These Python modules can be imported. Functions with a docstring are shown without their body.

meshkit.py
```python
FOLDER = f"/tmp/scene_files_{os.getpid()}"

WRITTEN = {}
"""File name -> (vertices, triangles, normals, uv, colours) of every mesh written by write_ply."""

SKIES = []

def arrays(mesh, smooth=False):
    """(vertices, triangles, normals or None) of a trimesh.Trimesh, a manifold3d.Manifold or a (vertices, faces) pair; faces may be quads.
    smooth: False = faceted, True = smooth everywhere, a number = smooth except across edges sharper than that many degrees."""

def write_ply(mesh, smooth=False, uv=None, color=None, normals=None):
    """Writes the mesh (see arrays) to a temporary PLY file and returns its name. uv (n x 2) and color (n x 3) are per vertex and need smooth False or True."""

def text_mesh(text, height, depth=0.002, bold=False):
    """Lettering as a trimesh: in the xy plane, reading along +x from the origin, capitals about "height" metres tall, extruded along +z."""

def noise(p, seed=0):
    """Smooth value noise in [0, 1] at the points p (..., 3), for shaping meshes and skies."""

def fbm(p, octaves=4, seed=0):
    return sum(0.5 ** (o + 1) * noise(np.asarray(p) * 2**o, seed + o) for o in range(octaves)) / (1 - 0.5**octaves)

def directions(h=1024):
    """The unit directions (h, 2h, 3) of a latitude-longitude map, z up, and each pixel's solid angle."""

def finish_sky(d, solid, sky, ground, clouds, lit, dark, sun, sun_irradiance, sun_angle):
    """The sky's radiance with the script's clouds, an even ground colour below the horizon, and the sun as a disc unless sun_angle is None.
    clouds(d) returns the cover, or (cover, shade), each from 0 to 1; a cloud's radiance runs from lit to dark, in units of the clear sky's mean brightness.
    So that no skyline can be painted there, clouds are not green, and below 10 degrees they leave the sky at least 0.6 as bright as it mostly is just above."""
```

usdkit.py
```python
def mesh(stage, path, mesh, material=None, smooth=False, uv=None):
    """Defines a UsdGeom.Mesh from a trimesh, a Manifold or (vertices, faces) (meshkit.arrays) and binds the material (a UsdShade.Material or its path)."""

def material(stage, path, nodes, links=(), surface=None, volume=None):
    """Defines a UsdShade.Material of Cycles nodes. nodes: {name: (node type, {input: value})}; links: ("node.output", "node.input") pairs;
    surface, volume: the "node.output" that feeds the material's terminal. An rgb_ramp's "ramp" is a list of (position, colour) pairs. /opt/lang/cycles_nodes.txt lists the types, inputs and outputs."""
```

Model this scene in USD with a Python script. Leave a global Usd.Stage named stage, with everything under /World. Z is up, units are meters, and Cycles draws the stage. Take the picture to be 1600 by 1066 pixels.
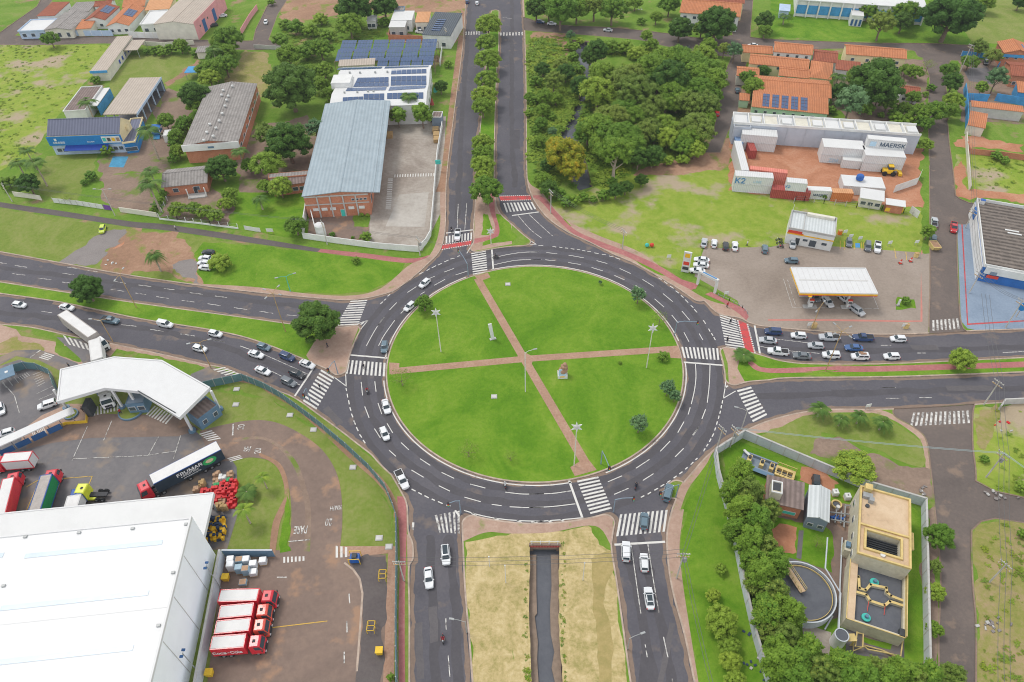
import math,random
import numpy as np,trimesh,usdkit,meshkit
from shapely.geometry import Polygon,LineString,Point,MultiPolygon,box as sbox
from shapely.ops import unary_union
from pxr import Usd,UsdGeom,UsdLux,UsdShade,Gf,Sdf
stage=Usd.Stage.CreateInMemory()
UsdGeom.SetStageUpAxis(stage,'Z');UsdGeom.SetStageMetersPerUnit(stage,1.0)
UsdGeom.Xform.Define(stage,'/World');UsdGeom.Scope.Define(stage,'/World/Looks')
PI=math.pi
# ---------------------------------------------------------------- camera, sky, sun, exposure
H,FPX,PITCH,ROLL=116.0,1120.0,math.radians(44.62),math.radians(-1.68)
_fw=np.array([0,math.cos(PITCH),-math.sin(PITCH)]);_r0=np.array([1.0,0,0]);_u0=np.cross(_r0,_fw)
_r=_r0*math.cos(ROLL)+_u0*math.sin(ROLL);_u=-_r0*math.sin(ROLL)+_u0*math.cos(ROLL)
cam=UsdGeom.Camera.Define(stage,'/World/camera')
cam.CreateHorizontalApertureAttr(36.0);cam.CreateVerticalApertureAttr(24.0);cam.CreateFocalLengthAttr(36.0*FPX/1600)
cam.CreateClippingRangeAttr(Gf.Vec2f(0.5,20000))
cam.AddTransformOp().Set(Gf.Matrix4d(*_r,0,*_u,0,*(-_fw),0,0,0,H,1))
EXPOSURE=0.19
cam.CreateExposureAttr(EXPOSURE)
SUN=np.array([-0.42,0.30,0.86]);SUN/=np.linalg.norm(SUN)
dome=UsdLux.DomeLight.Define(stage,'/World/sky')
dome.GetPrim().SetCustomDataByKey('kind','structure')
skym=usdkit.material(stage,'/World/Looks/sky_light',{'s':('sky_texture',{'sky_type':'single_scattering','sun_disc':False,'sun_elevation':math.asin(SUN[2]),'sun_rotation':math.atan2(SUN[0],SUN[1])}),'tc':('texture_coordinate',{}),'n':('noise_texture',{'scale':2.2,'detail':5.0,'roughness':0.55}),'r':('rgb_ramp',{'ramp':[(0.3,(0.62,)*3),(0.75,(0.92,)*3)]}),'cl':('rgb_ramp',{'ramp':[(0.25,(8.6,8.9,9.4)),(0.8,(12.5,12.5,12.4))]}),'m':('mix_color',{}),'b':('background_shader',{'strength':0.095})},[('tc.generated','n.vector'),('n.fac','r.fac'),('n.fac','cl.fac'),('r.color','m.fac'),('s.color','m.a'),('cl.color','m.b'),('m.result','b.color')],surface='b.background')
UsdShade.MaterialBindingAPI.Apply(dome.GetPrim()).Bind(skym)
sun=UsdLux.DistantLight.Define(stage,'/World/sun')
sun.CreateNormalizeAttr(True);sun.CreateIntensityAttr(0.42);sun.CreateAngleAttr(17.0);sun.CreateColorAttr(Gf.Vec3f(1.0,0.96,0.9))
_z=SUN;_x=np.cross([0,0,1.0],_z);_x/=np.linalg.norm(_x);_y=np.cross(_z,_x)
sun.AddTransformOp().Set(Gf.Matrix4d(*_x,0,*_y,0,*_z,0,0,0,0,1))
# ---------------------------------------------------------------- from picture positions to points of the place
def P(u,v,z=0.0):
 d=(u-800)/FPX*_r-(v-533)/FPX*_u+_fw
 t=(z-H)/d[2]
 return np.array([d[0]*t,d[1]*t])
ZONE={}
for i,c in enumerate('abcd'):
 for j in range(4):ZONE[c+str(j)]=(400*j,(0,270,530,796)[i],400/1579)
for k,o in dict(e1=(590,380),e2=(830,380),e3=(590,540),e4=(830,540),e5=(590,650),e6=(830,650),f8=(1180,500)).items():ZONE[k]=(*o,.1625)
for k,o in dict(f1=(0,680),f2=(200,680),f3=(300,810),f4=(300,920),f5=(0,540),f6=(1140,690)).items():ZONE[k]=(*o,200/1579)
for k,o in dict(g1=(1130,180,.13138),g2=(1270,190,.14073),g3=(1480,50,.14068),g4=(1490,300,.16897),g5=(1215,320,.1688),g6=(50,130,.12666),g7=(510,55,.12195),g8=(1290,740,.16878)).items():ZONE[k]=o
ZONE['f7']=(1200,840,280/1579);ZONE['px']=(0,0,1.0)
def zp(r,*c):
 x,y,s=ZONE[r]
 return [(x+c[i]*s,y+c[i+1]*s) for i in range(0,len(c),2)]
def W(pts,z=0.0): return np.array([P(u,v,z) for u,v in pts])
def wz(r,*c,z=0.0): return W(zp(r,*c),z)
def poly(pts,z=0.0):
 p=Polygon(W(pts,z)); return p if p.is_valid else p.buffer(0)
def zpoly(r,*c): return poly(zp(r,*c))
def curve(pts,n=6):
 p=np.asarray(pts,float);out=[]
 q=np.vstack([2*p[0]-p[1],p,2*p[-1]-p[-2]])
 for i in range(1,len(q)-2):
  for t in np.arange(n)/n:
   a,b,c,d=q[i-1:i+3]
   out.append(.5*(2*b+(c-a)*t+(2*a-5*b+4*c-d)*t*t+(3*b-a-3*c+d)*t**3))
 return np.vstack([out,p[-1]])
def ribbon(left,right):
 """an area between two traced edges, each smoothed"""
 p=Polygon(np.vstack([curve(W(left)),curve(W(right))[::-1]])); return p if p.is_valid else p.buffer(0)
# ---------------------------------------------------------------- meshes
def join(ms):
 vs,fs,n=[],[],0
 for v,f in ms:
  vs.append(v);fs.append(np.asarray(f)+n);n+=len(v)
 return np.vstack(vs),np.vstack(fs)
_BF=np.array([[0,2,1],[0,3,2],[4,5,6],[4,6,7],[0,1,5],[0,5,4],[1,2,6],[1,6,5],[2,3,7],[2,7,6],[3,0,4],[3,4,7]])
def hexa(b,t): return np.vstack([b,t]).astype(float),_BF
def box(sx,sy,sz,c=(0,0,0)):
 """c: middle of the bottom face"""
 x,y=sx/2,sy/2;q=np.array([(-x,-y),(x,-y),(x,y),(-x,y)])
 b=np.c_[q+np.asarray(c[:2]),np.full(4,c[2])];t=b.copy();t[:,2]+=sz
 return hexa(b,t)
def xf(m,loc=(0,0,0),rz=0.0,s=1.0,ry=0.0,rx=0.0):
 v,f=m;v=v*s
 if rx:c,n=math.cos(rx),math.sin(rx);v=v@np.array([[1,0,0],[0,c,n],[0,-n,c]])
 if ry:c,n=math.cos(ry),math.sin(ry);v=v@np.array([[c,0,-n],[0,1,0],[n,0,c]])
 if rz:c,n=math.cos(rz),math.sin(rz);v=v@np.array([[c,n,0],[-n,c,0],[0,0,1]])
 return v+np.asarray(loc,float),f
def _tri(p):
 return trimesh.creation.triangulate_polygon(p,engine='earcut')
def geoms(p):
 return [g for g in getattr(p,'geoms',[p]) if g.geom_type=='Polygon' and g.area>1e-3]
def sheet(p,z=0.0):
 ms=[]
 for g in geoms(p):
  v,f=_tri(g);v=np.c_[v,np.full(len(v),z)]
  n=np.cross(v[f[:,1]]-v[f[:,0]],v[f[:,2]]-v[f[:,0]])[:,2]
  f=np.where((n<0)[:,None],f[:,::-1],f);ms.append((v,f))
 return join(ms)
def prism(p,z0,z1):
 ms=[]
 for g in geoms(p):
  m=trimesh.creation.extrude_polygon(g,z1-z0,engine='earcut');v=np.array(m.vertices);v[:,2]+=z0;ms.append((v,np.array(m.faces)))
 return join(ms)
def tube(pts,r,n=6):
 p=np.asarray(pts,float);t=np.gradient(p,axis=0);t/=np.linalg.norm(t,axis=1,keepdims=True)+1e-12
 a=np.cross(t,np.where(np.abs(t[:,2:])<.9,[0,0,1.0],[1.0,0,0]));a/=np.linalg.norm(a,axis=1,keepdims=True)+1e-12
 b=np.cross(t,a);g=np.arange(n)*2*PI/n;r=np.broadcast_to(r,(len(p),))
 v=(p[:,None]+r[:,None,None]*(np.cos(g)[None,:,None]*a[:,None]+np.sin(g)[None,:,None]*b[:,None])).reshape(-1,3);f=[]
 for i in range(len(p)-1):
  for j in range(n):
   q=[i*n+j,i*n+(j+1)%n,(i+1)*n+(j+1)%n,(i+1)*n+j];f+=[[q[0],q[1],q[2]],[q[0],q[2],q[3]]]
 e=(len(p)-1)*n
 for j in range(1,n-1):f+=[[0,j+1,j],[e,e+j,e+j+1]]
 return v,np.array(f)
def cyl(r,h,c=(0,0,0),n=12,r2=None): return tube([(c[0],c[1],c[2]),(c[0],c[1],c[2]+h)],[r,r if r2 is None else r2],n)
def lathe(prof,n=24,c=(0,0,0)):
 p=np.asarray(prof,float);g=np.arange(n)*2*PI/n
 v=np.stack([p[:,None,0]*np.cos(g),p[:,None,0]*np.sin(g),np.broadcast_to(p[:,None,1],(len(p),n))],-1).reshape(-1,3);f=[]
 for i in range(len(p)-1):
  for j in range(n):
   a,b,c2,d=i*n+j,i*n+(j+1)%n,(i+1)*n+(j+1)%n,(i+1)*n+j;f+=[[a,b,c2],[a,c2,d]]
 return v+np.asarray(c,float),np.array(f)
def text(s,h,bold=False,d=.02):
 m=meshkit.text_mesh(s,h,d,bold); return np.array(m.vertices),np.array(m.faces)
def text_on(s,a,b,hgt,off=.03,bold=True,fit=None):
 """lettering on an upright face: reads from a towards b (3D points on its lower line), standing up"""
 v,f=text(s,hgt,bold);a,b=np.asarray(a,float),np.asarray(b,float);x=(b-a)/np.linalg.norm(b-a)
 if fit:v=v*[fit/np.ptp(v[:,0]),1,1]
 n=np.cross(x,[0,0,1.0]);n/=np.linalg.norm(n);up=np.cross(n,x)
 return a+v[:,:1]*x+v[:,1:2]*up+(v[:,2:]+off)*n,f
def text_flat(s,at,rz,hgt,z,stretch=1.0,bold=True):
 v,f=text(s,hgt,bold,.004);v=v-[np.ptp(v[:,0])/2,0,0];v=v*[1,stretch,1]
 return xf((v,f),(at[0],at[1],z),rz)
# ---------------------------------------------------------------- prims
_count={}
def unique(path):
 if path not in _count:_count[path]=0; return path
 _count[path]+=1; return '%s_%03d'%(path,_count[path])
def tag(prim,label=None,cat=None,group=None,kind=None):
 for k,v in (('label',label),('category',cat),('group',group),('kind',kind)):
  if v:prim.SetCustomDataByKey(k,v)
 return prim
def thing(name,label,cat,loc=(0,0,0),rz=0.0,group=None,scale=None,ref=None,quiet=False):
 x=UsdGeom.Xform.Define(stage,unique('/World/'+name));x.AddTranslateOp().Set(Gf.Vec3d(*map(float,loc)))
 if rz:x.AddRotateZOp().Set(math.degrees(rz))
 if scale is not None:x.AddScaleOp().Set(Gf.Vec3f(*map(float,np.broadcast_to(scale,3))))
 p=tag(x.GetPrim(),label,cat,group)
 if ref:p.GetReferences().AddInternalReference(ref);p.SetInstanceable(True)
 return p
def proto(name):
 return stage.CreateClassPrim('/World/kind_'+name)
def part(parent,name,mesh,mat,label=None,smooth=False,kind=None):
 m=usdkit.mesh(stage,unique(str(parent.GetPath())+'/'+name),mesh,M(mat),smooth); return tag(m.GetPrim(),label,kind=kind)
def struct(name,mesh,mat,label=None,kind='structure'):
 m=usdkit.mesh(stage,unique('/World/'+name),mesh,M(mat)); return tag(m.GetPrim(),label,kind=kind)
def solo(name,mesh,mat,label,cat,group=None,smooth=False):
 m=usdkit.mesh(stage,unique('/World/'+name),mesh,M(mat),smooth); return tag(m.GetPrim(),label,cat,group)
# ---------------------------------------------------------------- materials
_mats={}
RECIPE={}
def M(name):
 if name not in _mats:_mats[name]=RECIPE[name](name)
 return _mats[name]
def plain(rgb,rough=.6,metal=0.0,dirt=.12,scale=.6,spec=.3,coat=0.0):
 """one colour with faint wear in it"""
 def make(n):
  lo=tuple(c*(1-dirt) for c in rgb);hi=tuple(min(c*(1+dirt*.6),.95) for c in rgb)
  return usdkit.material(stage,'/World/Looks/'+n,{'g':('geometry',{}),'n':('noise_texture',{'scale':scale,'detail':6.0,'roughness':.65}),'r':('rgb_ramp',{'ramp':[(.3,lo),(.7,hi)]}),'p':('principled_bsdf',{'roughness':rough,'metallic':metal,'specular_ior_level':spec,'coat_weight':coat})},[('g.position','n.vector'),('n.fac','r.fac'),('r.color','p.base_color')],surface='p.BSDF')
 return make
def ground(stops,s1=.05,s2=1.2,k=.6,rough=.95,bump=.0,dist=1.0,specks=None):
 """broad patches and fine mottling through one ramp; specks: (colour, scale, threshold) of small spots"""
 def make(n):
  nodes={'g':('geometry',{}),'a':('noise_texture',{'scale':s1,'detail':6.0,'roughness':.6,'distortion':dist}),'b':('noise_texture',{'scale':s2,'detail':5.0,'roughness':.7}),'x':('mix_float',{'fac':1-k}),'r':('rgb_ramp',{'ramp':stops}),'p':('principled_bsdf',{'roughness':rough,'specular_ior_level':.15})}
  links=[('g.position','a.vector'),('g.position','b.vector'),('a.fac','x.a'),('b.fac','x.b'),('x.result','r.fac')]
  out='r.color'
  if specks:
   nodes|={'sn':('noise_texture',{'scale':specks[1],'detail':4.0,'roughness':.6}),'sr':('rgb_ramp',{'ramp':[(specks[2]-.05,(0,0,0)),(specks[2]+.05,(1,1,1))]}),'sm':('mix_color',{'b':specks[0]})}
   links+=[('g.position','sn.vector'),('sn.fac','sr.fac'),('sr.color','sm.fac'),('r.color','sm.a')];out='sm.result'
  links.append((out,'p.base_color'))
  if bump:
   nodes['bm']=('bump',{'strength':.6,'distance':bump});links+=[('b.fac','bm.height'),('bm.normal','p.normal')]
  return usdkit.material(stage,'/World/Looks/'+n,nodes,links,surface='p.BSDF')
 return make
def worn_paint(rgb,under=(.09,.085,.09),wear=.40,scale=1.1):
 def make(n):
  return usdkit.material(stage,'/World/Looks/'+n,{'g':('geometry',{}),'n':('noise_texture',{'scale':scale,'detail':8.0,'roughness':.75}),'r':('rgb_ramp',{'ramp':[(wear-.06,under),(wear+.06,rgb)]}),'p':('principled_bsdf',{'roughness':.8,'specular_ior_level':.2})},[('g.position','n.vector'),('n.fac','r.fac'),('r.color','p.base_color')],surface='p.BSDF')
 return make
def striped(c1,c2,period,rough=.6,dirt=.2,bump=.04,axis='x',spec=.3,metal=0.0,stain=None):
 """corrugated sheet or rows of tiles: relief in the part's own x or y, with stains"""
 def make(n):
  nodes={'t':('texture_coordinate',{}),'g':('geometry',{}),'w':('wave_texture',{'bands_direction':axis,'scale':.314/period,'distortion':.0}),'n':('noise_texture',{'scale':.35,'detail':8.0,'roughness':.7}),'r':('rgb_ramp',{'ramp':[(0,c1),(1,c2)]}),'d':('rgb_ramp',{'ramp':[(.3,tuple(1-dirt for _ in '123')),(.7,(1,1,1))]}),'m':('mix_color',{'blend_type':'multiply','fac':1.0}),'b':('bump',{'strength':.7,'distance':bump}),'p':('principled_bsdf',{'roughness':rough,'specular_ior_level':spec,'metallic':metal})}
  links=[('t.object','w.vector'),('g.position','n.vector'),('w.fac','r.fac'),('n.fac','d.fac'),('r.color','m.a'),('d.color','m.b'),('w.fac','b.height'),('b.normal','p.normal')]
  out='m.result'
  if stain:
   nodes|={'sn':('noise_texture',{'scale':.9,'detail':6.0,'roughness':.7}),'sr':('rgb_ramp',{'ramp':[(.5,(0,0,0)),(.72,(.8,)*3)]}),'sm':('mix_color',{'b':stain})}
   links+=[('g.position','sn.vector'),('sn.fac','sr.fac'),('sr.color','sm.fac'),(out,'sm.a')];out='sm.result'
  links.append((out,'p.base_color'))
  return usdkit.material(stage,'/World/Looks/'+n,nodes,links,surface='p.BSDF')
 return make
def leafy(dark,mid,light,trans=.2):
 """leaves: hue varies from clump to clump and from tree to tree"""
 def make(n):
  return usdkit.material(stage,'/World/Looks/'+n,{'t':('texture_coordinate',{}),'o':('object_info',{}),'n':('noise_texture',{'scale':.8,'detail':3.0}),'g':('geometry',{}),'x':('mix_float',{'fac':.45}),'r':('rgb_ramp',{'ramp':[(.25,dark),(.5,mid),(.75,light)]}),'h':('hsv',{'saturation':1.0}),'v':('math',{'math_type':'multiply_add','value2':.35,'value3':.82}),'hh':('math',{'math_type':'multiply_add','value2':-.03,'value3':.515}),'d':('principled_bsdf',{'roughness':.65,'specular_ior_level':.25}),'tr':('translucent_bsdf',{}),'mx':('mix_closure',{'fac':trans})},[('t.object','n.vector'),('n.fac','x.a'),('g.random_per_island','x.b'),('x.result','r.fac'),('r.color','h.color'),('o.random','v.value1'),('v.value','h.value'),('o.random','hh.value1'),('hh.value','h.hue'),('h.color','d.base_color'),('h.color','tr.color'),('d.BSDF','mx.closure1'),('tr.BSDF','mx.closure2')],surface='mx.closure')
 return make
RECIPE.update(asphalt=ground([(.28,(.078,.075,.086)),(.5,(.098,.094,.107)),(.7,(.128,.12,.13))],.05,2.2,.6,.85,specks=((.165,.135,.12),.16,.64)),asphalt_patch=ground([(.3,(.095,.088,.094)),(.7,(.135,.124,.126))],.3,3.0,.5,.8),asphalt_track=ground([(.3,(.070,.066,.073)),(.7,(.097,.091,.099))],.3,3.0,.5,.75),road_dust=ground([(.3,(.17,.125,.10)),(.7,(.26,.19,.145))],.2,2.0,.5),asphalt_worn=ground([(.25,(.098,.082,.076)),(.5,(.140,.115,.103)),(.75,(.205,.16,.135))],.06,1.8,.65,.9,specks=((.215,.16,.125),.22,.64)),asphalt_path=ground([(.3,(.095,.08,.08)),(.7,(.14,.122,.115))],.2,2.0,.5),yard_concrete=ground([(.22,(.17,.14,.115)),(.42,(.27,.23,.195)),(.58,(.38,.34,.295)),(.8,(.50,.46,.415))],.07,1.0,.65,.85),yard_light=ground([(.25,(.27,.24,.21)),(.5,(.40,.37,.33)),(.75,(.50,.47,.43))],.12,1.0,.6,.85),yard_grey=ground([(.3,(.095,.09,.098)),(.5,(.14,.131,.135)),(.7,(.19,.17,.165))],.06,.9,.6,.38,specks=((.235,.18,.135),.1,.58)),yard_brown=ground([(.28,(.135,.10,.083)),(.5,(.20,.145,.118)),(.72,(.275,.195,.15))],.06,.9,.62,.8,specks=((.31,.195,.13),.16,.62)),court_paving=ground([(.28,(.20,.16,.13)),(.5,(.285,.235,.195)),(.72,(.36,.305,.26))],.06,1.5,.6,.85),lawn=ground([(.22,(.058,.145,.008)),(.42,(.092,.205,.011)),(.55,(.14,.25,.02)),(.68,(.20,.285,.04)),(.85,(.27,.29,.09))],.05,1.1,.68,bump=.25,dist=2.5),grass=ground([(.22,(.065,.145,.011)),(.4,(.105,.205,.018)),(.56,(.155,.245,.035)),(.72,(.24,.255,.08)),(.85,(.33,.225,.13))],.045,.9,.6,bump=.3,dist=2.0,specks=((.30,.195,.125),.09,.64)),meadow=ground([(.22,(.105,.19,.015)),(.4,(.175,.265,.026)),(.55,(.245,.305,.048)),(.72,(.31,.31,.10)),(.88,(.34,.26,.17))],.06,.5,.55,bump=.4,dist=2.5,specks=((.36,.29,.20),.07,.57)),grass_pale=ground([(.22,(.10,.17,.02)),(.45,(.165,.22,.04)),(.65,(.245,.255,.085)),(.85,(.34,.225,.135))],.07,1.0,.55,bump=.2,dist=2.0),grass_mixed=ground([(.25,(.13,.185,.028)),(.45,(.235,.23,.065)),(.6,(.32,.245,.13)),(.8,(.38,.23,.14))],.1,1.1,.55,bump=.2,dist=2.0),straw=ground([(.28,(.19,.20,.055)),(.40,(.33,.28,.11)),(.5,(.45,.355,.17)),(.62,(.56,.455,.25)),(.82,(.34,.25,.14))],.16,1.5,.52,bump=.35,dist=2.0,specks=((.27,.245,.075),.06,.63)),straw_dark=ground([(.2,(.21,.20,.06)),(.5,(.34,.27,.11)),(.8,(.50,.38,.18))],.15,1.0,.5,bump=.3,dist=2.0),soil=ground([(.28,(.21,.125,.08)),(.5,(.31,.185,.12)),(.7,(.42,.27,.18))],.08,1.0,.55,specks=((.19,.21,.05),.16,.60)),red_soil=ground([(.28,(.29,.125,.065)),(.5,(.41,.19,.11)),(.72,(.50,.29,.19))],.1,1.2,.6),soil_brown=ground([(.28,(.16,.11,.085)),(.5,(.235,.17,.13)),(.7,(.32,.23,.175))],.1,1.3,.55,specks=((.14,.19,.04),.12,.60)),gravel=ground([(.3,(.17,.15,.145)),(.7,(.27,.245,.23))],.15,3.0,.4),sidewalk=ground([(.25,(.27,.17,.125)),(.5,(.38,.26,.20)),(.75,(.48,.36,.29))],.15,1.4,.5,specks=((.24,.23,.10),.35,.66)),brick_path=ground([(.28,(.25,.145,.10)),(.5,(.355,.22,.155)),(.72,(.45,.31,.235))],.2,2.2,.45),cycle_red=ground([(.25,(.24,.095,.09)),(.5,(.36,.14,.135)),(.75,(.47,.24,.21))],.12,1.5,.5),tactile_red=plain((.47,.19,.155),.85),kerb=plain((.42,.33,.265),.85,dirt=.35),kerb_yellow=worn_paint((.48,.27,.06),(.38,.27,.2),.45,.7),paint=worn_paint((.60,.585,.55),(.20,.185,.18),.385,1.0),paint_worn=worn_paint((.58,.565,.53),(.16,.145,.14),.475),paint_yellow=worn_paint((.62,.40,.07),(.2,.16,.12),.42),paint_red=worn_paint((.50,.07,.07),(.25,.085,.085),.47,.8),paint_blue=worn_paint((.07,.26,.52),(.2,.2,.2),.36),blue_paving=ground([(.3,(.16,.21,.28)),(.7,(.27,.33,.41))],.1,2.0,.5),blue_floor=plain((.06,.26,.42),.8,dirt=.3),water_dark=ground([(.3,(.085,.09,.105)),(.7,(.125,.13,.145))],.2,.9,.5,.12),canal_wall=ground([(.3,(.16,.12,.09)),(.7,(.29,.22,.17))],.2,1.0,.5))
RECIPE.update(leaf_dark=leafy((0.064,0.140,0.017),(0.116,0.230,0.029),(0.191,0.319,0.053)),leaf_mid=leafy((0.133,0.241,0.021),(0.232,0.370,0.042),(0.348,0.482,0.084)),leaf_bright=leafy((0.197,0.302,0.029),(0.325,0.459,0.061),(0.464,0.571,0.116)),leaf_straw=leafy((0.394,0.302,0.105),(0.557,0.426,0.168),(0.696,0.560,0.263),.1),leaf_olive=leafy((0.168,0.241,0.035),(0.284,0.375,0.069),(0.418,0.493,0.126)),leaf_yellow=leafy((0.232,0.269,0.015),(0.580,0.403,0.021),(0.750,0.526,0.032)),leaf_palm=leafy((0.099,0.190,0.032),(0.186,0.314,0.058),(0.302,0.426,0.105),.3),leaf_blue=leafy((0.104,0.202,0.079),(0.180,0.308,0.131),(0.278,0.426,0.189)),leaf_weed=leafy((0.197,0.280,0.023),(0.284,0.358,0.040),(0.360,0.403,0.074)),bark=plain((.22,.16,.12),.95,dirt=.3,scale=2.0),bark_pale=plain((.40,.33,.26),.95,dirt=.3,scale=2.0))
# ---------------------------------------------------------------- the ground and the roads
CW=np.array([.0415,.9632])*H;RI=.2855*H
_o=[p for r,c in (('e2',(270,35,355,46,575,80)),('e5',(345,710,407,743,471,774,535,802)),('e6',(1070,772,1136,740,1262,665,1385,584,1547,453)),('c1',(556,310,572,388,608,512,645,595)),('c2',(1298,385,1265,515,1240,590)),('e1',(38,570,147,460))) for p in zp(r,*c)]
RO=float(np.median(np.linalg.norm(W(_o)-CW,axis=1)))
island=Point(*CW).buffer(RI,64);ring=Point(*CW).buffer(RO+.1,64)
north_w=ribbon([(738,-60),(729,0),(727,20),(723,76),(710,177),(699,270),(697,330),(696,361),(689,389),(676,407)],[(774,-60),(767,20),(763,60),(757,120),(751,187),(743,270),(742,316),(739,354),(739,379),(729,394),(725,425)])
north_e=ribbon([(780,-60),(780,63),(777,106),(774,187),(773,270),(775,313),(782,333),(800,350),(819,367),(838,381),(880,410)],[(814,-60),(816,0),(819,50),(821.5,152),(822,253),(824,285),(830,305),(840.5,323),(858,343),(889,364),(922,379)])
ring_ne=poly([(850,381),(889,364),(922,379),(957,397),(992,412),(1028,432),(1061,452),(1091,473),(1122,490),(1127,538),(1060,500),(960,430)])
east_n=ribbon([(1100,470),(1122,490),(1155,497),(1172,505),(1200,511),(1301,519.5),(1377,523),(1452,521),(1529,517),(1700,512)],[(1115,532),(1127,538),(1140,543),(1166,548),(1188,554),(1225,564),(1276,568),(1403,567),(1600,558),(1700,553)])
east_s=ribbon([(1115,640),(1131,622),(1139.5,608.5),(1165,598),(1200,594.6),(1238,591),(1403,589),(1600,582),(1700,579)],[(1051,793),(1061,763),(1079,740),(1104,712),(1129,692),(1165,672),(1200,657),(1251,644),(1301,639),(1365,639),(1450,636),(1600,626),(1700,622)])
south_e=ribbon([(940,775),(962,798),(958,838),(957,859),(965,910),(975,981),(987,1066),(1000,1140)],[(1055,780),(1048,800),(1041,834),(1043,880),(1051,928),(1069,994),(1084,1066),(1102,1140)])
south_w=ribbon([(600,720),(628,768),(637,790),(639,829),(646,850),(646,876),(640,888),(641,960),(641,1066),(642,1140)],[(715,785),(720,801),(722,847),(725.5,923),(732,999),(737,1066),(744,1140)])
west_s=ribbon([(-90,446),(0,459),(96,473),(215,498),(329,516),(400,533),(491,569),(516,581),(538,601),(580,640)],[(-90,497),(0,506),(50,511),(110,524),(167,535),(253,553),(317,568),(355,576),(425,606),(461,621),(501,649),(552,687),(618,743),(640,800)])
west_n=ribbon([(-90,380),(0,394),(99,412),(198,430),(317,447),(400,457),(481,465),(549,469),(603,459),(628,447),(653,427),(684,398)],[(-90,427),(0,440),(109,457),(215,473),(400,498),(466,507),(524,511),(557,507),(575,498),(640,470),(700,440)])
main=unary_union([ring,north_w,north_e,ring_ne,east_n,east_s,south_e,south_w,west_s,west_n]).buffer(1.8).buffer(-1.8).difference(island)
street_top=ribbon([(815,26),(861,38),(952,43),(1040,52),(1100,60),(1150,55),(1200,61),(1352,67),(1453,68),(1520,71)],[(815,47),(914,54.5),(1003,63),(1040,72),(1100,84),(1160,88),(1271,77),(1415,77),(1441,90),(1520,96)])
street_dirt=ribbon([(1150,0),(1145,50),(1148,75),(1134,114),(1124,162),(1113,215),(1098,238)],[(1176,0),(1172,50),(1172,80),(1164,104),(1152,172),(1137,206),(1125,238)])
street_east=ribbon([(1440,70),(1444,98),(1453,122),(1451,165),(1453,270),(1454,432),(1453,480),(1452,525)],[(1520,72),(1499,80),(1479,110),(1481,203),(1489,270),(1494,330),(1495,404),(1500,498),(1512,520)])
street_side=poly([(1485,300),(1500,311),(1514,317),(1600,326),(1700,336),(1700,356),(1600,342),(1528,330),(1510,350),(1490,350)])
street_south=ribbon([(1400,630),(1398,649),(1428,667),(1448,687),(1456,738),(1462,796),(1471,897),(1468,999),(1470,1066),(1474,1140)],[(1530,620),(1520,640),(1519,692),(1524,740),(1522,790),(1517,835),(1519,910),(1524,973),(1524,1066),(1526,1140)])
street_south_side=poly([(1505,745),(1527,753),(1555,768),(1600,778),(1700,790),(1700,830),(1600,816),(1555,809),(1532,814),(1510,835)])
street_nw=ribbon([(-80,52),(0,52),(40,57),(177,57),(300,62),(380,64),(407,62)],[(-80,70),(0,70),(81,70),(172,68),(300,74),(400,78),(452,74)])
street_nw_up=poly([(-30,52),(0,51),(25,33),(58,10),(75,-20),(95,-20),(76,8),(61,28),(25,54),(10,62)])
street_n_up=poly([(395,68),(400,46),(415,15),(423,0),(430,-25),(458,-25),(448,0),(433,23),(419,62),(440,74)])
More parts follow.
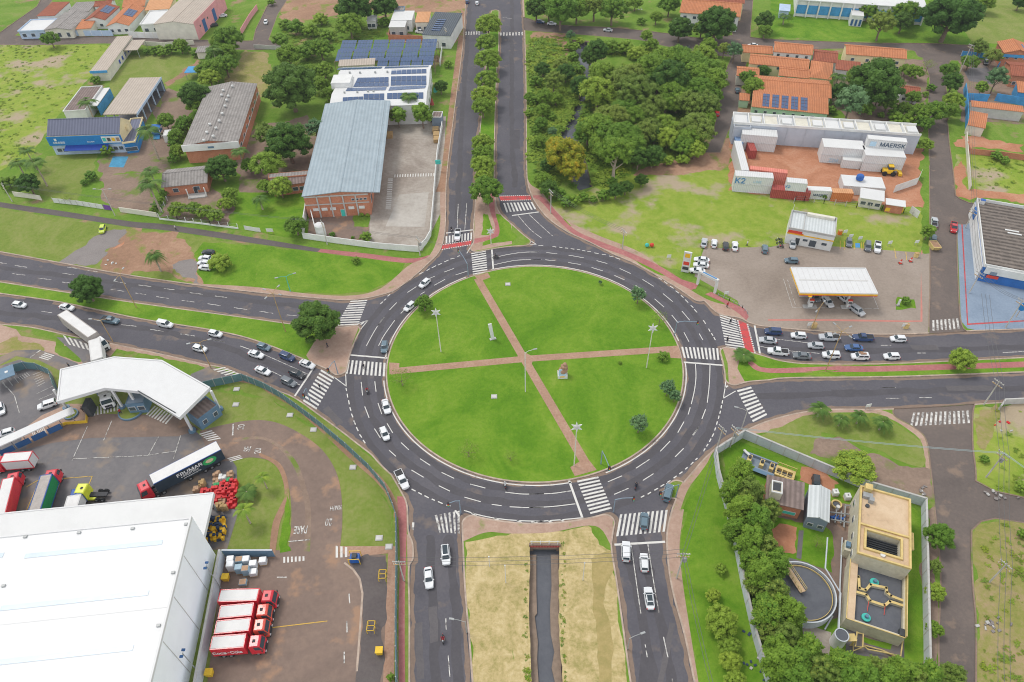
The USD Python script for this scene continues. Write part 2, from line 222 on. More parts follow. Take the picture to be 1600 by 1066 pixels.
side=unary_union([street_top,street_dirt,street_east,street_side,street_south,street_south_side,street_nw,street_nw_up,street_n_up]).difference(main.buffer(.02))
ROADS=unary_union([main,side])
canal=zpoly('d2',114,229,290,229,290,700,310,1066,330,1500,120,1500,118,1066,104,600)
_c=np.array(canal.segmentize(1.2).exterior.coords)[:-1];canal=Polygon(_c+(np.stack([meshkit.fbm(np.c_[_c*.5,np.full(len(_c),3.0*k)],3,2) for k in (1,2)],1)-.5)*.5).buffer(0)
creek=ribbon([(893,62),(900,80),(905,100),(910,118),(905,150),(893,178),(876,205),(872,230),(884,255),(895,285),(905,298)],[(918,64),(918,82),(925,100),(926,125),(918,150),(912,175),(902,190),(905,225),(915,250),(920,270),(925,292)])
BIG=sbox(-2600,-300,2600,5200)
land=BIG.difference(unary_union([ROADS,canal,creek]))
struct('ground',sheet(land,0.0),'grass')
struct('road',sheet(main,-.13),'asphalt')
struct('side_street',sheet(side,-.135),'asphalt_worn')
def ragged(p,amp,seed,fr=.28):
 out=[]
 for g in geoms(p):
  def wig(ring):
   c=np.array(ring.segmentize(1.0).coords)[:-1];n=np.stack([meshkit.fbm(np.c_[c*fr,np.full(len(c),7.0*k)],4,seed) for k in (1,2)],1)-.5; return c+n*amp*2
  q=Polygon(wig(g.exterior),[wig(h) for h in g.interiors if h.length>8]);out.append(q if q.is_valid else q.buffer(0))
 return unary_union(out)
near=sbox(-260,20,260,400)
struct('road_dust',sheet(ragged(main.intersection(near).difference(main.buffer(-.75)),.5,3,.5).intersection(main.buffer(-.02)),-.127),'road_dust')
tr_=[Point(*CW).buffer(RI+r_+.75,64).difference(Point(*CW).buffer(RI+r_-.75,64)) for r_ in (1.7,4.7,7.8)]
for r_,x_,y_,dx_,dy_,l_,w_,m_ in (('d2',830,900,-.1,1,5,1.6,'asphalt_track'),('d1',1090,600,.05,1,6,1.4,'asphalt_patch'),('d1',1000,700,.05,1,9,1.2,'asphalt_patch'),('b0',700,690,1,.15,5,1.8,'asphalt_track'),('b0',1250,860,1,.15,7,1.2,'asphalt_patch'),('c3',400,330,1,0,8,2,'asphalt_track'),('c3',1100,300,1,0,10,1.4,'asphalt_patch'),('f8',1500,260,1,0,6,1.5,'asphalt_patch'),('a1',1250,560,-.1,1,12,1.6,'asphalt_patch'),('a2',30,800,0,1,12,1.8,'asphalt_track'),('c1',430,420,.6,.7,6,1.5,'asphalt_patch'),('e2',900,420,1,.5,4,1.4,'asphalt_track'),('d2',990,700,-.2,1,12,.9,'asphalt_patch'),('b0',150,780,1,.15,8,1.4,'asphalt_track')):
 a_=P(*zp(r_,x_,y_)[0]);b_=P(*zp(r_,x_+dx_*20,y_+dy_*20)[0]);d_=(b_-a_)/np.linalg.norm(b_-a_)
 struct('road_patch',sheet(ragged(LineString([a_,a_+d_*l_]).buffer(w_/2,cap_style=2),.25,int(x_),.6).intersection(main),-.1245),m_)
struct('road_wear',sheet(ragged(unary_union(tr_),.5,4,.35),-.125),'asphalt_track')
for i_,(l_,o_) in enumerate(((wz('d2',700,180,760,480,830,800,900,1200),0),(wz('d2',800,180,860,480,935,800,1010,1200),0),(wz('d1',1070,180,1090,500,1110,1200),0),(wz('d1',1190,180,1220,500,1250,1200),0),(W([(-80,480),(100,498),(300,528),(480,590)]),0),(W([(-80,410),(100,430),(300,457),(540,487)]),0),(W([(1190,620),(1400,612),(1700,603)]),0),(W([(1200,545),(1400,547),(1700,538)]),0),(W([(735,0),(722,180),(715,340)]),0),(W([(800,0),(800,200),(805,290)]),0))):
 struct('road_wear',sheet(ragged(LineString(curve(l_)).buffer(.8),.6,10+i_,.3).intersection(main),-.126),'asphalt_track')
def kerbs(road,width=.3):
 e=unary_union([road.boundary]).buffer(width).difference(road).difference(side.buffer(.05)).intersection(sbox(-400,10,400,420))
 return prism(e,-.2,.025)
struct('kerb',kerbs(main),'kerb')
struct('road_edge',prism(side.boundary.buffer(.25).difference(ROADS).intersection(sbox(-420,10,420,460)),-.2,.01),'soil_brown')
def drop(p,z):
 ms=[]
 for g in geoms(p):
  c=np.array(g.exterior.coords);n=len(c)-1
  v=np.vstack([np.c_[c[:-1],np.zeros(n)],np.c_[c[:-1],np.full(n,z)]])
  ms.append((v,np.array([f for i in range(n) for f in ([i,(i+1)%n,n+i],[(i+1)%n,n+(i+1)%n,n+i])])))
 return join(ms)
struct('canal_wall',drop(canal,-2.6),'canal_wall');struct('water',sheet(canal.buffer(.02),-1.5),'water_dark')
struct('creek_bank',drop(creek,-2.0),'soil_brown');struct('water',sheet(creek.buffer(.02),-1.2),'water_dark')
for c in ((112,260,150,260,150,480,155,620,140,640,160,800,155,900,165,1066,160,1500,121,1500,118,1066,104,600),(288,260,240,260,245,450,235,600,240,750,262,860,245,960,270,1066,290,1500,328,1500,310,1066,290,700)):
 struct('canal_ledge',prism(zpoly('d2',*c).intersection(canal),-2.4,-1.15),'canal_wall')
_laid=[]
RAGGED={'meadow','field','dirt_patch','grass_patch','verge','soil','yard','gravel_track','bank','terminal_ground','median'}
def area(name,p,mat,z=None,cut=True,label=None):
 """a sheet of ground a few millimetres above whatever it covers; natural ones have an uneven border"""
 if name in RAGGED and mat not in ('yard_concrete','yard_grey','yard_brown'):p=ragged(p,2.2 if mat in ('soil','red_soil','soil_brown','gravel','grass_mixed') else 1.0,len(_laid))
 if cut:p=p.difference(ROADS.buffer(.28))
 p=p.difference(canal).difference(creek)
 if p.is_empty or not geoms(p): return None
 if z is None:
  z=.006
  for q,zq in _laid:
   if q.intersects(p):z=max(z,zq+.006)
 _laid.append((p,z))
 return struct(name,sheet(p,z),mat,label)
area('meadow',poly([(-200,71),(172,70),(160,110),(130,130),(100,170),(72,205),(50,240),(-60,300),(-250,300)]),'meadow')
area('meadow',poly([(820,52),(1040,75),(1128,100),(1120,170),(1100,235),(1000,262),(990,290),(870,305),(825,270)]),'grass')
area('field',poly([(1000,268),(1140,265),(1440,325),(1440,395),(1205,385),(1100,388),(1085,430),(990,400),(880,350),(862,318)]),'meadow')
area('dirt_patch',poly([(1000,262),(1070,248),(1112,230),(1138,215),(1142,262),(1060,276),(990,275)]),'soil')
area('dirt_patch',zpoly('a2',125,200,335,205,345,330,300,380,130,385),'soil')
area('yard',poly([(1140,205),(1440,230),(1440,325),(1140,298)]),'red_soil')
area('field',poly([(1495,240),(1700,250),(1700,320),(1510,305),(1490,275)]),'meadow')
area('dirt_patch',poly([(1490,265),(1503,250),(1510,295),(1600,305),(1700,315),(1700,322),(1515,310),(1495,302)]),'red_soil')
area('field',poly([(1205,0),(1500,0),(1700,10),(1700,80),(1520,72),(1350,64),(1200,58)]),'lawn')
area('field',poly([(1330,-60),(1900,-60),(1900,70),(1520,68),(1500,40),(1480,-20)]),'grass_pale')
area('yard',poly([(1500,90),(1620,95),(1620,195),(1500,190)]),'soil_brown')
area('paving',zpoly('a3',1210,440,1290,400,1340,400,1400,470,1380,520,1240,500),'yard_grey')
area('dirt_patch',poly([(1400,90),(1440,92),(1450,125),(1448,200),(1440,210),(1340,195),(1300,170),(1305,100)]),'soil_brown')
area('dirt_patch',zpoly('a3',1180,830,1579,890,1579,940,1150,900),'red_soil')
area('dirt_patch',poly([(1130,120),(1165,118),(1185,180),(1150,180)]),'soil')
area('dirt_patch',poly([(430,-40),(560,-40),(700,-20),(720,20),(650,20),(560,14),(500,30),(440,40)]),'soil')
area('dirt_patch',zpoly('a1',1050,0,1280,0,1270,90,1200,90,870,40),'soil')
area('yard',poly([(605,50),(712,60),(712,68),(690,75),(606,64)]),'soil')
area('yard',poly([(560,188),(697,182),(690,330),(660,392),(575,386),(578,330),(560,300)]),'yard_concrete')
area('paving',zpoly('b1',885,135,1065,120,1050,250,1040,335,800,330,840,240),'yard_light')
area('yard',zpoly('b1',330,220,700,240,700,420,320,390),'yard_brown')
area('grass_patch',zpoly('b1',590,250,695,250,700,330,610,330),'grass')
area('yard',zpoly('a0',930,560,1060,540,1140,600,1170,700,1120,800,1050,900,1060,1066,640,1066,610,980,700,950,960,830,960,720),'soil_brown')
area('yard',zpoly('b0',620,0,870,0,960,160,930,240,850,250,640,190),'soil_brown')
area('grass_patch',zpoly('a0',300,960,600,950,580,1066,240,1066),'grass_pale')
area('grass_patch',zpoly('b0',230,0,550,0,460,180,240,130),'grass_pale')
area('grass_patch',zpoly('a0',800,340,1170,340,1230,470,1000,560,1000,660,640,660,690,500),'grass_pale')
area('dirt_patch',zpoly('a0',1010,520,1180,400,1210,370,1250,400,1060,530),'soil')
area('yard',zpoly('b0',1020,70,1340,100,1440,200,1400,330,990,270),'soil_brown')
area('dirt_patch',poly([(380,80),(420,82),(430,130),(400,160),(352,128)]),'grass_mixed')
area('dirt_patch',poly([(370,250),(400,200),(480,180),(500,210),(480,300),(430,300),(370,340)]),'soil_brown')
area('grass_patch',poly([(372,300),(480,300),(478,375),(360,355)]),'lawn')
area('verge',poly([(-90,310),(0,326),(127,345),(203,357),(266,363),(400,383),(496,396),(638,413),(642,425),(603,457),(549,467),(400,455),(198,428),(0,392),(-90,378)]),'grass_pale')
area('verge',zpoly('b0',1250,430,1579,445,1579,705,1260,700,1200,600,1180,520),'lawn')
area('verge',zpoly('b1',0,450,380,492,930,560,880,640,700,730,450,748,0,715),'lawn')
area('dirt_patch',zpoly('b0',770,345,1050,365,1120,430,1200,500,1250,690,1140,670,1010,620,800,620,760,630,590,590,640,500,720,420),'soil')
area('gravel_track',zpoly('b0',720,345,780,350,700,450,600,560,480,570,380,550,440,500,560,430,600,390),'gravel')
area('gravel_track',zpoly('b0',1060,560,1200,530,1220,600,1240,690,1150,670,1070,620),'gravel')
area('dirt_patch',zpoly('b0',700,460,760,410,740,460),'red_soil')
area('bike_path',ribbon([(-90,300),(0,316),(84,328),(203,346),(261,351),(400,372),(501,389)],[(-90,308),(0,324),(127,343),(203,355),(266,361),(400,381),(496,394)]),'asphalt_path')
area('bike_path',ribbon([(501,389),(570,396),(643,404),(680,396)],[(496,394),(560,402),(638,411),(685,402)]),'cycle_red')
area('sidewalk',ribbon([(300,443),(400,449),(481,459),(549,462),(596,450),(640,414),(672,398),(687,355),(688,300),(696,270)],[(300,446),(400,457),(481,466),(549,470),(603,460),(653,428),(684,400),(697,358),(698,300),(700,270)]),'sidewalk')
area('sidewalk',ribbon([(681,300),(689,270),(700,180),(712,90),(716,60),(722,0)],[(699,300),(700,270),(711,180),(723,90),(727,50),(730,0)]),'soil')
area('verge',poly([(-90,430),(0,442),(109,459),(215,475),(400,500),(466,509),(520,514),(536,540),(532,556),(500,566),(400,531),(329,514),(215,496),(96,471),(0,457),(-90,444)]),'lawn')
area('sidewalk',zpoly('b1',490,955,640,940,590,1066,380,1066,450,1040,480,990),'sidewalk')
area('sidewalk',zpoly('c1',370,0,600,0,552,250,480,210,340,150,310,100),'sidewalk')
area('median',poly([(760,40),(782,40),(776,270),(743,270)]),'lawn')
area('sidewalk',zpoly('b1',1355,120,1490,120,1579,320,1579,440,1310,490,1345,400),'sidewalk')
area('median',zpoly('b1',1405,250,1430,260,1455,340,1440,385,1395,390),'lawn')
area('median',zpoly('b1',1485,250,1530,260,1579,330,1579,420,1400,445,1400,425,1500,390),'lawn')
area('median',zpoly('b2',0,340,45,400,0,430),'lawn')
area('bike_path',ribbon(zp('b1',1425,130,1445,240,1475,330,1450,385,1330,410),zp('b1',1470,130,1475,240,1502,350,1475,400,1340,440)),'cycle_red')
area('sidewalk',ribbon([(818,-20),(821,60),(823,152),(823,253),(827,285),(846,300),(880,340),(930,366),(1003,396),(1060,440),(1110,470),(1160,480)],[(815,-20),(818,60),(821,152),(821,253),(823,285),(840,324),(862,346),(922,380),(992,413),(1061,453),(1122,491),(1172,506)]),'sidewalk')
area('verge',zpoly('b2',240,250,330,290,430,380,560,440,600,480,480,420,370,360),'lawn')
area('verge',zpoly('b2',750,525,850,560,960,630,1050,690,920,630,800,570),'lawn')
area('bike_path',ribbon(zp('b2',130,140,190,150,300,270,400,360,560,430,720,490,900,570,1050,660,1140,700),zp('b2',130,155,180,180,280,290,390,385,550,460,700,515,880,600,1030,685,1110,725)),'cycle_red')
area('paving',poly([(1100,388),(1205,386),(1230,380),(1440,395),(1452,400),(1453,522),(1377,523),(1200,511),(1170,505),(1152,470),(1085,432)]),'court_paving')
area('bike_path',zpoly('b2',1190,750,1230,735,1330,790,1440,840,1460,890,1445,910,1400,870,1300,800),'cycle_red')
area('bike_path',zpoly('b2',1050,660,1150,690,1130,720,1080,700),'cycle_red')
area('tactile_strip',zpoly('b3',0,904,400,904,840,912,940,912,945,480,952,480,952,920,840,922,400,915,0,914),'tactile_red')
area('sidewalk',poly([(1438,398),(1454,396),(1453,522),(1448,522),(1441,480)]),'court_paving')
area('grass_patch',zpoly('b3',790,770,900,770,905,835,785,840),'lawn')
area('paving',zpoly('b3',1165,275,1195,258,1260,258,1300,600,1579,700,1579,968,1300,975,1230,960,1190,915),'blue_paving')
area('tactile_strip',zpoly('b3',1190,280,1198,280,1235,930,1579,910,1579,918,1228,940),'paint_red')
area('verge',ribbon([(1150,556),(1188,557),(1225,567),(1276,570),(1403,569),(1600,560),(1700,556)],[(1140,606),(1165,597),(1200,592),(1238,589),(1403,587),(1600,580),(1700,577)]),'lawn')
area('sidewalk',zpoly('c2',1290,28,1420,60,1390,180,1440,270,1340,315,1330,150),'sidewalk')
area('bike_path',ribbon(zp('f8',-60,380,0,420,60,455,200,465,500,455,800,445,1100,445,1600,432,2600,400),zp('f8',-70,420,0,480,100,505,250,512,500,505,800,500,1100,500,1600,487,2600,455)),'cycle_red')
area('verge',zpoly('f8',480,483,700,470,830,480,640,495),'lawn')
area('sidewalk',ribbon([(1052,800),(1061,763),(1079,740),(1104,712),(1129,692),(1165,672),(1200,657),(1251,644),(1301,639),(1365,639),(1398,649),(1428,667),(1448,687),(1456,738)],[(1062,800),(1075,765),(1095,738),(1120,706),(1160,682),(1215,672),(1251,652),(1301,645),(1360,646),(1392,655),(1420,672),(1440,692),(1447,735)]),'sidewalk')
area('grass_patch',poly([(1180,682),(1220,668),(1255,652),(1301,645),(1360,646),(1392,655),(1420,672),(1440,692),(1447,735),(1284,675),(1268,710),(1190,690)]),'grass_pale')
area('dirt_patch',zpoly('c3',330,580,420,600,600,690,800,770,1010,830,1040,1000,900,960,640,880,400,760,270,690),'soil_brown')
area('verge',zpoly('d2',1075,0,1310,0,1340,120,1400,330,1450,560,1500,800,1560,1066,1600,1200,1180,1200,1140,1000,1080,700,1040,300),'lawn')
area('verge',poly([(1062,800),(1075,765),(1095,738),(1117,706),(1125,730),(1140,800)]),'lawn')
area('sidewalk',ribbon(zp('d2',990,0,960,150,965,330,985,500,1060,780,1120,1066,1150,1300),zp('d2',1060,0,1035,200,1040,330,1060,500,1100,760,1150,1066,1190,1300)),'sidewalk')
area('yard',poly([(1128,708),(1150,690),(1300,740),(1345,765),(1440,800),(1445,1040),(1210,1066),(1160,900)]),'lawn')
area('yard',zpoly('f6',900,290,1040,310,1330,480,1330,620,1100,620,960,560,850,500),'red_soil')
area('yard',poly([(1205,770),(1340,790),(1350,850),(1325,960),(1280,975),(1200,950),(1195,890),(1215,880),(1262,870),(1245,830),(1205,800)]),'yard_brown')
area('grass_patch',zpoly('d3',20,40,340,90,400,170,390,390,270,330,60,280,20,140),'lawn')
area('dirt_patch',zpoly('d3',20,140,60,100,150,120,160,250,120,275,60,240),'red_soil')
area('path',zpoly('d3',190,130,220,130,205,310,175,300),'yard_grey')
area('paving',zpoly('d3',60,280,250,330,420,500,440,640,350,700,260,680,60,400),'yard_grey')
area('paving',zpoly('d3',205,700,390,760,380,900,240,900),'yard_concrete')
area('paving',zpoly('d3',480,700,840,790,840,960,480,880),'yard_grey')
area('grass_patch',zpoly('d3',590,800,760,840,760,870,600,840),'lawn')
area('dirt_patch',zpoly('d3',975,0,1040,0,1070,400,1060,1100,980,1100),'soil_brown')
area('field',poly([(1520,640),(1600,628),(1800,620),(1800,790),(1600,776),(1555,766),(1527,750),(1520,700)]),'meadow')
area('field',poly([(1519,840),(1532,816),(1556,811),(1600,818),(1800,835),(1800,1140),(1528,1140),(1526,980)]),'grass_mixed')
area('dirt_patch',zpoly('c3',1270,420,1420,420,1400,560,1330,700,1300,640,1280,520),'grass_mixed')
area('bank',zpoly('d1',1285,200,1590,138,1600,1300,1345,1300,1320,900,1300,600),'straw')
area('bank',zpoly('d2',-10,145,300,140,500,115,545,215,615,240,640,480,680,760,730,1066,770,1300,-10,1300),'straw')
area('grass_patch',zpoly('d2',490,300,600,260,620,340,580,520,600,800,610,1200,530,1200,520,700,500,500),'straw_dark')
area('sidewalk',ribbon([(721,803),(760,808),(800,812),(860,812),(920,805),(958,797)],[(724,846),(760,832),(800,834),(860,832),(930,822),(957,856)]),'sidewalk')
area('verge',poly([(340,575),(425,608),(461,623),(501,651),(552,689),(618,745),(637,790),(639,1140),(612,1140),(614,800),(575,735),(500,670),(420,620),(345,600)]),'grass_pale')
area('sidewalk',ribbon(zp('c1',-200,230,0,262,100,320,240,400,400,520,600,700,780,860,870,1010,880,1100),zp('c1',-200,250,0,285,100,350,240,430,390,560,580,740,740,880,840,1020,850,1100)),'soil')
area('bike_path',ribbon(zp('d1',870,-80,880,100,888,300,880,600,880,1066,880,1300),zp('d1',925,-80,930,100,925,300,918,600,920,1066,925,1300)),'cycle_red')
area('sidewalk',zpoly('d1',930,150,972,190,972,330,935,360),'sidewalk')
area('terminal_ground',poly([(-200,500),(0,508),(60,525),(170,560),(330,610),(420,625),(500,675),(575,740),(612,800),(612,1140),(-200,1140)]),'grass_pale',z=.003)
area('sidewalk',zpoly('c0',-300,-110,0,-90,100,-60,130,-20,480,40,560,110,640,130,660,20,1000,95,1300,165,1290,180,1000,130,720,60,560,260,380,200,280,90,140,70,0,100,-300,150),'sidewalk')
area('grass_patch',zpoly('c0',110,-15,280,15,275,95,130,60,0,90,-200,130,-200,40,0,30),'grass_mixed')
area('grass_patch',zpoly('c0',335,10,400,20,530,130,480,145,340,90),'grass')
area('grass_patch',zpoly('c0',720,60,1000,110,1270,180,1190,215,1000,130,760,100),'grass')
area('driveway',zpoly('c0',-300,160,0,110,90,70,240,65,340,95,480,150,500,200,380,200,240,130,100,105,0,160,-300,230),'yard_grey')
area('driveway',poly([(88,527),(134,530),(175,560),(215,570),(225,600),(160,620),(125,560)]),'yard_grey')
area('driveway',zpoly('c0',1180,215,1300,165,1420,210,1500,240,1300,280,1240,330,1100,400),'yard_grey')
area('yard',poly([(-200,570),(0,572),(30,562),(80,580),(95,620),(110,690),(60,700),(-200,780)]),'yard_grey')
area('yard',zpoly('c0',-900,700,0,660,300,560,560,480,900,490,1200,560,1280,640,1400,700,1460,790,1470,1066,1400,1300,-900,1300),'yard_grey')
area('yard',zpoly('c0',180,610,320,540,560,460,1100,470,1230,560,1100,600,560,610,330,640,160,680),'yard_brown')
area('sidewalk',zpoly('c0',260,470,420,400,560,400,545,500,410,530,300,580,130,650,140,560),'sidewalk')
area('driveway',ribbon([(312,674),(345,665),(392,657),(430,660),(470,678),(505,705),(528,745),(535,800),(531,860),(520,930)],[(330,722),(365,720),(392,715),(425,722),(446,745),(455,790),(452,850),(440,870),(436,900),(436,930)]),'yard_brown')
area('gutter',ribbon([(365,688),(400,682),(430,690),(462,720),(478,760),(486,800),(484,870)],[(365,692),(400,686),(428,695),(456,724),(470,762),(477,800),(475,870)]),'soil_brown')
area('yard',zpoly('d0',1380,280,1640,250,2380,280,2390,1300,1250,1300),'yard_brown')
area('sidewalk',ribbon(zp('d1',80,300,100,100,140,0,175,-80,165,-180,120,-270,20,-330),zp('d1',115,300,145,100,180,0,205,-80,190,-200,140,-290,20,-350)),'soil')
area('grass_patch',zpoly('d1',150,262,185,0,205,-80,222,-10,205,262),'lawn')
area('sidewalk',zpoly('d1',515,228,860,228,850,1300,775,1300,815,272,640,290,570,290,515,262),'brick_path')
area('yard',zpoly('d1',560,335,655,290,808,278,795,600,775,1066,762,1300,620,1300,660,520,640,420),'asphalt_path')
struct('roundabout_lawn',sheet(island.buffer(-.3),.02),'lawn')
cpx=zp('e3',1410,130)[0]
def path_to(a,w=1.9):
 c,e=P(*cpx),P(*a);d=(e-c)/np.linalg.norm(e-c); return LineString([c,e]).buffer(w/2,cap_style=2)
ends=[zp('e1',960,340)[0],zp('e4',1430,30)[0],zp('e6',560,520)[0],zp('e3',130,250)[0]]
paths=unary_union([path_to(a) for a in ends]+[zpoly('e3',1330,120,1400,60,1500,110,1480,190,1380,160),zpoly('e1',930,318,1060,285,1085,330,985,370),zpoly('e4',1290,15,1420,0,1445,125,1340,120,1325,50),zpoly('e6',375,495,480,430,560,430,630,520,420,580),zpoly('e3',110,165,210,170,205,230,115,280)]).intersection(island.buffer(-.1))
struct('island_path',sheet(paths,.032),'brick_path')
# ---------------------------------------------------------------- painted markings (flat print on the road)
ZM=-.118
def seg(a,b,w):
 a,b=np.asarray(a),np.asarray(b);d=(b-a)/np.linalg.norm(b-a);n=np.array([-d[1],d[0]])*w/2
 return np.vstack([a-n,b-n,b+n,a+n])
def quad(q,z): return np.c_[q,np.full(4,z)],np.array([[0,1,2],[0,2,3]])
def lines(name,items,w,mat='paint',z=ZM):
 """items: (zone, [x0,y0,x1,y1, ...]) - each item one stroke"""
 ms=[]
 for r,c in items:
  p=wz(r,*c);p=curve(p,5) if len(p)>2 else p
  ms.append(sheet(LineString(p).buffer(w/2,cap_style=2,join_style=1),z))
 struct(name,join(ms),mat)
def dashes(s):
 out=[]
 for r,rest in s.items():
  for d in rest.strip().split(';'):
   out.append((r,[float(x) for x in d.replace(',',' ').split()]))
 return out
inner=dashes(dict(e1='750 303 865 265;640 275 735 240;545 402 648 345;490 340 550 315;285 472 372 415;410 490 452 465;113 640 183 568;222 672 270 625;0 795 25 755 60 710;1165 125 1270 103 1400 85 1550 80;1120 205 1230 180 1350 160 1575 152',c1='680 1066 710 1010 745 950 790 888;755 1066 790 1000 855 908;648 262 657 345;732 258 740 322;752 392 775 460;670 413 697 483;730 550 767 608;808 518 843 577',e2='145 88 250 98;135 157 232 167;360 112 505 138;355 183 478 203;628 165 732 193;580 230 690 264;850 240 958 290;800 307 898 350;1070 345 1178 412;1003 402 1105 468;1268 482 1362 560;1188 533 1278 612;1450 650 1525 738;1352 688 1415 765;1470 855 1518 945;0 84 75 80;0 155 95 152',b2='1155 990 1178 1030',e3='225 930 300 1000;110 1003 175 1062',e5='408 408 505 472;615 540 735 597;890 652 1035 690;1228 730 1400 748 1600 745;325 517 442 587;588 668 695 720;835 778 992 822;1097 847 1192 860;1270 870 1440 878 1600 875',e6='-20 748 200 742 385 717;-20 879 200 868 425 842;738 630 873 573;1008 500 1137 415;1242 337 1337 238;1410 157 1470 52;797 752 937 692;1075 617 1177 552;1385 390 1467 308;1560 182 1610 105',e4='1510 660 1530 590;1540 560 1570 430 1585 300 1580 170',c2='1205 390 1218 270 1222 155;1172 490 1195 430;1115 590 1152 540'))
inner=[i for i in inner if not (i[0]=='c1' and i[1][1]>1000)]+[('b1',[680,1066,710,1010,745,950,790,888]),('b1',[755,1066,790,1000,855,908])]
lines('lane_marking',inner,.17)
outer=dashes(dict(e1='25 582 50 560;60 548 80 532;95 508 120 488;135 470 160 452;190 430 230 400;400 295 440 275;470 262 500 243;520 235 562 213;580 208 618 190;640 178 680 160;700 150 740 142;765 125 790 118',e2='70 18 115 20;205 28 240 35;270 35 300 40;325 43 355 46;380 50 415 55;440 57 470 62;490 68 520 72;540 75 575 80;605 90 650 97;680 103 720 110;750 120 790 130;810 137 855 152;1225 330 1255 348;1280 365 1310 388;1335 410 1370 432;1390 455 1420 478;1440 498 1465 520;1482 540 1510 568;1535 595 1560 617;1568 632 1595 662',b2='1180 907 1195 930;1213 960 1222 977;1230 987 1240 1003;1245 1012 1255 1030',c1='555 300 558 318;562 335 565 358;570 375 575 400;578 418 585 440;588 458 597 480;602 500 613 525;618 540 630 565;638 585 652 605;660 620 673 640',e5='325 700 365 720;390 733 425 752;450 763 492 785;520 795 550 810;580 820 625 840;660 855 700 862',e6='1055 780 1088 763;1120 750 1152 730;1185 712 1220 692;1245 675 1280 655;1310 637 1340 617;1370 595 1400 573;1425 555 1455 533;1482 510 1505 490;1535 465 1560 440;1580 420 1600 402',c2='1300 375 1297 395;1293 405 1290 425;1287 440 1282 458;1278 470 1273 490;1268 505 1262 525;1257 543 1250 562;1245 580 1235 600;1228 612 1218 632;1210 645 1200 660;1192 672 1182 690'))
lines('entry_marking',outer,.22)
lines('stop_line',[('e1',[1098,55,1113,262]),('e6',[362,612,492,975]),('c2',[1060,140,1312,160]),('c1',[572,95,815,115]),('c1',[365,158,238,350]),('b1',[1172,370,1340,350]),('b2',[0,262,165,240]),('b2',[1497,940,1530,1112]),('d2',[632,216,945,198])],.42)
lane=dashes(dict(b1='1240 355 1247 190;1287 355 1300 185;22 852 105 865;250 880 190 875',b2='38 262 110 345 185 403;105 255 180 325 253 390',b0='0 553 40 560;90 570 165 581;72 620 155 630;235 648 315 658;385 618 455 628;382 672 462 683;415 580 490 590;540 600 600 608;698 667 775 680;682 716 772 731;835 740 900 750;852 690 932 700;962 762 1040 773;1010 712 1075 720;1120 785 1200 796;1170 738 1250 748;1280 806 1362 818;1325 758 1400 768;1442 830 1525 842;255 853 320 862;745 935 840 945;582 905 650 918;925 963 1008 977;1110 992 1200 1005;1295 1025 1385 1042',c0='1305 0 1385 15;1480 40 1565 70',c1='55 95 200 160 320 215;95 195 160 228;230 265 270 280',f8='20 160 200 180 520 218;40 248 240 285 620 318;1210 240 1310 240;1560 315 1640 315;1215 648 1350 648;1258 750 1400 750;1580 745 1700 745',c3='700 297 790 297;1450 80 1579 75',d2='735 215 765 430 795 640;838 210 870 420 907 635;822 830 825 850;828 870 835 910;935 785 962 910;988 1042 995 1080',d1='1170 670 1173 740;1185 900 1195 1030',a1='1520 105 1579 115'))
lines('lane_marking',lane,.16,'paint_worn')
def zebra(r,a0,a1,b0,b1,n,mat='paint',fill=.5,z=ZM-.004):
 A0,A1,B0,B1=wz(r,*a0,*a1,*b0,*b1);ms=[]
 for i in range(n):
  t=(i+.5)/n;h=fill/2/n
  ms.append(quad(np.array([A0+(A1-A0)*(t-h),A0+(A1-A0)*(t+h),B0+(B1-B0)*(t+h),B0+(B1-B0)*(t-h)]),z))
 for k,(v,f) in enumerate(ms):
  nz=np.cross(v[1]-v[0],v[2]-v[0])[2]
  if nz<0:ms[k]=(v,f[:,::-1])
 struct('crosswalk_marking',join(ms),mat)
zebra('e1',(900,88),(917,305),(1040,62),(1057,285),10)
zebra('c1',(560,125),(805,145),(545,210),(800,228),10)
zebra('c1',(405,180),(285,385),(487,228),(368,438),10)
zebra('b1',(585,785),(490,945),(688,778),(628,940),11)
zebra('b1',(1165,390),(1338,366),(1165,434),(1336,408),9)
zebra('b2',(-60,185),(130,178),(-40,243),(155,222),9)
zebra('c2',(1038,45),(1302,55),(1055,113),(1308,128),11)
zebra('b2',(1278,865),(1325,1100),(1380,900),(1435,1110),14)
zebra('c2',(1385,308),(1490,515),(1472,286),(1578,470),9)
zebra('e6',(437,612),(575,950),(640,570),(780,895),10)
zebra('d2',(660,30),(968,0),(635,165),(950,135),11)
zebra('d1',(1095,35),(1262,5),(1125,140),(1262,148),6,'paint_worn');zebra('d1',(962,78),(976,78),(960,122),(974,122),1,'paint_worn',1.0)
zebra('b3',(1008,908),(1180,895),(1010,972),(1190,960),7,'paint_worn')
zebra('c3',(890,452),(1245,438),(870,535),(1255,515),13,'paint_worn')
zebra('a1',(1272,195),(1385,190),(1270,216),(1385,212),7,'paint_worn');zebra('a1',(1500,200),(1670,195),(1500,220),(1670,215),9,'paint_worn')
def zebra_yard(*a,**k):zebra(*a,z=.07,**k)
def cycle_crossing(r,a0,a1,b0,b1,n):
 A0,A1,B0,B1=wz(r,*a0,*a1,*b0,*b1)
 struct('cycle_crossing',sheet(Polygon([A0,A1,B1,B0]),ZM-.006),'paint_red')
 ms=[]
 for S,E,o in ((A0,A1,B0),(B0,B1,A0)):
  for i in range(n):
   t0,t1=(i+.2)/n,(i+.75)/n;ms.append(sheet(Polygon(seg(S+(E-S)*t0,S+(E-S)*t1,.35)),ZM))
 struct('cycle_crossing_marking',join(ms),'paint')
cycle_crossing('b1',(1150,442),(1330,415),(1143,472),(1325,442),13)
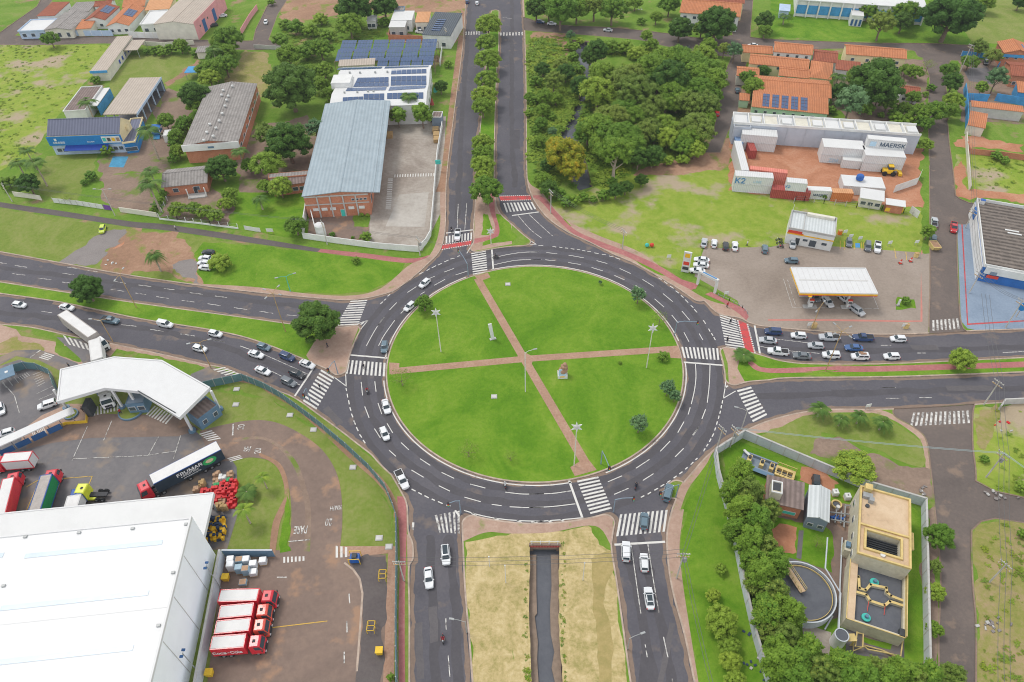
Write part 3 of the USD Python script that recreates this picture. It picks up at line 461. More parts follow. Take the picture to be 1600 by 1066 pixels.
cycle_crossing('b2',(-80,142),(112,138),(-70,170),(120,165),16)
cycle_crossing('b2',(1392,905),(1440,1112),(1452,930),(1500,1112),14)
lines('edge_marking',[('e6',[0,1017,150,1005,290,995,500,975]),('e5',[830,905,1000,955,1200,990,1400,1005,1600,1010]),('c2',[1308,165,1318,260,1305,360]),('c2',[1305,362,1380,318]),('c1',[605,5,585,60,575,100]),('c1',[552,215,556,290]),('c1',[556,288,485,235]),('b1',[690,908,630,985,600,1060]),('b1',[690,908,625,930]),('b2',[0,445,145,440]),('b2',[150,440,95,405]),('b1',[1345,420,1300,495])],.2)
ch=[]
for r,c in (('e6',(30,1017,75,1034)),('e6',(165,1006,205,1026)),('e6',(285,995,320,1016)),('e5',(900,930,950,955)),('e5',(1120,980,1170,1005)),('e5',(1340,1003,1385,1025)),('c2',(1312,180,1332,205)),('c2',(1316,230,1332,250)),('c2',(1312,300,1332,285)),('b1',(665,920,645,935)),('b1',(630,975,615,1000)),('c1',(598,20,580,45)),('e5',(745,905,785,960))):
 ch.append((r,list(c)))
lines('edge_marking',ch,.35)
gaps=[math.atan2(*(P(*zp(r_,x_,y_)[0])-CW)[::-1]) for r_,x_,y_ in (('e1',985,300),('e4',1440,60),('e6',540,560),('e3',100,220))]
ang=np.linspace(-PI,PI,721);keep=np.array([min(abs((a-g+PI)%(2*PI)-PI) for g in gaps)>.10 for a in ang]);ms_=[]
for a0,a1,k in zip(ang[:-1],ang[1:],keep[:-1]&keep[1:]):
 if k:ms_.append(sheet(Polygon([CW+(RI+r_)*np.array([math.cos(a),math.sin(a)]) for r_,a in ((.38,a0),(.62,a0),(.62,a1),(.38,a1))]),ZM))
struct('edge_marking',join(ms_),'paint')
def flat(name,mesh,mat='paint_worn'):struct(name,mesh,mat)
up=wz('d1',280,130,330,122)
flat('ground_lettering',text_flat('PARE',P(*zp('d1',282,105)[0]),PI+.03,.72,.075,2.1))
flat('ground_lettering',text_flat('20',P(*zp('d1',455,60)[0]),PI+.03,.75,.075,1.9));flat('ground_lettering',text_flat('KM/H',P(*zp('c1',495,1030)[0]),PI+.1,.6,.075,1.5))
flat('ground_lettering',text_flat('20',P(*zp('c0',1505,545)[0]),PI*.5,.8,.075,1.6));flat('ground_lettering',text_flat('20',P(*zp('c1',30,690)[0]),PI*.55,.8,.075,1.6));flat('ground_lettering',text_flat('SE',P(*zp('c0',1545,680)[0]),PI*.5,.8,.075,1.6))
# ---------------------------------------------------------------- vehicles
for n,c in dict(white=(.66,.67,.68),silver=(.42,.44,.46),grey=(.13,.145,.16),black=(.018,.019,.022),navy=(.02,.045,.12),blue=(.035,.10,.26),steel=(.10,.16,.20),red=(.50,.02,.025),lime=(.50,.62,.04),beige=(.50,.45,.36)).items():
 RECIPE['paint_'+n+'_car']=plain(c,.28,dirt=.05,coat=.6,spec=.5)
RECIPE.update(car_glass=plain((.025,.04,.05),.08,dirt=.05,spec=.6),rubber=plain((.02,.02,.021),.8),rim=plain((.32,.33,.34),.4,.6),lamp_white=plain((.75,.77,.78),.2,spec=.6),lamp_red=plain((.45,.02,.02),.25,spec=.6),black_plastic=plain((.03,.03,.032),.6),chassis=plain((.05,.05,.055),.7),truck_red=plain((.55,.015,.03),.35,coat=.4,spec=.5),truck_orange=plain((.62,.075,.045),.35,coat=.4,spec=.5),truck_lime=plain((.62,.66,.04),.35,spec=.5),truck_white=plain((.72,.72,.72),.4,dirt=.06),truck_blue=plain((.02,.08,.30),.4),box_white=plain((.62,.61,.595),.5,dirt=.07),box_dark=plain((.022,.035,.05),.45),tarp_grey=ground([(.3,(.30,.27,.25)),(.7,(.47,.43,.40))],.5,2.5,.5),tarp_green=striped((.01,.20,.06),(.02,.36,.11),.5,axis='y'),letter_white=plain((.75,.75,.75),.6,dirt=.03),emblem_green=plain((.03,.33,.10),.5),emblem_sand=plain((.62,.50,.33),.6),letter_grey=plain((.28,.32,.36),.6),skin=plain((.42,.25,.17),.6),cloth_dark=plain((.03,.035,.05),.9),cloth_red=plain((.42,.04,.05),.9),cloth_white=plain((.6,.6,.6),.9),helmet_black=plain((.02,.02,.025),.2,spec=.6),helmet_white=plain((.6,.6,.6),.2),hair=plain((.03,.02,.015),.8))
def loop(sections):
 """a skin over rings of equal length, closed at both ends"""
 n=len(sections[0]);v=np.vstack(sections);f=[]
 for i in range(len(sections)-1):
  for j in range(n):
   a,b,c,d=i*n+j,i*n+(j+1)%n,(i+1)*n+(j+1)%n,(i+1)*n+j;f+=[[a,b,c],[a,c,d]]
 e=(len(sections)-1)*n
 for j in range(1,n-1):f+=[[0,j+1,j],[e,e+j,e+j+1]]
 return v,np.array(f)
def plan(l,w,z,r=.35,taper=.06,x0=0,crown=None):
 """a rounded plan outline; crown(x) lowers the rim towards bonnet and boot"""
 g=np.linspace(0,2*PI,28,endpoint=False);c,s=np.cos(g),np.sin(g);k=.38
 x=np.sign(c)*np.abs(c)**k*l/2;y=np.sign(s)*np.abs(s)**k*w/2*(1-taper*(2*np.abs(x)/l)**3)
 return np.c_[x+x0,y,z+(crown(x) if crown else 0*x)]
def panel(q,off=.012):
 q=np.asarray(q,float);n=np.cross(q[1]-q[0],q[2]-q[0]);n/=np.linalg.norm(n);b=q-n*.02; return hexa(b,q+n*off)
CARS=dict(hatchback=(3.95,1.70,1.48,.92,.98,-1.86,.28,-1.50,.80,.92),sedan=(4.45,1.74,1.46,.92,1.02,-1.72,.32,-1.02,.78,.90),estate=(4.35,1.78,1.66,1.0,1.15,-2.08,.55,-1.80,.92,1.0),small_van=(4.35,1.70,1.82,1.0,1.15,-2.10,.55,-2.02,.86,1.0),pickup=(5.15,1.84,1.76,1.05,1.22,-.75,.62,-.52,.98,1.02))
CARS['glass_sedan']=CARS['sedan'];CARS['glass_estate']=CARS['estate']
def car_kind(kind,colour):
 key='%s_%s'%(colour,kind);path='/World/kind_'+key
 if stage.GetPrimAtPath(path): return path
 L,w,h,belt,cf,cr,rf,rr,nz,tz=CARS[kind];c=proto(key);m='paint_%s_car'%colour
 crown= lambda x:np.where(x>cf,(nz-belt)*((x-cf)/(L/2-cf)).clip(0,1)**1.5,np.where(x<cr,(tz-belt)*((cr-x)/max(L/2+cr,.1)).clip(0,1),0))
 low=loop([plan(L-.25,w-.16,.22),plan(L-.04,w,.38),plan(L,w,.62),plan(L-.04,w,belt-.10,crown=crown),plan(L-.16,w-.12,belt,crown=crown)])
 wi,wo=w/2-.09,w/2-.24
 b=np.array([[cr,-wi,belt-.03],[cf,-wi+.03,belt-.06],[cf,wi-.03,belt-.06],[cr,wi,belt-.03]])
 t=np.array([[rr,-wo,h-.06],[rf,-wo,h-.04],[rf,wo,h-.04],[rr,wo,h-.06]])
 t2=t*[1,.86,1]+[0,0,.06];t2[:,0]=(t2[:,0]-(rf+rr)/2)*.86+(rf+rr)/2
 body=[low,hexa(b,t),hexa(t,t2)]
 if 'glass' in kind:part(c,'glass_roof',box((rf-rr)*.84,wo*1.55,.02,((rf+rr)/2,0,h)),'car_glass')
 if kind=='pickup':
  bed=np.array([[-L/2+.14,-w/2+.16],[cr-.04,-w/2+.16],[cr-.04,w/2-.16],[-L/2+.14,w/2-.16]])
  part(c,'cargo_bed',prism(Polygon(bed),belt-.02,belt+.035),'black_plastic')
  for s in (-1,1):body.append(box(L/2+cr,.10,.12,((cr-L/2)/2,s*(w/2-.09),belt-.02)))
  body.append(box(.10,w-.14,.12,(-L/2+.08,0,belt-.02)))
 part(c,'body',join(body),m,smooth=35)
 def lerp(i,j,s): return b[i]+(t[i]-b[i])*s,b[j]+(t[j]-b[j])*s
 def face(i,j,s0,s1,m0,m1):
  a0,b0=lerp(i,j,s0);a1,b1=lerp(i,j,s1); return [a0+(b0-a0)*m0,a0+(b0-a0)*m1,a1+(b1-a1)*m1,a1+(b1-a1)*m0]
 part(c,'windscreen',panel(face(1,2,.08,.93,.04,.96)),'car_glass')
 if kind!='small_van' or colour!='white':part(c,'rear_window',panel(face(3,0,.2,.92,.08,.92)),'car_glass')
 k0=.52 if kind=='small_van' else .10
 part(c,'side_window',panel(face(0,1,.16,.90,k0,.50 if k0<.5 else .93)),'car_glass');part(c,'side_window',panel(face(2,3,.16,.90,.07,.48)),'car_glass')
 if k0<.5:part(c,'side_window',panel(face(0,1,.16,.90,.535,.93)),'car_glass');part(c,'side_window',panel(face(2,3,.16,.90,.515,.90)),'car_glass')
 for sx in (1,-1):
  for s in (1,-1):
   wh=part(c,'wheel',xf(cyl(.31,.20,(0,0,-.1),14),(sx*L*.305+.03,s*(w/2-.11),.31),rx=PI/2),'rubber')
 for s in (1,-1):
  part(c,'headlight',xf(box(.30,.34,.15),(L/2-.24,s*(w/2-.30),nz-.20)),'lamp_white');part(c,'taillight',xf(box(.16,.20,.24),(-L/2+.12,s*(w/2-.22),tz-.30)),'lamp_red')
  part(c,'mirror',xf(box(.16,.20,.13),(cf-.28,s*(w/2+.06),belt-.02)),m)
 return path
def heading(u,v,du,dv,z=0):
 d=P(u+du*.3,v+dv*.3,z)-P(u,v,z); return math.atan2(d[1],d[0])
def car(kind,colour,at,d,label,group=None,z=-.13,ref=None,cat='car',name=None,rz=None):
 r,x,y=at;u,v=zp(r,x,y)[0];p=P(u,v,z+.55)
 if kind=='pickup' and cat=='car':cat='pickup'
 if kind=='small_van':cat='van'
 nm=name or {'pickup':'pickup_truck','small_van':'delivery_van'}.get(kind,'parked_car' if group and 'parked' in group else 'car')
 return thing(nm,label,cat,(p[0],p[1],z),heading(u,v,*d) if rz is None else rz,group,.9,ref or car_kind(kind,colour))
Q1='cars driving on the western avenue towards the roundabout'
for k,c,a,d,l in (('hatchback','white',('b0',120,815),(10,1.6),'white hatchback farthest left on the western avenue, beyond the white truck'),('sedan','white',('b0',412,830),(10,2),'white car half hidden behind the white truck turning into the gatehouse'),('pickup','steel',('b0',680,910),(10,2),'dark blue-green pickup with open bed just ahead of the white turning truck'),('small_van','white',('b0',1020,935),(10,2),'small white van with a windowless rear on the western avenue'),('hatchback','white',('b0',1328,993),(10,2.4),'white hatchback beside the grass median between the white van and the queue'),('hatchback','white',('c0',1232,58),(10,2.6),'white hatchback nearest the slip road of the gatehouse on the western avenue'),('hatchback','steel',('c1',48,48),(10,3.2),'dark green hatchback rearmost of the inner lane queue before the western crossing'),('sedan','white',('b0',1579,1120),(10,3.2),'white car behind the dark green hatchback, second from the rear in the middle lane'),('sedan','white',('c1',42,195),(10,4),'white sedan rearmost in the outer lane beside the green fence'),('estate','navy',('c1',192,108),(10,4),'dark navy car second from the stop line in the inner lane of the western avenue'),('sedan','white',('c1',315,155),(10,4.2),'white sedan first at the stop line beside the brick paved splitter island'),('estate','black',('c1',252,215),(10,4.4),'black car first at the stop line in the middle lane of the western avenue'),('estate','grey',('c1',202,265),(10,4.6),'dark grey car first at the stop line in the outer lane near the green fence')):
 car(k,c,a,d,l,Q1)
Q2='cars on the roundabout ring'
for k,c,a,d,l in (('hatchback','steel',('c1',792,48),(-1.2,10),'blue-grey car waiting at the stop line on the west side of the ring'),('sedan','white',('c1',803,415),(2.6,10),'white sedan hugging the round lawn just below the western crosswalk of the ring'),('hatchback','white',('c1',793,583),(4.2,10),'white hatchback in the middle lane of the ring, following the sedan by the lawn'),('pickup','white',('c1',900,868),(5,10),'white double cab pickup entering the south-western avenue beside the corner pavement'),('hatchback','white',('b1',1040,682),(-10,8.5),'white car on the ring just north-west of the round lawn, in the clear lane'),('hatchback','white',('b1',948,825),(-10,8.5),'white car on the ring half behind the small tree of the round lawn'),('estate','steel',('c2',962,948),(2.5,-10),'dark teal suv on the ring leaving past the south-eastern corner pavement'),('hatchback','steel',('d2',815,72),(.6,-10),'blue-grey car driving over the zebra crossing of the south-eastern avenue')):
 car(k,c,a,d,l,Q2)
for k,c,a,d,l in (('estate','white',('d2',703,260),(0,-10),'white suv first at the stop line in the left lane of the south-eastern avenue'),('hatchback','white',('d2',815,328),(-.5,-10),'white hatchback second in line in the middle lane of the south-eastern avenue'),('glass_sedan','white',('d2',846,548),(-1.4,-10),'white sedan with a black glass roof alone behind the two waiting white cars'),('glass_estate','white',('d1',1170,282),(.8,10),'white suv with a dark roof window driving away on the south-western avenue'),('sedan','white',('d1',1065,422),(.8,10),'white sedan nearest the outer kerb on the south-western avenue'),('pickup','white',('b1',1243,385),(-1,10),'white pickup crossing the red cycle band at the foot of the northern avenue'),('hatchback','navy',('a1',1302,10),(.3,-10),'dark blue car parked at the far end of the northern avenue'),('hatchback','white',('a1',1363,20),(.3,-10),'white car farthest up the northern avenue beside the first median tree')):
 car(k,c,a,d,l)
Q3='cars queueing on the eastern avenue'
for k,c,a,d,l in (('estate','navy',('f8',172,112),(-10,-.6),'dark blue suv first in the far lane of the queue by the station pavement'),('hatchback','white',('f8',418,150),(-10,-.6),'white hatchback second in the far lane behind the dark blue suv'),('pickup','silver',('f8',710,168),(-10,-.5),'silver pickup with a long bed third in the far lane of the eastern queue'),('pickup','navy',('f8',1035,172),(-10,-.4),'dark navy double cab pickup fourth in the far lane of the eastern queue'),('hatchback','white',('f8',1375,182),(-10,-.2),'white hatchback last in the far lane of the eastern queue'),('sedan','silver',('f8',122,195),(-10,-1),'pale silver sedan first at the stop line in the middle lane of the eastern avenue'),('hatchback','silver',('f8',582,248),(-10,-.8),'silver hatchback second in the middle lane of the eastern queue'),('sedan','blue',('f8',948,268),(-10,-.5),'bright blue sedan last in the middle lane of the eastern queue'),('pickup','white',('f8',218,305),(-10,-1.2),'white pickup with an open black bed first in the lane beside the cycle track'),('sedan','grey',('f8',448,345),(-10,-.8),'grey sedan second in the lane beside the cycle track'),('estate','white',('f8',730,338),(-10,-.4),'white suv under the leaning lamp pole of the eastern avenue'),('estate','white',('f8',1008,352),(-10,-.2),'white car with luggage on its roof rack on the eastern avenue'),('hatchback','white',('f8',1312,350),(-10,0),'white hatchback last in the lane beside the cycle track')):
 car(k,c,a,d,l,Q3)
Q4='cars parked round the petrol station'
for k,c,a,d,l in (('sedan','silver',('b2',1185,432),(2,-10),'silver sedan leftmost of the row parked at the grass edge of the station'),('hatchback','white',('b2',1247,436),(1,-10),'white hatchback second of the row parked at the grass edge of the station'),('hatchback','black',('b2',1318,452),(.3,-10),'black hatchback in the row parked at the grass edge of the station'),('sedan','white',('b2',1375,452),(.2,-10),'white sedan next to the black hatchback at the grass edge of the station'),('hatchback','steel',('b2',1560,470),(.2,-10),'blue-grey hatchback parked alone between the row and the station shop'),('sedan','white',('b2',1170,537),(-10,-1),'white car farthest from the road of the three stacked beside the price totem'),('sedan','white',('b2',1166,570),(-10,-1),'white car in the middle of the three stacked beside the price totem'),('sedan','white',('b2',1143,604),(-10,-1),'white car nearest the road of the three stacked beside the price totem'),('hatchback','silver',('b3',152,440),(-.5,10),'pale blue-silver hatchback parked against the front of the station shop'),('hatchback','steel',('b3',145,542),(-10,-.5),'dark grey hatchback crossing the forecourt between shop and canopy'),('hatchback','grey',('b3',500,430),(-.3,10),'dark grey car parked by the bay with the blue wheelchair sign'),('estate','grey',('b3',615,455),(-.3,10),'charcoal suv parked beside the white pickup at the station lawn'),('pickup','white',('b3',675,460),(-.5,10),'white pickup parked rightmost at the edge of the station lawn'),('hatchback','grey',('b3',290,765),(4,5),'car deep under the left end of the station canopy by the pumps'),('sedan','white',('b3',368,795),(5,6),'white car nosing out left of centre under the station canopy'),('hatchback','white',('b3',470,775),(5,4),'white hatchback under the middle of the station canopy'),('estate','silver',('b3',550,850),(7,5),'silver estate leaving the forecourt in front of the canopy')):
 car(k,c,a,d,l,Q4,z=.03)
for k,c,a,d,l,z in (('pickup','silver',('b3',1025,308),(0,-10),'silver pickup parked by the small round tree in the side street',-.13),('hatchback','steel',('b3',1020,405),(0,-10),'dark hatchback parked under the small round tree in the side street',-.13),('pickup','red',('b3',1145,338),(-.3,10),'red pickup parked beside the blue pavement of the corner shop',-.13),('hatchback','black',('b0',1285,492),(-10,-1),'dark blue car deepest in the shade of the bush on the western verge',.03),('hatchback','white',('b0',1265,528),(-10,-1),'white car second from the shade of the bush on the western verge',.03),('hatchback','white',('b0',1258,558),(-10,-1),'white car third of the four beside the bush on the western verge',.03),('hatchback','white',('b0',1265,585),(-10,-1),'white car nearest the road of the four beside the bush',.03),('hatchback','lime',('b0',632,348),(-3,10),'lime green hatchback parked on the gravel by the cycle track',.03),('estate','white',('c0',292,405),(-10,3.2),'white suv with dark windows leaving under the gatehouse canopy',.03),('hatchback','white',('c0',5,430),(2,10),'white car half cut by the left edge in the terminal car park',.03),('hatchback','white',('c0',35,580),(-10,3),'white car behind the covered walkway of the terminal',.03),('sedan','white',('a0',1372,97),(-10,1),'white car beside the far door of the pink warehouse',.03),('hatchback','black',('a0',1318,155),(-10,2),'dark car under the near door of the pink warehouse',.03),('hatchback','white',('a1',60,137),(-2,10),'white car alone on the rising street right of the pink warehouse',-.13),('hatchback','navy',('a2',175,135),(10,1),'dark blue car at the mouth of the far cross street',-.13),('sedan','white',('a2',245,146),(10,1),'white sedan at the mouth of the far cross street',-.13),('sedan','silver',('a2',592,186),(-10,-1),'silver car on the bend of the far cross street',-.13),('hatchback','black',('a2',1085,295),(2,-10),'black car parked between the round trees in front of the apartments',-.13),('sedan','white',('a2',1485,280),(-10,0),'white sedan at the crossroads beside the orange roofs',-.13),('hatchback','steel',('a2',1390,557),(0,-10),'blue-grey car parked on the dirt lane by the small green trees',-.13),('hatchback','red',('a2',1265,700),(0,-10),'dark red car parked at the lower end of the dirt lane',-.13),('pickup','white',('a1',1015,197),(-10,-1),'white pickup parked in the yard of the dark tiled shop',.03),('small_van','white',('a1',1110,740),(-10,-1),'white van parked beside the round clipped trees of the solar building',.03),('hatchback','black',('f6',1068,505),(.2,10),'dark blue-grey car parked on the red soil by the metal roofed shed',.03),('hatchback','black',('a3',1345,385),(0,10),'dark car parked in the walled yard in the far right corner',.03)):
 car(k,c,a,d,l,'cars parked off the avenues' if z>0 else None,z=z)
def on_car(words,name,mesh,mat,label,cat):
 p=next(q for q in stage.GetPrimAtPath('/World').GetChildren() if words in str(q.GetCustomDataByKey('label')))
 m=np.array(UsdGeom.Xformable(p).GetLocalTransformation());v,f=mesh;v=v@m[:3,:3]+m[3,:3];solo(name,(v,f),mat,label,cat)
on_car('luggage on its roof','roof_luggage',join([box(.7,.8,.3,(-.1,0,1.68)),box(.6,.5,.24,(-.85,.1,1.68)),box(.4,.4,.2,(.4,-.2,1.68))]),'soil','brown luggage tied on the roof of a white car','luggage')
# ---- motorcycles and their riders
import manifold3d as m3
def bones(segs):
 out=None
 for a,ra,b,rb in segs:
  s=[m3.Manifold.sphere(r,12).translate(tuple(map(float,p))) for p,r in ((a,ra),(b,rb))]
  h=m3.Manifold.batch_hull(s);out=h if out is None else out+h
 m=out.to_mesh();t=trimesh.Trimesh(m.vert_properties[:,:3],m.tri_verts);t=trimesh.Trimesh(*trimesh.remesh.subdivide(t.vertices,t.faces)) if len(t.faces)<1500 else t
 trimesh.smoothing.filter_taubin(t,iterations=4); return np.array(t.vertices),np.array(t.faces)
def figure(c,pose,shirt,trousers,head):
 J=pose
 arms=[(J['sh'+s],.05,J['el'+s],.04) for s in 'LR']+[(J['el'+s],.04,J['ha'+s],.032) for s in 'LR']
 legs=[(J['hp'+s],.085,J['kn'+s],.06) for s in 'LR']+[(J['kn'+s],.06,J['ft'+s],.04) for s in 'LR']+[(J['ft'+s],.04,np.asarray(J['ft'+s])+[.16,0,-.03],.035) for s in 'LR']
 hands=[]
 for s,k in (('L',1),('R',-1)):
  h=np.asarray(J['ha'+s],float)
  for i in range(4):hands.append((h,.022,h+[.09-.012*abs(i-1.5),k*.02*(i-1.5),-.05],.010))
  hands.append((h,.02,h+[.05,-k*.05,-.02],.011))
 torso=[(J['pel'],.12,J['che'],.13),(J['che'],.12,J['shL'],.06),(J['che'],.12,J['shR'],.06),(J['pel'],.1,J['hpL'],.09),(J['pel'],.1,J['hpR'],.09),(J['che'],.07,J['neck'],.055),(J['neck'],.055,J['head'],.06)]
 hd=np.asarray(J['head'],float)
 part(c,'body',bones(torso+arms+legs+hands+[(hd,.085,hd+[.015,0,.09],.095),(hd+[.085,0,.03],.018,hd+[.10,0,.01],.016)]),'skin',smooth=True)
 grow= lambda S,d:[(a,ra+d,b,rb+d) for a,ra,b,rb in S]
 part(c,'shirt',bones(grow(torso[:5]+arms[:2],.02)),shirt,smooth=True);part(c,'trousers',bones(grow(legs[:4]+torso[3:5],.018)),trousers,smooth=True)
 part(c,'shoes',bones(grow(legs[4:],.012)),'black_plastic',smooth=True)
 if head.startswith('helmet'):part(c,'helmet',bones([(hd+[-.01,0,.04],.135,hd+[.015,0,.08],.135)]),head,smooth=True)
 else :part(c,'hair',bones([(hd+[-.03,0,.09],.095,hd+[0,0,.12],.09)]),head,smooth=True)
RIDE=dict(pel=(-.2,0,.86),che=(-.02,0,1.22),neck=(.03,0,1.42),head=(.07,0,1.52),shL=(0,.2,1.32),shR=(0,-.2,1.32),elL=(.2,.3,1.12),elR=(.2,-.3,1.12),haL=(.47,.3,1.06),haR=(.47,-.3,1.06),hpL=(-.18,.12,.84),hpR=(-.18,-.12,.84),knL=(.24,.2,.72),knR=(.24,-.2,.72),ftL=(0,.2,.33),ftR=(0,-.2,.33))
STAND=dict(pel=(0,0,.95),che=(.01,0,1.28),neck=(0,0,1.48),head=(.02,0,1.58),shL=(0,.19,1.38),shR=(0,-.19,1.38),elL=(-.04,.26,1.1),elR=(.06,-.26,1.1),haL=(.06,.27,.86),haR=(.18,-.25,.88),hpL=(0,.1,.92),hpR=(0,-.1,.92),knL=(.12,.1,.5),knR=(-.02,-.1,.5),ftL=(.1,.1,.06),ftR=(-.2,-.1,.08))
def motorcycle_kind(col):
 c=proto(col+'_motorcycle');path=c.GetPath()
 for x in (-.62,.66):
  t=trimesh.creation.torus(.25,.07,16,8);w_=part(c,'wheel',xf((np.array(t.vertices),np.array(t.faces)),(x,0,.32),rx=PI/2),'rubber')
  part(c,'hub',xf(cyl(.12,.08,(0,0,-.04),8),(x,0,.32),rx=PI/2),'rim')
 part(c,'frame',join([tube([(-.62,.06,.32),(-.1,.08,.5),(.3,.06,.75),(.45,0,.95)],.04),tube([(-.62,-.06,.32),(-.1,-.08,.5),(.3,-.06,.75),(.45,0,.95)],.04),box(.42,.3,.34,(.02,0,.28))]),'chassis')
 part(c,'fork',join([tube([(.66,s*.1,.32),(.44,s*.08,.95)],.03) for s in (1,-1)]),'rim');part(c,'fuel_tank',bones([((.1,0,.78),.15,(.34,0,.84),.13)]),'paint_%s_car'%col,smooth=True)
 part(c,'seat',bones([((-.55,0,.76),.11,(-.05,0,.74),.11)]),'black_plastic',smooth=True);part(c,'handlebar',tube([(.32,.36,1.04),(.42,.2,1.0),(.42,-.2,1.0),(.32,-.36,1.04)],.02),'chassis');part(c,'headlight',cyl(.09,.1,(.56,0,.85),8),'lamp_white');part(c,'taillight',box(.06,.14,.08,(-.74,0,.72)),'lamp_red')
 return path
MK={c:motorcycle_kind(c) for c in ('red','black','grey')}
RK={}
for n,s,t,h in (('dark_rider','cloth_dark','cloth_dark','helmet_black'),('red_rider','cloth_red','cloth_dark','helmet_black'),('white_rider','cloth_white','cloth_dark','helmet_white')):
 RK[n]=proto(n);figure(RK[n],RIDE,s,t,h);RK[n]=RK[n].GetPath()
for n,s,t in (('red_walker','cloth_red','cloth_dark'),('white_walker','cloth_white','cloth_dark'),('dark_walker','cloth_dark','cloth_dark')):
 RK[n]=proto(n);figure(RK[n],STAND,s,t,'hair');RK[n]=RK[n].GetPath()
for mc,rd,a,d,where,wear in (('grey','red_rider',('c1',685,315),(0,10),'on the west side of the ring below the crosswalk','dark red shirt'),('black','white_rider',('e5',1225,662),(-2,-10),'on the south side of the ring beside the lawn','white helmet'),('black','dark_rider',('e6',1008,668),(3,-10),'on the ring near the south-eastern zebra crossing','dark clothes'),('red','red_rider',('d1',1152,795),(.3,10),'riding away alone down the south-western avenue','red shirt'),('black','dark_rider',('b1',1205,348),(0,10),'waiting beside the stop line of the northern avenue','dark clothes'),('black','dark_rider',('b1',1478,515),(-10,1),'waiting at the northern stop line of the ring','dark clothes')):
 u,v=zp(*a)[0];p=P(u,v,.5);rz=heading(u,v,*d)
 thing('motorcycle','%s motorcycle %s'%(mc,where),'motorcycle',(p[0],p[1],-.13),rz,'motorcycles on the roads',.92,MK[mc]);thing('person','rider in %s %s'%(wear,where),'person',(p[0],p[1],-.13),rz,None,.92,RK[rd])
for k,a,z,l in (('red_walker',('b2',1330,815),0,'person in a red top walking on the station corner pavement'),('dark_walker',('c1',438,35),0,'person in dark clothes standing in the shade of the big median tree'),('dark_walker',('c1',663,165),-.13,'person in dark clothes on the western crosswalk of the ring'),('dark_walker',('c1',390,290),-.13,'person in dark clothes crossing the western avenue zebra'),('white_walker',('b0',1080,338),0,'person cycling or walking on the dark cycle track'),('dark_walker',('c1',445,198),0,'person in dark clothes at the kerb of the splitter island'),('white_walker',('b2',1452,436),0,'person in a white shirt beside the parked cars of the station'),('dark_walker',('b2',1350,915),-.13,'person in dark clothes on the upper part of the eastern zebra'),('dark_walker',('b2',1330,1026),-.13,'person in dark clothes on the lower part of the eastern zebra'),('red_walker',('f5',1480,815),.02,'person in an orange vest beside the round planter of the gatehouse'),('dark_walker',('f5',1020,790),.02,'person in dark clothes under the gatehouse canopy'),('dark_walker',('f5',848,250),.02,'person in dark clothes behind the gatehouse canopy')):
 u,v=zp(*a)[0];p=P(u,v,.8);thing('person',l,'person',(p[0],p[1],z),random.Random(l).uniform(0,6.3),ref=RK[k])
# ---- trucks
def wheels(c,xs,w,r=.5):
 for x in xs:
  for s in (1,-1):
   q=part(c,'wheel',xf(cyl(r,.32,(0,0,-.16),16),(x,s*(w/2-.2),r),rx=PI/2),'rubber');part(c,'hub',xf(cyl(r*.45,.06,(0,0,-.03),10),(x,s*(w/2-.02),r),rx=PI/2),'rim')
def cab(c,x0,w,h,mat,l=2.1):
 """cab over the engine; x0 its back, facing +x"""
 b=np.array([[x0,-w/2,.55],[x0+l,-w/2,.55],[x0+l,w/2,.55],[x0,w/2,.55]]);mid=b+[0,0,(h-.5)*.52];mid[1:3,0]+=.04
 t=b*[1,.93,1]+[0,0,h-.62];t[1:3,0]-=.38;t2=t*[1,.86,1]+[0,0,.14];t2[1:3,0]-=.3;t2[[0,3],0]+=.15
 part(c,'cab',join([hexa(b,mid),hexa(mid,t),hexa(t,t2)]),mat)
 L= lambda i,s:mid[i]+(t[i]-mid[i])*s
 def face(i,j,m0,m1):a0,b0,a1,b1=L(i,.06),L(j,.06),L(i,.88),L(j,.88); return [a0+(b0-a0)*m0,a0+(b0-a0)*m1,a1+(b1-a1)*m1,a1+(b1-a1)*m0]
 part(c,'windscreen',panel(face(1,2,.05,.95)),'car_glass');part(c,'side_window',panel(face(0,1,.4,.92)),'car_glass');part(c,'side_window',panel(face(2,3,.08,.6)),'car_glass')
 part(c,'roof_hatch',box(.45,.5,.05,(x0+.75,0,h+.07)),'black_plastic');part(c,'grille',box(.05,w*.6,.55,(x0+l+.03,0,.85)),'black_plastic');part(c,'bumper',box(.16,w,.32,(x0+l+.06,0,.42)),'black_plastic')
 for s in (1,-1):part(c,'headlight',box(.06,.34,.2,(x0+l+.12,s*(w/2-.3),.62)),'lamp_white');part(c,'mirror',box(.1,.24,.5,(x0+l-.1,s*(w/2+.2),1.75)),'black_plastic')
def placed(corners,z):
 """corners: back-left, back-right, front-right, front-left of a box top at height z -> centre, heading, length, width"""
 c=W(corners,z);f=(c[2]+c[3])/2;b=(c[0]+c[1])/2;d=f-b;L=np.linalg.norm(d);d/=L;n=np.array([-d[1],d[0]])
 w=abs(((c[0]-c[1])@n+(c[3]-c[2])@n)/2); return (f+b)/2,math.atan2(d[1],d[0]),L,w
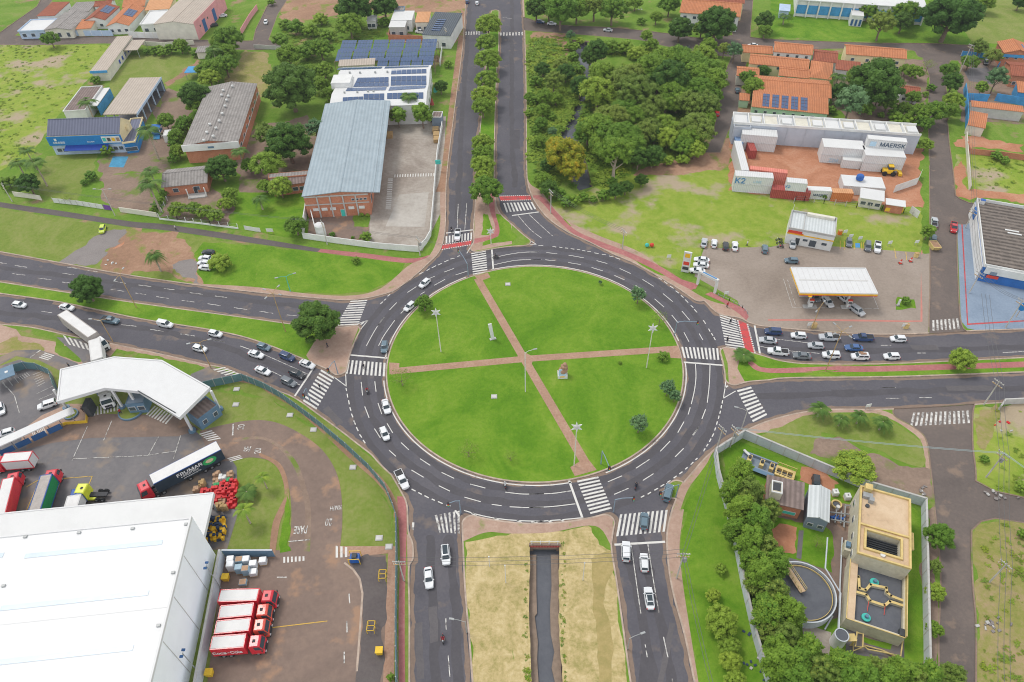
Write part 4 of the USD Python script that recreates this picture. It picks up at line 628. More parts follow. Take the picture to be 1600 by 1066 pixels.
def box_truck(name,label,corners,z,roof,side,cabmat,group=None,wmin=2.1,wmax=2.6,low=1.05,cabgap=.55,frame=None,words=(),cab_h=None,axles=None,z0=.02,cabl=2.1):
 ctr,rz,L,w=placed(corners,z);w=min(max(w,wmin),wmax);t=thing(name,label,'truck',(ctr[0],ctr[1],z0),rz,group);z=z-z0
 part(t,'cargo_box',box(L,w,z-low-.05,(0,0,low)),side);part(t,'box_roof',box(L-.2,w-.24,.05,(0,0,z-.045)),roof)
 fr=[]
 for s in (1,-1):fr+=[box(L+.02,.12,.14,(0,s*w/2,z-.12)),box(.12,.12,z-low,(L/2,s*w/2,low)),box(.12,.12,z-low,(-L/2,s*w/2,low)),box(L,.1,.16,(0,s*w/2,low-.05))]
 fr+=[box(.12,w,.14,(s*L/2,0,z-.12)) for s in (1,-1)];part(t,'box_frame',join(fr),frame or side)
 tot=L+cabgap+cabl;part(t,'chassis',box(tot-.4,.9,.25,(-L/2+tot/2,0,.75)),'chassis')
 cab(t,L/2+cabgap,min(w,2.4),cab_h or min(z-.3,3.0),cabmat,cabl);wheels(t,axles or (-L/2+1.3,-L/2+2.5,L/2+cabgap+1.0),w)
 for s,hgt,x,zz,wide,mat in words:
  part(t,'lettering',text_on(s,(x,-w/2-.07,zz),(x+1,-w/2-.07,zz),hgt,fit=wide),mat)
 return t
G5='red trucks parked in a row at the loading yard'
for i,(c,l,cm,wd) in enumerate((((345,20,325,155,805,140,820,0),'red box truck nearest the wrapped pallets, farthest in its row','truck_red',1),((345,215,330,362,740,322,752,178),'red box truck with an orange-trimmed box, second in its row from the pallets','truck_orange',0),((300,405,280,548,700,508,718,365),'red box truck with an orange cab, third in its row from the pallets','truck_orange',1),((245,605,225,735,640,705,658,570),'red box truck nearest the camera with large white script lettering','truck_red',2))):
 box_truck('box_truck',l,zp('f4',*c),3.55,'box_white','truck_red',cm,G5,words=[('Coca-Cola',.85 if wd==2 else .6,-2.6,1.7,4.6,'letter_white')] if wd else ())
ctr,rz,L,w=placed(zp('f2',1090,80,1145,168,315,600,255,497),4.1);w=2.6
t=thing('articulated_lorry','long dark trailer with white lettering and green emblem behind a red cab','truck',(ctr[0],ctr[1],.02),rz)
part(t,'trailer',box(L,w,2.95,(0,0,1.08)),'box_dark');part(t,'trailer_roof',box(L-.1,w-.1,.07,(0,0,4.02)),'box_white');part(t,'trailer_edge',join([box(L+.02,.08,.14,(0,s*w/2,3.93)) for s in (1,-1)]),'truck_blue')
part(t,'chassis',box(L+2.0,.9,.3,(1.2,0,.75)),'chassis');cab(t,L/2+.75,2.5,3.5,'truck_red',2.2);wheels(t,(-L/2+1.6,-L/2+2.9,-L/2+4.2,-L/2+7.2,L/2-.8,L/2+.4,L/2+2.0),w)
for s,h_,x,zz,wd in (('FRUMAR',.85,-2.6,2.6,4.9),('LOGISTICA',.4,-2.0,2.05,3.4),('www.frumar.com.br',.28,-1.6,1.5,3.4)):part(t,'lettering',text_on(s,(-x,w/2+.02,zz),(-x-1,w/2+.02,zz),h_,fit=wd),'letter_white')
em=Point(0,0).buffer(1.0);e3= lambda p,x,z,off:( lambda v,f:(np.c_[x-v[:,0],np.full(len(v),w/2+off)+v[:,2],z+v[:,1]],f[:,::-1]))(*prism(p,0,.01))
part(t,'emblem',e3(Polygon(np.c_[1.35*np.cos(np.linspace(0,6.28,24)),.95*np.sin(np.linspace(0,6.28,24))]),-L*.29,2.7,.02),'emblem_green');part(t,'emblem',e3(Polygon(np.c_[.8*np.cos(np.linspace(0,6.28,9)),.5*np.sin(np.linspace(0,6.28,9))]),-L*.29,2.75,.035),'emblem_sand')
box_truck('box_truck','white roofed red delivery truck with open shelves, cut by the left edge',zp('f1',350,310,395,195,45,228,5,335),3.6,'box_white','box_white','truck_red',frame='truck_red',words=())
box_truck('open_truck','red truck with a white tarpaulin roof and open red sides',zp('f1',-110,1150,-10,1150,178,528,30,530),3.9,'box_white','truck_red','truck_red',cab_h=2.9,cabgap=.3)
box_truck('open_truck','lorry with a worn grey tarpaulin and green slatted sides',zp('f1',330,1050,430,1050,640,485,500,492),4.0,'tarp_grey','tarp_green','truck_red',frame='truck_blue',cab_h=2.9,cabgap=.3)
ctr,rz,L,w=placed(zp('f1',890,690,1040,710,1075,620,940,612),2.9);t=thing('truck_tractor','lime yellow truck cab parked beside the white warehouse','truck',(ctr[0],ctr[1],.02),rz+PI/2)
cab(t,-1.1,2.4,2.9,'truck_lime',2.3);part(t,'chassis',box(5.4,.9,.3,(-1.7,0,.7)),'chassis');wheels(t,(.4,-2.6,-3.7),2.4);part(t,'fuel_tank',xf(cyl(.3,1.2,(0,0,-.6),10),(-1.9,.9,.7),ry=PI/2),'truck_lime')
box_truck('box_truck','white roofed truck with a blue cab beside the lime cab',zp('f1',700,1150,880,1150,985,740,845,745),3.3,'box_white','box_white','truck_blue',cabgap=.2,cab_h=2.8)
box_truck('articulated_lorry','long white semi-trailer turning off the avenue towards the gatehouse',zp('b0',420,848,345,875,540,1012,600,985),4.0,'box_white','tarp_grey','truck_white',cabgap=.9,cab_h=3.4,z0=-.1)
t=box_truck('box_truck','white truck under the gatehouse canopy with only its front showing',zp('c0',590,200,690,205,680,335,612,330),3.0,'box_white','box_white','truck_white',cabgap=.1,cab_h=2.9)
box_truck('box_truck','white box truck entering behind the gatehouse canopy',zp('c0',545,0,615,0,632,112,560,130),3.6,'box_white','box_white','truck_white',cabgap=.2,cab_h=3.0)
# ---------------------------------------------------------------- buildings
RECIPE.update(roof_white=plain((.61,.61,.60),.5,dirt=.07,scale=.12),roof_ribbed=striped((.68,.68,.675),(.70,.70,.695),1.0,.5,.06,.008,'y',.3),wall_shade_white=plain((.84,.86,.89),.7,dirt=.05,scale=.2),skylight=plain((.52,.60,.66),.3,dirt=.08),gutter=plain((.50,.49,.47),.6),canopy_white=plain((.60,.60,.595),.5,dirt=.04),roof_steel=striped((.28,.345,.385),(.345,.41,.445),1.05,.5,.22,.05,'x'),roof_fibre=striped((.27,.25,.235),(.36,.335,.315),.9,.9,.3,.06,'x',.15,stain=(.16,.14,.13)),roof_fibre_dark=striped((.10,.085,.075),(.23,.195,.17),1.5,.9,.35,.12,'y',.15,stain=(.24,.2,.17)),roof_beige=striped((.40,.345,.29),(.50,.43,.365),.9,.9,.15,.05,'x',.15),roof_slate=striped((.125,.135,.19),(.17,.18,.245),.9,.8,.12,.05,'x',.2),roof_brown=striped((.20,.155,.14),(.29,.225,.205),.9,.9,.3,.06,'x',.1,stain=(.14,.11,.1)),tile_orange=striped((.44,.165,.075),(.60,.25,.125),.55,.85,.25,.07,'x',.15,stain=(.36,.16,.09)),tile_red=striped((.27,.085,.05),(.40,.14,.085),.55,.85,.3,.07,'x',.15,stain=(.2,.08,.06)),tile_peach=striped((.55,.27,.13),(.66,.36,.19),.55,.85,.2,.06,'x',.15),tile_dark=striped((.055,.065,.075),(.10,.12,.14),.8,.6,.2,.06,'x',.3),metal_sheet=striped((.47,.50,.50),(.58,.61,.61),.75,.45,.12,.06,'x',.4),wall_white=plain((.66,.66,.64),.8,dirt=.15,scale=.3),wall_cream=plain((.68,.57,.34),.8,dirt=.1,scale=.3),wall_pale=plain((.62,.59,.50),.85,dirt=.15,scale=.4),wall_grey=ground([(.3,(.36,.39,.44)),(.7,(.46,.49,.545))],.15,1.0,.5),wall_blue=plain((.03,.14,.42),.7,dirt=.15),wall_sky=plain((.06,.28,.55),.7,dirt=.2),wall_slate=plain((.20,.25,.31),.7,dirt=.1),wall_pink=plain((.60,.27,.28),.85,dirt=.12,scale=.4),wall_green=plain((.38,.54,.36),.85,dirt=.1),wall_brick=ground([(.3,(.34,.13,.07)),(.5,(.45,.185,.11)),(.7,(.54,.26,.17))],.3,3.0,.5),wall_lightblue=plain((.40,.50,.64),.8,dirt=.12),wall_concrete=ground([(.3,(.34,.33,.31)),(.7,(.50,.49,.47))],.2,1.2,.5),wall_plant=ground([(.25,(.34,.31,.24)),(.45,(.50,.46,.35)),(.7,(.62,.58,.46))],.35,1.5,.55),fence_grey=ground([(.3,(.40,.43,.46)),(.7,(.54,.57,.60))],.3,2.0,.5),roof_plant=ground([(.25,(.22,.17,.13)),(.42,(.50,.36,.23)),(.7,(.62,.48,.33))],.16,.7,.6),yellow_edge=plain((.58,.44,.18),.75,dirt=.2,scale=.8),steel_blue=plain((.11,.19,.27),.5,dirt=.15),fence_green=plain((.10,.19,.21),.6,dirt=.2),yellow_paint=plain((.70,.45,.03),.6),orange_paint=plain((.72,.17,.02),.6),teal=plain((.06,.45,.38),.5),pane=plain((.05,.065,.08),.12,spec=.6),frame_white=plain((.62,.62,.60),.6),door_dark=plain((.05,.055,.06),.6),door_blue=plain((.03,.10,.25),.6),shop_red=plain((.60,.06,.035),.6),shop_yellow=plain((.75,.42,.02),.6),solar_cell=plain((.035,.075,.17),.18,dirt=.2,scale=.4,spec=.6),solar_frame=plain((.36,.39,.43),.4),awning_blue=plain((.01,.05,.30),.7),sign_blue=plain((.015,.17,.42),.5,dirt=.08),wood=plain((.42,.28,.13),.8,dirt=.25),steel_post=plain((.33,.34,.34),.5,.3),brown_post=plain((.30,.21,.16),.8,dirt=.3),post_concrete=plain((.46,.44,.40),.85,dirt=.2),tank_blue=plain((.02,.10,.36),.4),container_red=striped((.30,.055,.045),(.42,.09,.075),.5,.6,.2,.05,'x'),container_salmon=striped((.60,.17,.12),(.72,.26,.20),.5,.6,.2,.05,'x'),container_white=striped((.55,.55,.545),(.63,.63,.62),.5,.6,.06,.05,'x'),container_orange=striped((.52,.15,.05),(.62,.21,.08),.5,.6,.2,.05,'x'),container_blue=striped((.16,.25,.42),(.22,.33,.52),.5,.6,.2,.05,'x'),letter_blue=plain((.08,.22,.42),.6),letter_pale=plain((.40,.55,.66),.6),letter_dark=plain((.06,.09,.13),.6))
def rect(c,z,front=False):
 c=W(c,z);d=(c[1]-c[0])+(c[2]-c[3]);e=(c[3]-c[0])+(c[2]-c[1]);e=np.array([e[1],-e[0]]);d=d if front else d+e*np.sign(e@d);d/=np.linalg.norm(d);n=np.array([-d[1],d[0]]);o=c.mean(0)
 L=(abs((c[1]-c[0])@d)+abs((c[2]-c[3])@d))/2;D=(abs((c[3]-c[0])@n)+abs((c[2]-c[1])@n))/2
 return o,math.atan2(d[1],d[0]),L,D
class Spot:
 """a thing with its own frame: x along its front, y away from the camera, size L by D"""
 def __init__(s,name,label,cat,r,c,z,group=None,z0=0.0,front=False):
  s.o,s.rz,s.L,s.D=rect(zp(r,*c),z,front);s.z0=z0
  s.p=thing(name,label,cat,(s.o[0],s.o[1],z0),s.rz,group)
 def at(s,r,x,y,z):
  q=P(*zp(r,x,y)[0],z+s.z0)-s.o;c,n=math.cos(s.rz),math.sin(s.rz); return np.array([q[0]*c+q[1]*n,-q[0]*n+q[1]*c])
 def part(s,name,mesh,mat,label=None,**k): return part(s.p,name,mesh,mat,label,**k)
def gable(L,D,h,rise,over=.4,th=.18,ridge='x',off=0.0):
 """the two slopes of a pitched roof, as slabs"""
 if ridge=='y':L,D=D,L
 x=L/2;out=[]
 for s in (1,-1):
  y0,y1=s*D/2,off
  b=np.array([[-x,y0,h],[x,y0,h],[x,y1,h+rise],[-x,y1,h+rise]]);
  if s<0:pass
  t=b+[0,0,th];m=hexa(b,t) if s<0 else hexa(b[[1,0,3,2]],t[[1,0,3,2]])
  out.append(m if ridge=='x' else xf(m,rz=PI/2))
 return out
def openings(S,L,D,spec,frame='frame_white',pane='pane'):
 for side,n,z,w,hh,*o in spec:
  name=o[0] if o else 'window';span=o[1] if len(o)>1 else (0,1);mat=o[2] if len(o)>2 else pane
  for i in range(n):
   t=span[0]+(span[1]-span[0])*(i+.5)/n
   rz,x,y={'f':(0,-L/2+L*t,-D/2),'b':(PI,-L/2+L*t,D/2),'r':(PI/2,L/2,-D/2+D*t),'l':(-PI/2,-L/2,-D/2+D*t)}[side];x+=getattr(S,'wx',0)
   fr=S.part(name,xf(box(w,.10,hh,(0,-.03,z)),(x,y,0),rz),frame);part(fr,'pane' if name=='window' else 'door_leaf',xf(box(w-.16,.06,hh-.16,(0,-.075,z+.08)),(x,y,0),rz),mat)
def building(name,label,r,c,h,roof='gable',rise=1.6,ridge='x',wall='wall_white',rmat='tile_orange',over=.4,spec=(),cat='house',group=None,parapet=.5,pmat=None,off=0.0,over_r=None):
 S=Spot(name,label,cat,r,c,h,group);L,D=S.L,S.D;wl,wd=L-over-(over if over_r is None else over_r),D-2*over;S.wl,S.wd,S.h=wl,wd,h;S.wx=wx=0 if over_r is None else (over-over_r)/2
 w=[box(wl,wd,h,(wx,0,0))]
 if roof=='gable':
  if ridge=='x':
   for s in (1,-1):
    x=s*(wl/2-.1);w.append(hexa([[x-.1,-wd/2,h],[x+.1,-wd/2,h],[x+.1,wd/2,h],[x-.1,wd/2,h]],[[x-.1,off-.01,h+rise],[x+.1,off-.01,h+rise],[x+.1,off+.01,h+rise],[x-.1,off+.01,h+rise]]))
  else :
   for s in (1,-1):
    y=s*(wd/2-.1);w.append(hexa([[wx-wl/2,y-.1,h],[wx+wl/2,y-.1,h],[wx+wl/2,y+.1,h],[wx-wl/2,y+.1,h]],[[-.01,y-.1,h+rise],[.01,y-.1,h+rise],[.01,y+.1,h+rise],[-.01,y+.1,h+rise]]))
  for m in gable(L,D,h,rise,ridge=ridge,off=off):S.part('roof_slope',m,rmat if ridge=='x' else rmat)
  e=[(-L/2,off,h+rise+.17),(L/2,off,h+rise+.17)] if ridge=='x' else [(0,-D/2,h+rise+.17),(0,D/2,h+rise+.17)]
  S.part('ridge_cap',tube(e,.16,6),rmat)
 elif roof=='mono':S.part('roof',hexa([[-L/2,-D/2,h],[L/2,-D/2,h],[L/2,D/2,h+rise],[-L/2,D/2,h+rise]],[[-L/2,-D/2,h+.15],[L/2,-D/2,h+.15],[L/2,D/2,h+rise+.15],[-L/2,D/2,h+rise+.15]]),rmat)
 elif roof=='hip':
  k=min(L,D)/2*.9;b=np.array([[-L/2,-D/2,h],[L/2,-D/2,h],[L/2,D/2,h],[-L/2,D/2,h]]);t=np.array([[-L/2+k,-D/2+k,h+rise],[L/2-k,-D/2+k,h+rise],[L/2-k,D/2-k,h+rise],[-L/2+k,D/2-k,h+rise]]);S.part('roof',hexa(b,t),rmat)
 else :
  S.part('roof',box(L-.3,D-.3,.12,(0,0,h-.02)),rmat)
  S.part('parapet',join([box(L,.22,parapet,(0,s*(D/2-.11),h)) for s in (1,-1)]+[box(.22,D-.44,parapet,(s*(L/2-.11),0,h)) for s in (1,-1)]),pmat or wall)
 S.part('wall',join(w),wall);openings(S,wl,wd,spec); return S
def panels(S,quad_px,r,z,nx,ny,slope=0.0,gap=.05,lift=.12,tilt0=0.0,parent=None):
 """rows of solar panels inside a traced area; slope: metres of rise per metre of y"""
 q=[S.at(r,quad_px[i],quad_px[i+1],z) for i in range(0,8,2)];fl,fr,br,bl=q
 for j in range(ny):
  for i in range(nx):
   u0,u1,v0,v1=i/nx,(i+1)/nx,j/ny,(j+1)/ny
   def B(u,v): return fl*(1-u)*(1-v)+fr*u*(1-v)+br*u*v+bl*(1-u)*v
   c=[B(u0,v0),B(u1,v0),B(u1,v1),B(u0,v1)];m=sum(c)/4;c=[m+(p-m)*.95 for p in c]
   b=np.array([[p[0],p[1],z+lift+(p[1]-fl[1])*slope+tilt0] for p in c]);t=b+[0,0,.05]
   pn=part(parent or S.p,'solar_panel',hexa(b,t),'solar_cell')
def run(name,label,cat,pts,h,th=.16,mat='wall_white',step=2.6,cap=None,post=None,z0=0.0,panel_name='wall_panel',group=None,gap=.02):
 """a wall or fence along a traced line, panel by panel"""
 w=W(pts,0);t=thing(name,label,cat,(*w[0],z0),0,group);o=w[0]
 for a,b in zip(w[:-1],w[1:]):
  L=np.linalg.norm(b-a);n=max(1,round(L/step));rz=math.atan2(*(b-a)[::-1]);d=(b-a)/L;s=L/n
  for i in range(n):
   m=a+d*s*(i+.5)-o;part(t,panel_name,xf(box(s-gap,th,h),(m[0],m[1],0),rz),mat)
   if post:q=a+d*s*i-o;part(t,'post',xf(box(.16,th+.08,h+.12),(q[0],q[1],0),rz),post)
  if cap:m=(a+b)/2-o;part(t,'coping',xf(box(L,th+.1,.08,(0,0,h)),(m[0],m[1],0),rz),cap)
 return t
def railfence(name,label,pts,h=1.4,step=2.5,mat='post_concrete',wires=3,z0=0.0,cat='fence',wmat='steel_post',wr=.02):
 w=W(pts,0);t=thing(name,label,cat,(*w[0],z0));o=w[0];wl=[]
 for a,b in zip(w[:-1],w[1:]):
  L=np.linalg.norm(b-a);n=max(1,round(L/step))
  for i in range(n+1):q=a+(b-a)*i/n-o;part(t,'post',box(.14,.14,h,(q[0],q[1],0)),mat)
  for k in range(wires):wl.append(tube([(*(a-o),h*(k+.7)/wires),(*(b-o),h*(k+.7)/wires)],wr,4))
 if wl:part(t,'wire',join(wl),wmat)
 return t
def base_height(r,bx,by,tx,ty):
 b=P(*zp(r,bx,by)[0]);zs=np.linspace(.5,25,400);tp=zp(r,tx,ty)[0]; return float(zs[np.argmin([np.linalg.norm(P(*tp,z)-b) for z in zs])])
# ---- the great white warehouse at lower left
hb=base_height('d0',1330,280,1190,50);hb=min(max(hb,9),16)
c0=P(*zp('d0',1330,280)[0]);c1=P(*zp('d0',1165,1066)[0]);dy=(c0-c1)/np.linalg.norm(c0-c1);dx=np.array([dy[1],-dy[0]])
t=thing('warehouse','huge white flat roofed warehouse filling the lower left corner','warehouse',(*c0,0),math.atan2(dx[1],dx[0]))
Lw,Dw=95.0,62.0
part(t,'wall',box(Lw,Dw,hb,(-Lw/2,-Dw/2,0)),'wall_shade_white');part(t,'roof',box(Lw-.6,Dw-.6,.1,(-Lw/2,-Dw/2,hb-.02)),'roof_ribbed')
part(t,'parapet',join([box(.3,Dw,.55,(-.15,-Dw/2,hb)),box(Lw-.3,.3,.25,(-Lw/2-.15,-.15,hb))]),'canopy_white')
def wl(r,x,y,z):q=P(*zp(r,x,y)[0],z)-c0; return np.array([q@dx,q@dy])
for a,b in (((160,280),(1000,216)),((10,603),(915,527)),((-60,940),(820,868)),((-500,330),(20,290)),((-500,660),(-150,620))):
 p,q=wl('d0',*a,hb),wl('d0',*b,hb);p[1]=q[1]=(p[1]+q[1])/2;part(t,'skylight',box(abs(q[0]-p[0]),.8,.10,((p[0]+q[0])/2,p[1],hb+.06)),'skylight')
for x,y in ((160,170),(490,147),(820,122),(1150,95),(1070,393),(980,720),(25,475)):p=wl('d0',x,y,hb);part(t,'roof_vent',box(.55,.4,.25,(p[0],min(p[1],-.6),hb+.08)),'steel_post')
for i in range(1,4):part(t,'roof_seam',box(Lw-1,.12,.04,(-Lw/2,-Dw*i/4,hb+.08)),'canopy_white')
for i in range(1,9):part(t,'wall_seam',box(.05,.12,hb-.5,(0.02,-Dw*i/9,.3)),'gutter')
hc=hb*.40;p=wl('c0',1310,950,hc);cd=max(p[1],6)
part(t,'loading_canopy',box(Lw,cd-.2,.5,(-Lw/2+p[0],cd/2+.1,hc-.5)),'roof_white');part(t,'canopy_edge',join([box(.25,cd,.9,(p[0]+.13,cd/2+.1,hc-.8)),box(Lw,.25,.9,(-Lw/2+p[0],cd,hc-.8))]),'canopy_white')
for i in range(8):part(t,'canopy_post',box(.35,.35,hc-.5,(p[0]-.6-i*12,cd-.6,0)),'steel_post')
for x,y in ((1273,388),(1143,915)):
 tp=zp('d0',x,y)[0];b=wl('d0',x+90,y+100,0);ft=thing('floodlight','twin floodlight on a thin pole beside the white warehouse'+(', nearer the camera' if y>600 else ', nearer the yellow crates'),'lamp',(*(c0+dx*b[0]+dy*b[1]),0))
 hp=8.0;part(ft,'pole',cyl(.07,hp,n=8),'steel_post');part(ft,'lamp_head',box(.5,.35,.2,(0,.5,hp)),'door_blue');part(ft,'lamp_head',box(.5,.35,.2,(0,-.5,hp)),'door_blue');part(ft,'arm',box(.06,1.3,.06,(0,0,hp-.05)),'steel_post')
run('boundary_wall','tall grey-blue wall between the white warehouse and the red trucks','wall',zp('d0',1385,300,1245,1066,1190,1400),3.0,.3,'fence_grey',4.0,'wall_concrete')
run('boundary_wall','grey-blue wall between the palm lawn and the wrapped pallets','wall',zp('f3',410,470,1025,470),2.2,.2,'steel_blue',4.0,'fence_grey')
# ---- gatehouse canopy
Z= lambda *c:[(60+c[i]*.1876,540+c[i+1]*.1876) for i in range(0,len(c),2)]
ZONE['h1']=(60,540,.1876)
hg=min(max(base_height('h1',1515,540,1435,370),5.0),8.5)
op=Polygon(W(Z(180,195,630,90,1030,120,1430,345,1172,600,830,380,550,352,150,468),hg));g0=np.array(op.centroid.coords[0])
t=thing('gatehouse_canopy','large white bent canopy over the truck gatehouse','canopy',(*g0,0))
loc= lambda p:Polygon(np.array(p.exterior.coords)-g0)
part(t,'roof',prism(loc(op.buffer(-.35)),hg-.4,hg-.1),'canopy_white');part(t,'fascia',prism(loc(op).difference(loc(op.buffer(-.3))),hg-.8,hg),'canopy_white')
part(t,'roof_seam',join([box(.06,18,.04,(x,0,hg-.09)) for x in ()]) if False else prism(LineString(W(Z(830,378,1140,560),hg)-g0).buffer(.12),hg+.005,hg+.03),'door_dark')
for a,b in (((1440,380),(1512,535)),((1205,590),(1285,715)),((622,395),(705,520)),((758,400),(838,528)),((195,478),(238,525)),((480,330),(520,400)),((900,200),(960,300))):
 q=P(*Z(*b)[0])-g0;part(t,'column',box(.42,.42,hg-.45,(q[0],q[1],0)),'canopy_white');part(t,'column_base',cyl(.75,.5,(q[0],q[1],0),12),'steel_blue')
S=building('guard_booth','grey-blue flat roofed booth under the right end of the gatehouse canopy','h1',(1325,640,1490,500,1400,420,1235,550),3.0,'flat',wall='steel_blue',rmat='roof_brown',over=.02,parapet=.3,spec=(('r',1,1.2,1.2,1.2),('f',2,1.0,1.0,1.2)),cat='booth')
S=building('guard_booth','blue booth between the two lanes under the gatehouse canopy','h1',(760,470,895,500,880,395,740,370),3.0,'flat',wall='steel_blue',rmat='wall_slate',over=.02,parapet=.1,spec=(('f',2,1.0,1.4,1.2),('l',1,0,1,2.1,'door')),cat='booth')
S=building('guard_booth','dark glazed booth beside the truck under the gatehouse canopy','h1',(375,505,410,520,425,445,385,430),3.2,'flat',wall='door_dark',rmat='door_dark',over=.02,parapet=.05,cat='booth')
def planter(r,x,y,rad,label,sx=1.0):
 p=P(*zp(r,x,y)[0]);t=thing('planter',label,'planter',(*p,.02));part(t,'rim',lathe([(rad,0),(rad,.4),(rad-.25,.4),(rad-.25,.25)],28),'steel_blue');part(t,'soil',cyl(rad-.25,.28,n=24),'grass_pale');part(t,'plant',bones([((0,0,.3),.3,(.1,.1,.6),.25)]),'leaf_dark')
planter('h1',775,550,2.6,'round concrete planter island in front of the gatehouse columns');planter('f5',880,855,1.5,'small oval planter at the end of the covered walkway')
S=Spot('covered_walkway','narrow white covered walkway in the terminal car park','canopy','c0',(-60,690,465,450,440,418,-60,640),3.0)
S.part('roof',box(S.L,S.D,.25,(0,0,2.8)),'canopy_white')
for i in range(7):S.part('post',box(.14,.14,2.8,(-S.L/2+1+i*(S.L-2)/6,0,0)),'steel_post')
for i in range(4):S.part('side_panel',box(2.6,.08,1.5,(-S.L/2+2+i*3.0,-S.D/2+.2,.3)),'door_blue')
S=Spot('carport','blue steel roof over parking bays at the left edge','carport','f5',(-120,480,190,350,150,232,-120,330),2.8)
S.part('roof',box(S.L,S.D,.15,(0,0,2.65)),'steel_blue')
for i in range(4):
 for s in (-1,1):S.part('post',box(.12,.12,2.65,(-S.L/2+.5+i*(S.L-1)/3,s*(S.D/2-.3),0)),'steel_post')
S.part('solar_tube',box(.6,.6,.1,(S.L*.18,0,2.8)),'frame_white')
run('mesh_fence','blue-green fence bending round the terminal car park','fence',zp('f5',180,330,330,285,480,300,640,370,705,560),2.2,.08,'fence_green',2.2,panel_name='mesh_panel',post='steel_post')
run('mesh_fence','blue-green fence following the kerb from the gatehouse down to the corner','fence',zp('c0',1250,310,1330,290,1500,255,1579,285)+zp('c1',60,310,150,360,260,440,380,530,560,680,700,810,800,930,850,1050)+zp('d1',868,60,872,300,868,700,872,1066,876,1300),2.2,.08,'fence_green',2.2,panel_name='mesh_panel',post='steel_post')
run('lane_barrier','yellow guard rail beside the zebra crossing of the terminal yard','barrier',zp('f5',600,1066,820,975,1078,955,1080,870),.8,.12,'yellow_paint',2.0,panel_name='rail')
zebra_yard('f5',(1100,770),(1470,715),(1105,880),(1475,800),9);zebra_yard('h1',(890,575),(1070,660),(965,500),(1130,590),8);zebra_yard('f5',(560,85),(475,155),(680,122),(590,190),4);zebra_yard('h1',(1335,735),(1420,800),(1440,703),(1525,780),5);zebra_yard('f5',(390,1080),(545,1000),(420,1160),(580,1080),8);zebra_yard('h1',(1445,200),(1600,270),(1545,178),(1680,240),5);zebra_yard('b0',(380,1000),(545,1060),(420,1060),(560,1100),5);zebra_yard('f2',(1220,285),(1270,335),(1380,245),(1420,295),3);zebra_yard('f3',(1115,480),(1400,470),(1115,555),(1400,525),6,fill=.5);zebra_yard('d1',(485,225),(570,235),(485,300),(570,295),3)
zebra_yard('f5',(400,350),(470,520),(510,310),(560,470),6,fill=.12);zebra_yard('f5',(210,400),(340,330),(250,440),(380,370),5,fill=.15)
def stripe(r,*c,w=.14,mat='paint_worn',z=.075):struct('yard_marking',sheet(LineString(wz(r,*c)).buffer(w/2,cap_style=2),z),mat)
for c in ((690,505,640,625),(540,540,445,750),(980,600,915,720),(1115,595,1070,740),(440,740,900,720,1090,690)):stripe('c0',*c)
for c in ((330,640,470,560,1140,510,1095,620),(470,600,300,1000),(740,600,620,900)):stripe('f1',*c,mat='paint_yellow')
for c in ((575,520,578,580),(560,690,562,760),(545,880,545,950),(130,420,190,420),(200,200,330,188)):stripe('d1',*c,w=.2)
stripe('d1',545,330,600,372,640,430,657,520,645,700,622,1000,w=.35,mat='kerb');zebra_yard('b1',(815,35),(800,225),(845,35),(832,225),17);zebra_yard('b1',(850,12),(1105,3),(848,30),(1104,22),16,fill=.4);stripe('d1',80,733,290,708,440,690,mat='paint_yellow');stripe('c0',1440,525,1435,595,w=.3)
stripe('f5',375,150,500,60,w=.3);stripe('f5',20,440,180,620,240,830);stripe('f5',480,670,690,580,w=.1);stripe('f5',450,600,660,500,w=.1)
# ---- brick warehouse with the blue-grey metal roof
S=building('brick_warehouse','long brick warehouse with a pale blue-grey metal roof beside the avenue','b1',(305,137,787,134,808,-432,412,-430),7.2,'gable',.9,'y','wall_brick','roof_steel',.35,cat='warehouse',over_r=3.4,spec=(('f',3,2.2,1.6,.9,'window',(.08,.48),'frame_white'),('f',2,2.2,1.6,.9,'window',(.62,.95),'frame_white'),('f',4,5.0,.9,.7,'window',(.72,.98)),('f',1,0,1.3,2.3,'door',(.5,.62),'teal'),('r',6,1.5,2.2,2.2)))
for i in range(1,5):S.part('pilaster',box(.35,.2,7.0,(S.wx-S.wl/2+S.wl*i/5,-S.wd/2-.1,0)),'wall_concrete')
S.part('concrete_band',box(S.wl,.12,.4,(S.wx,-S.wd/2-.06,6.6)),'wall_concrete');S.part('concrete_band',box(S.wl,.12,.3,(S.wx,-S.wd/2-.06,4.1)),'wall_concrete')
S.part('rear_slope',box(2.5,S.D,.06,(S.L*.36,0,7.6)),'roof_steel')
for p in ('b1',(320,220,292,395)),('b1',(335,225,376,385)):run('boundary_wall','white wall of the narrow wedge beside the brick warehouse'+(', left side' if p[1][0]==320 else ', right side'),'wall',zp(p[0],*p[1]),2.8,.25,'wall_white',3.0)
run('boundary_wall','long white wall round the concrete yard of the brick warehouse','wall',zp('b1',292,405,500,435,760,468,1005,488,1050,440,1078,390,1095,200,1110,0)+zp('a1',1120,960,1150,780),1.9,.2,'wall_white',3.0)
p=P(*zp('b1',405,385)[0]);t=thing('water_tank','upright white cylinder tank behind the long white wall','tank',(*p,.03));part(t,'tank',cyl(1.35,3.4,n=24),'wall_white');part(t,'lid',lathe([(1.35,3.4),(.9,3.75),(.05,3.9)],24),'roof_white')
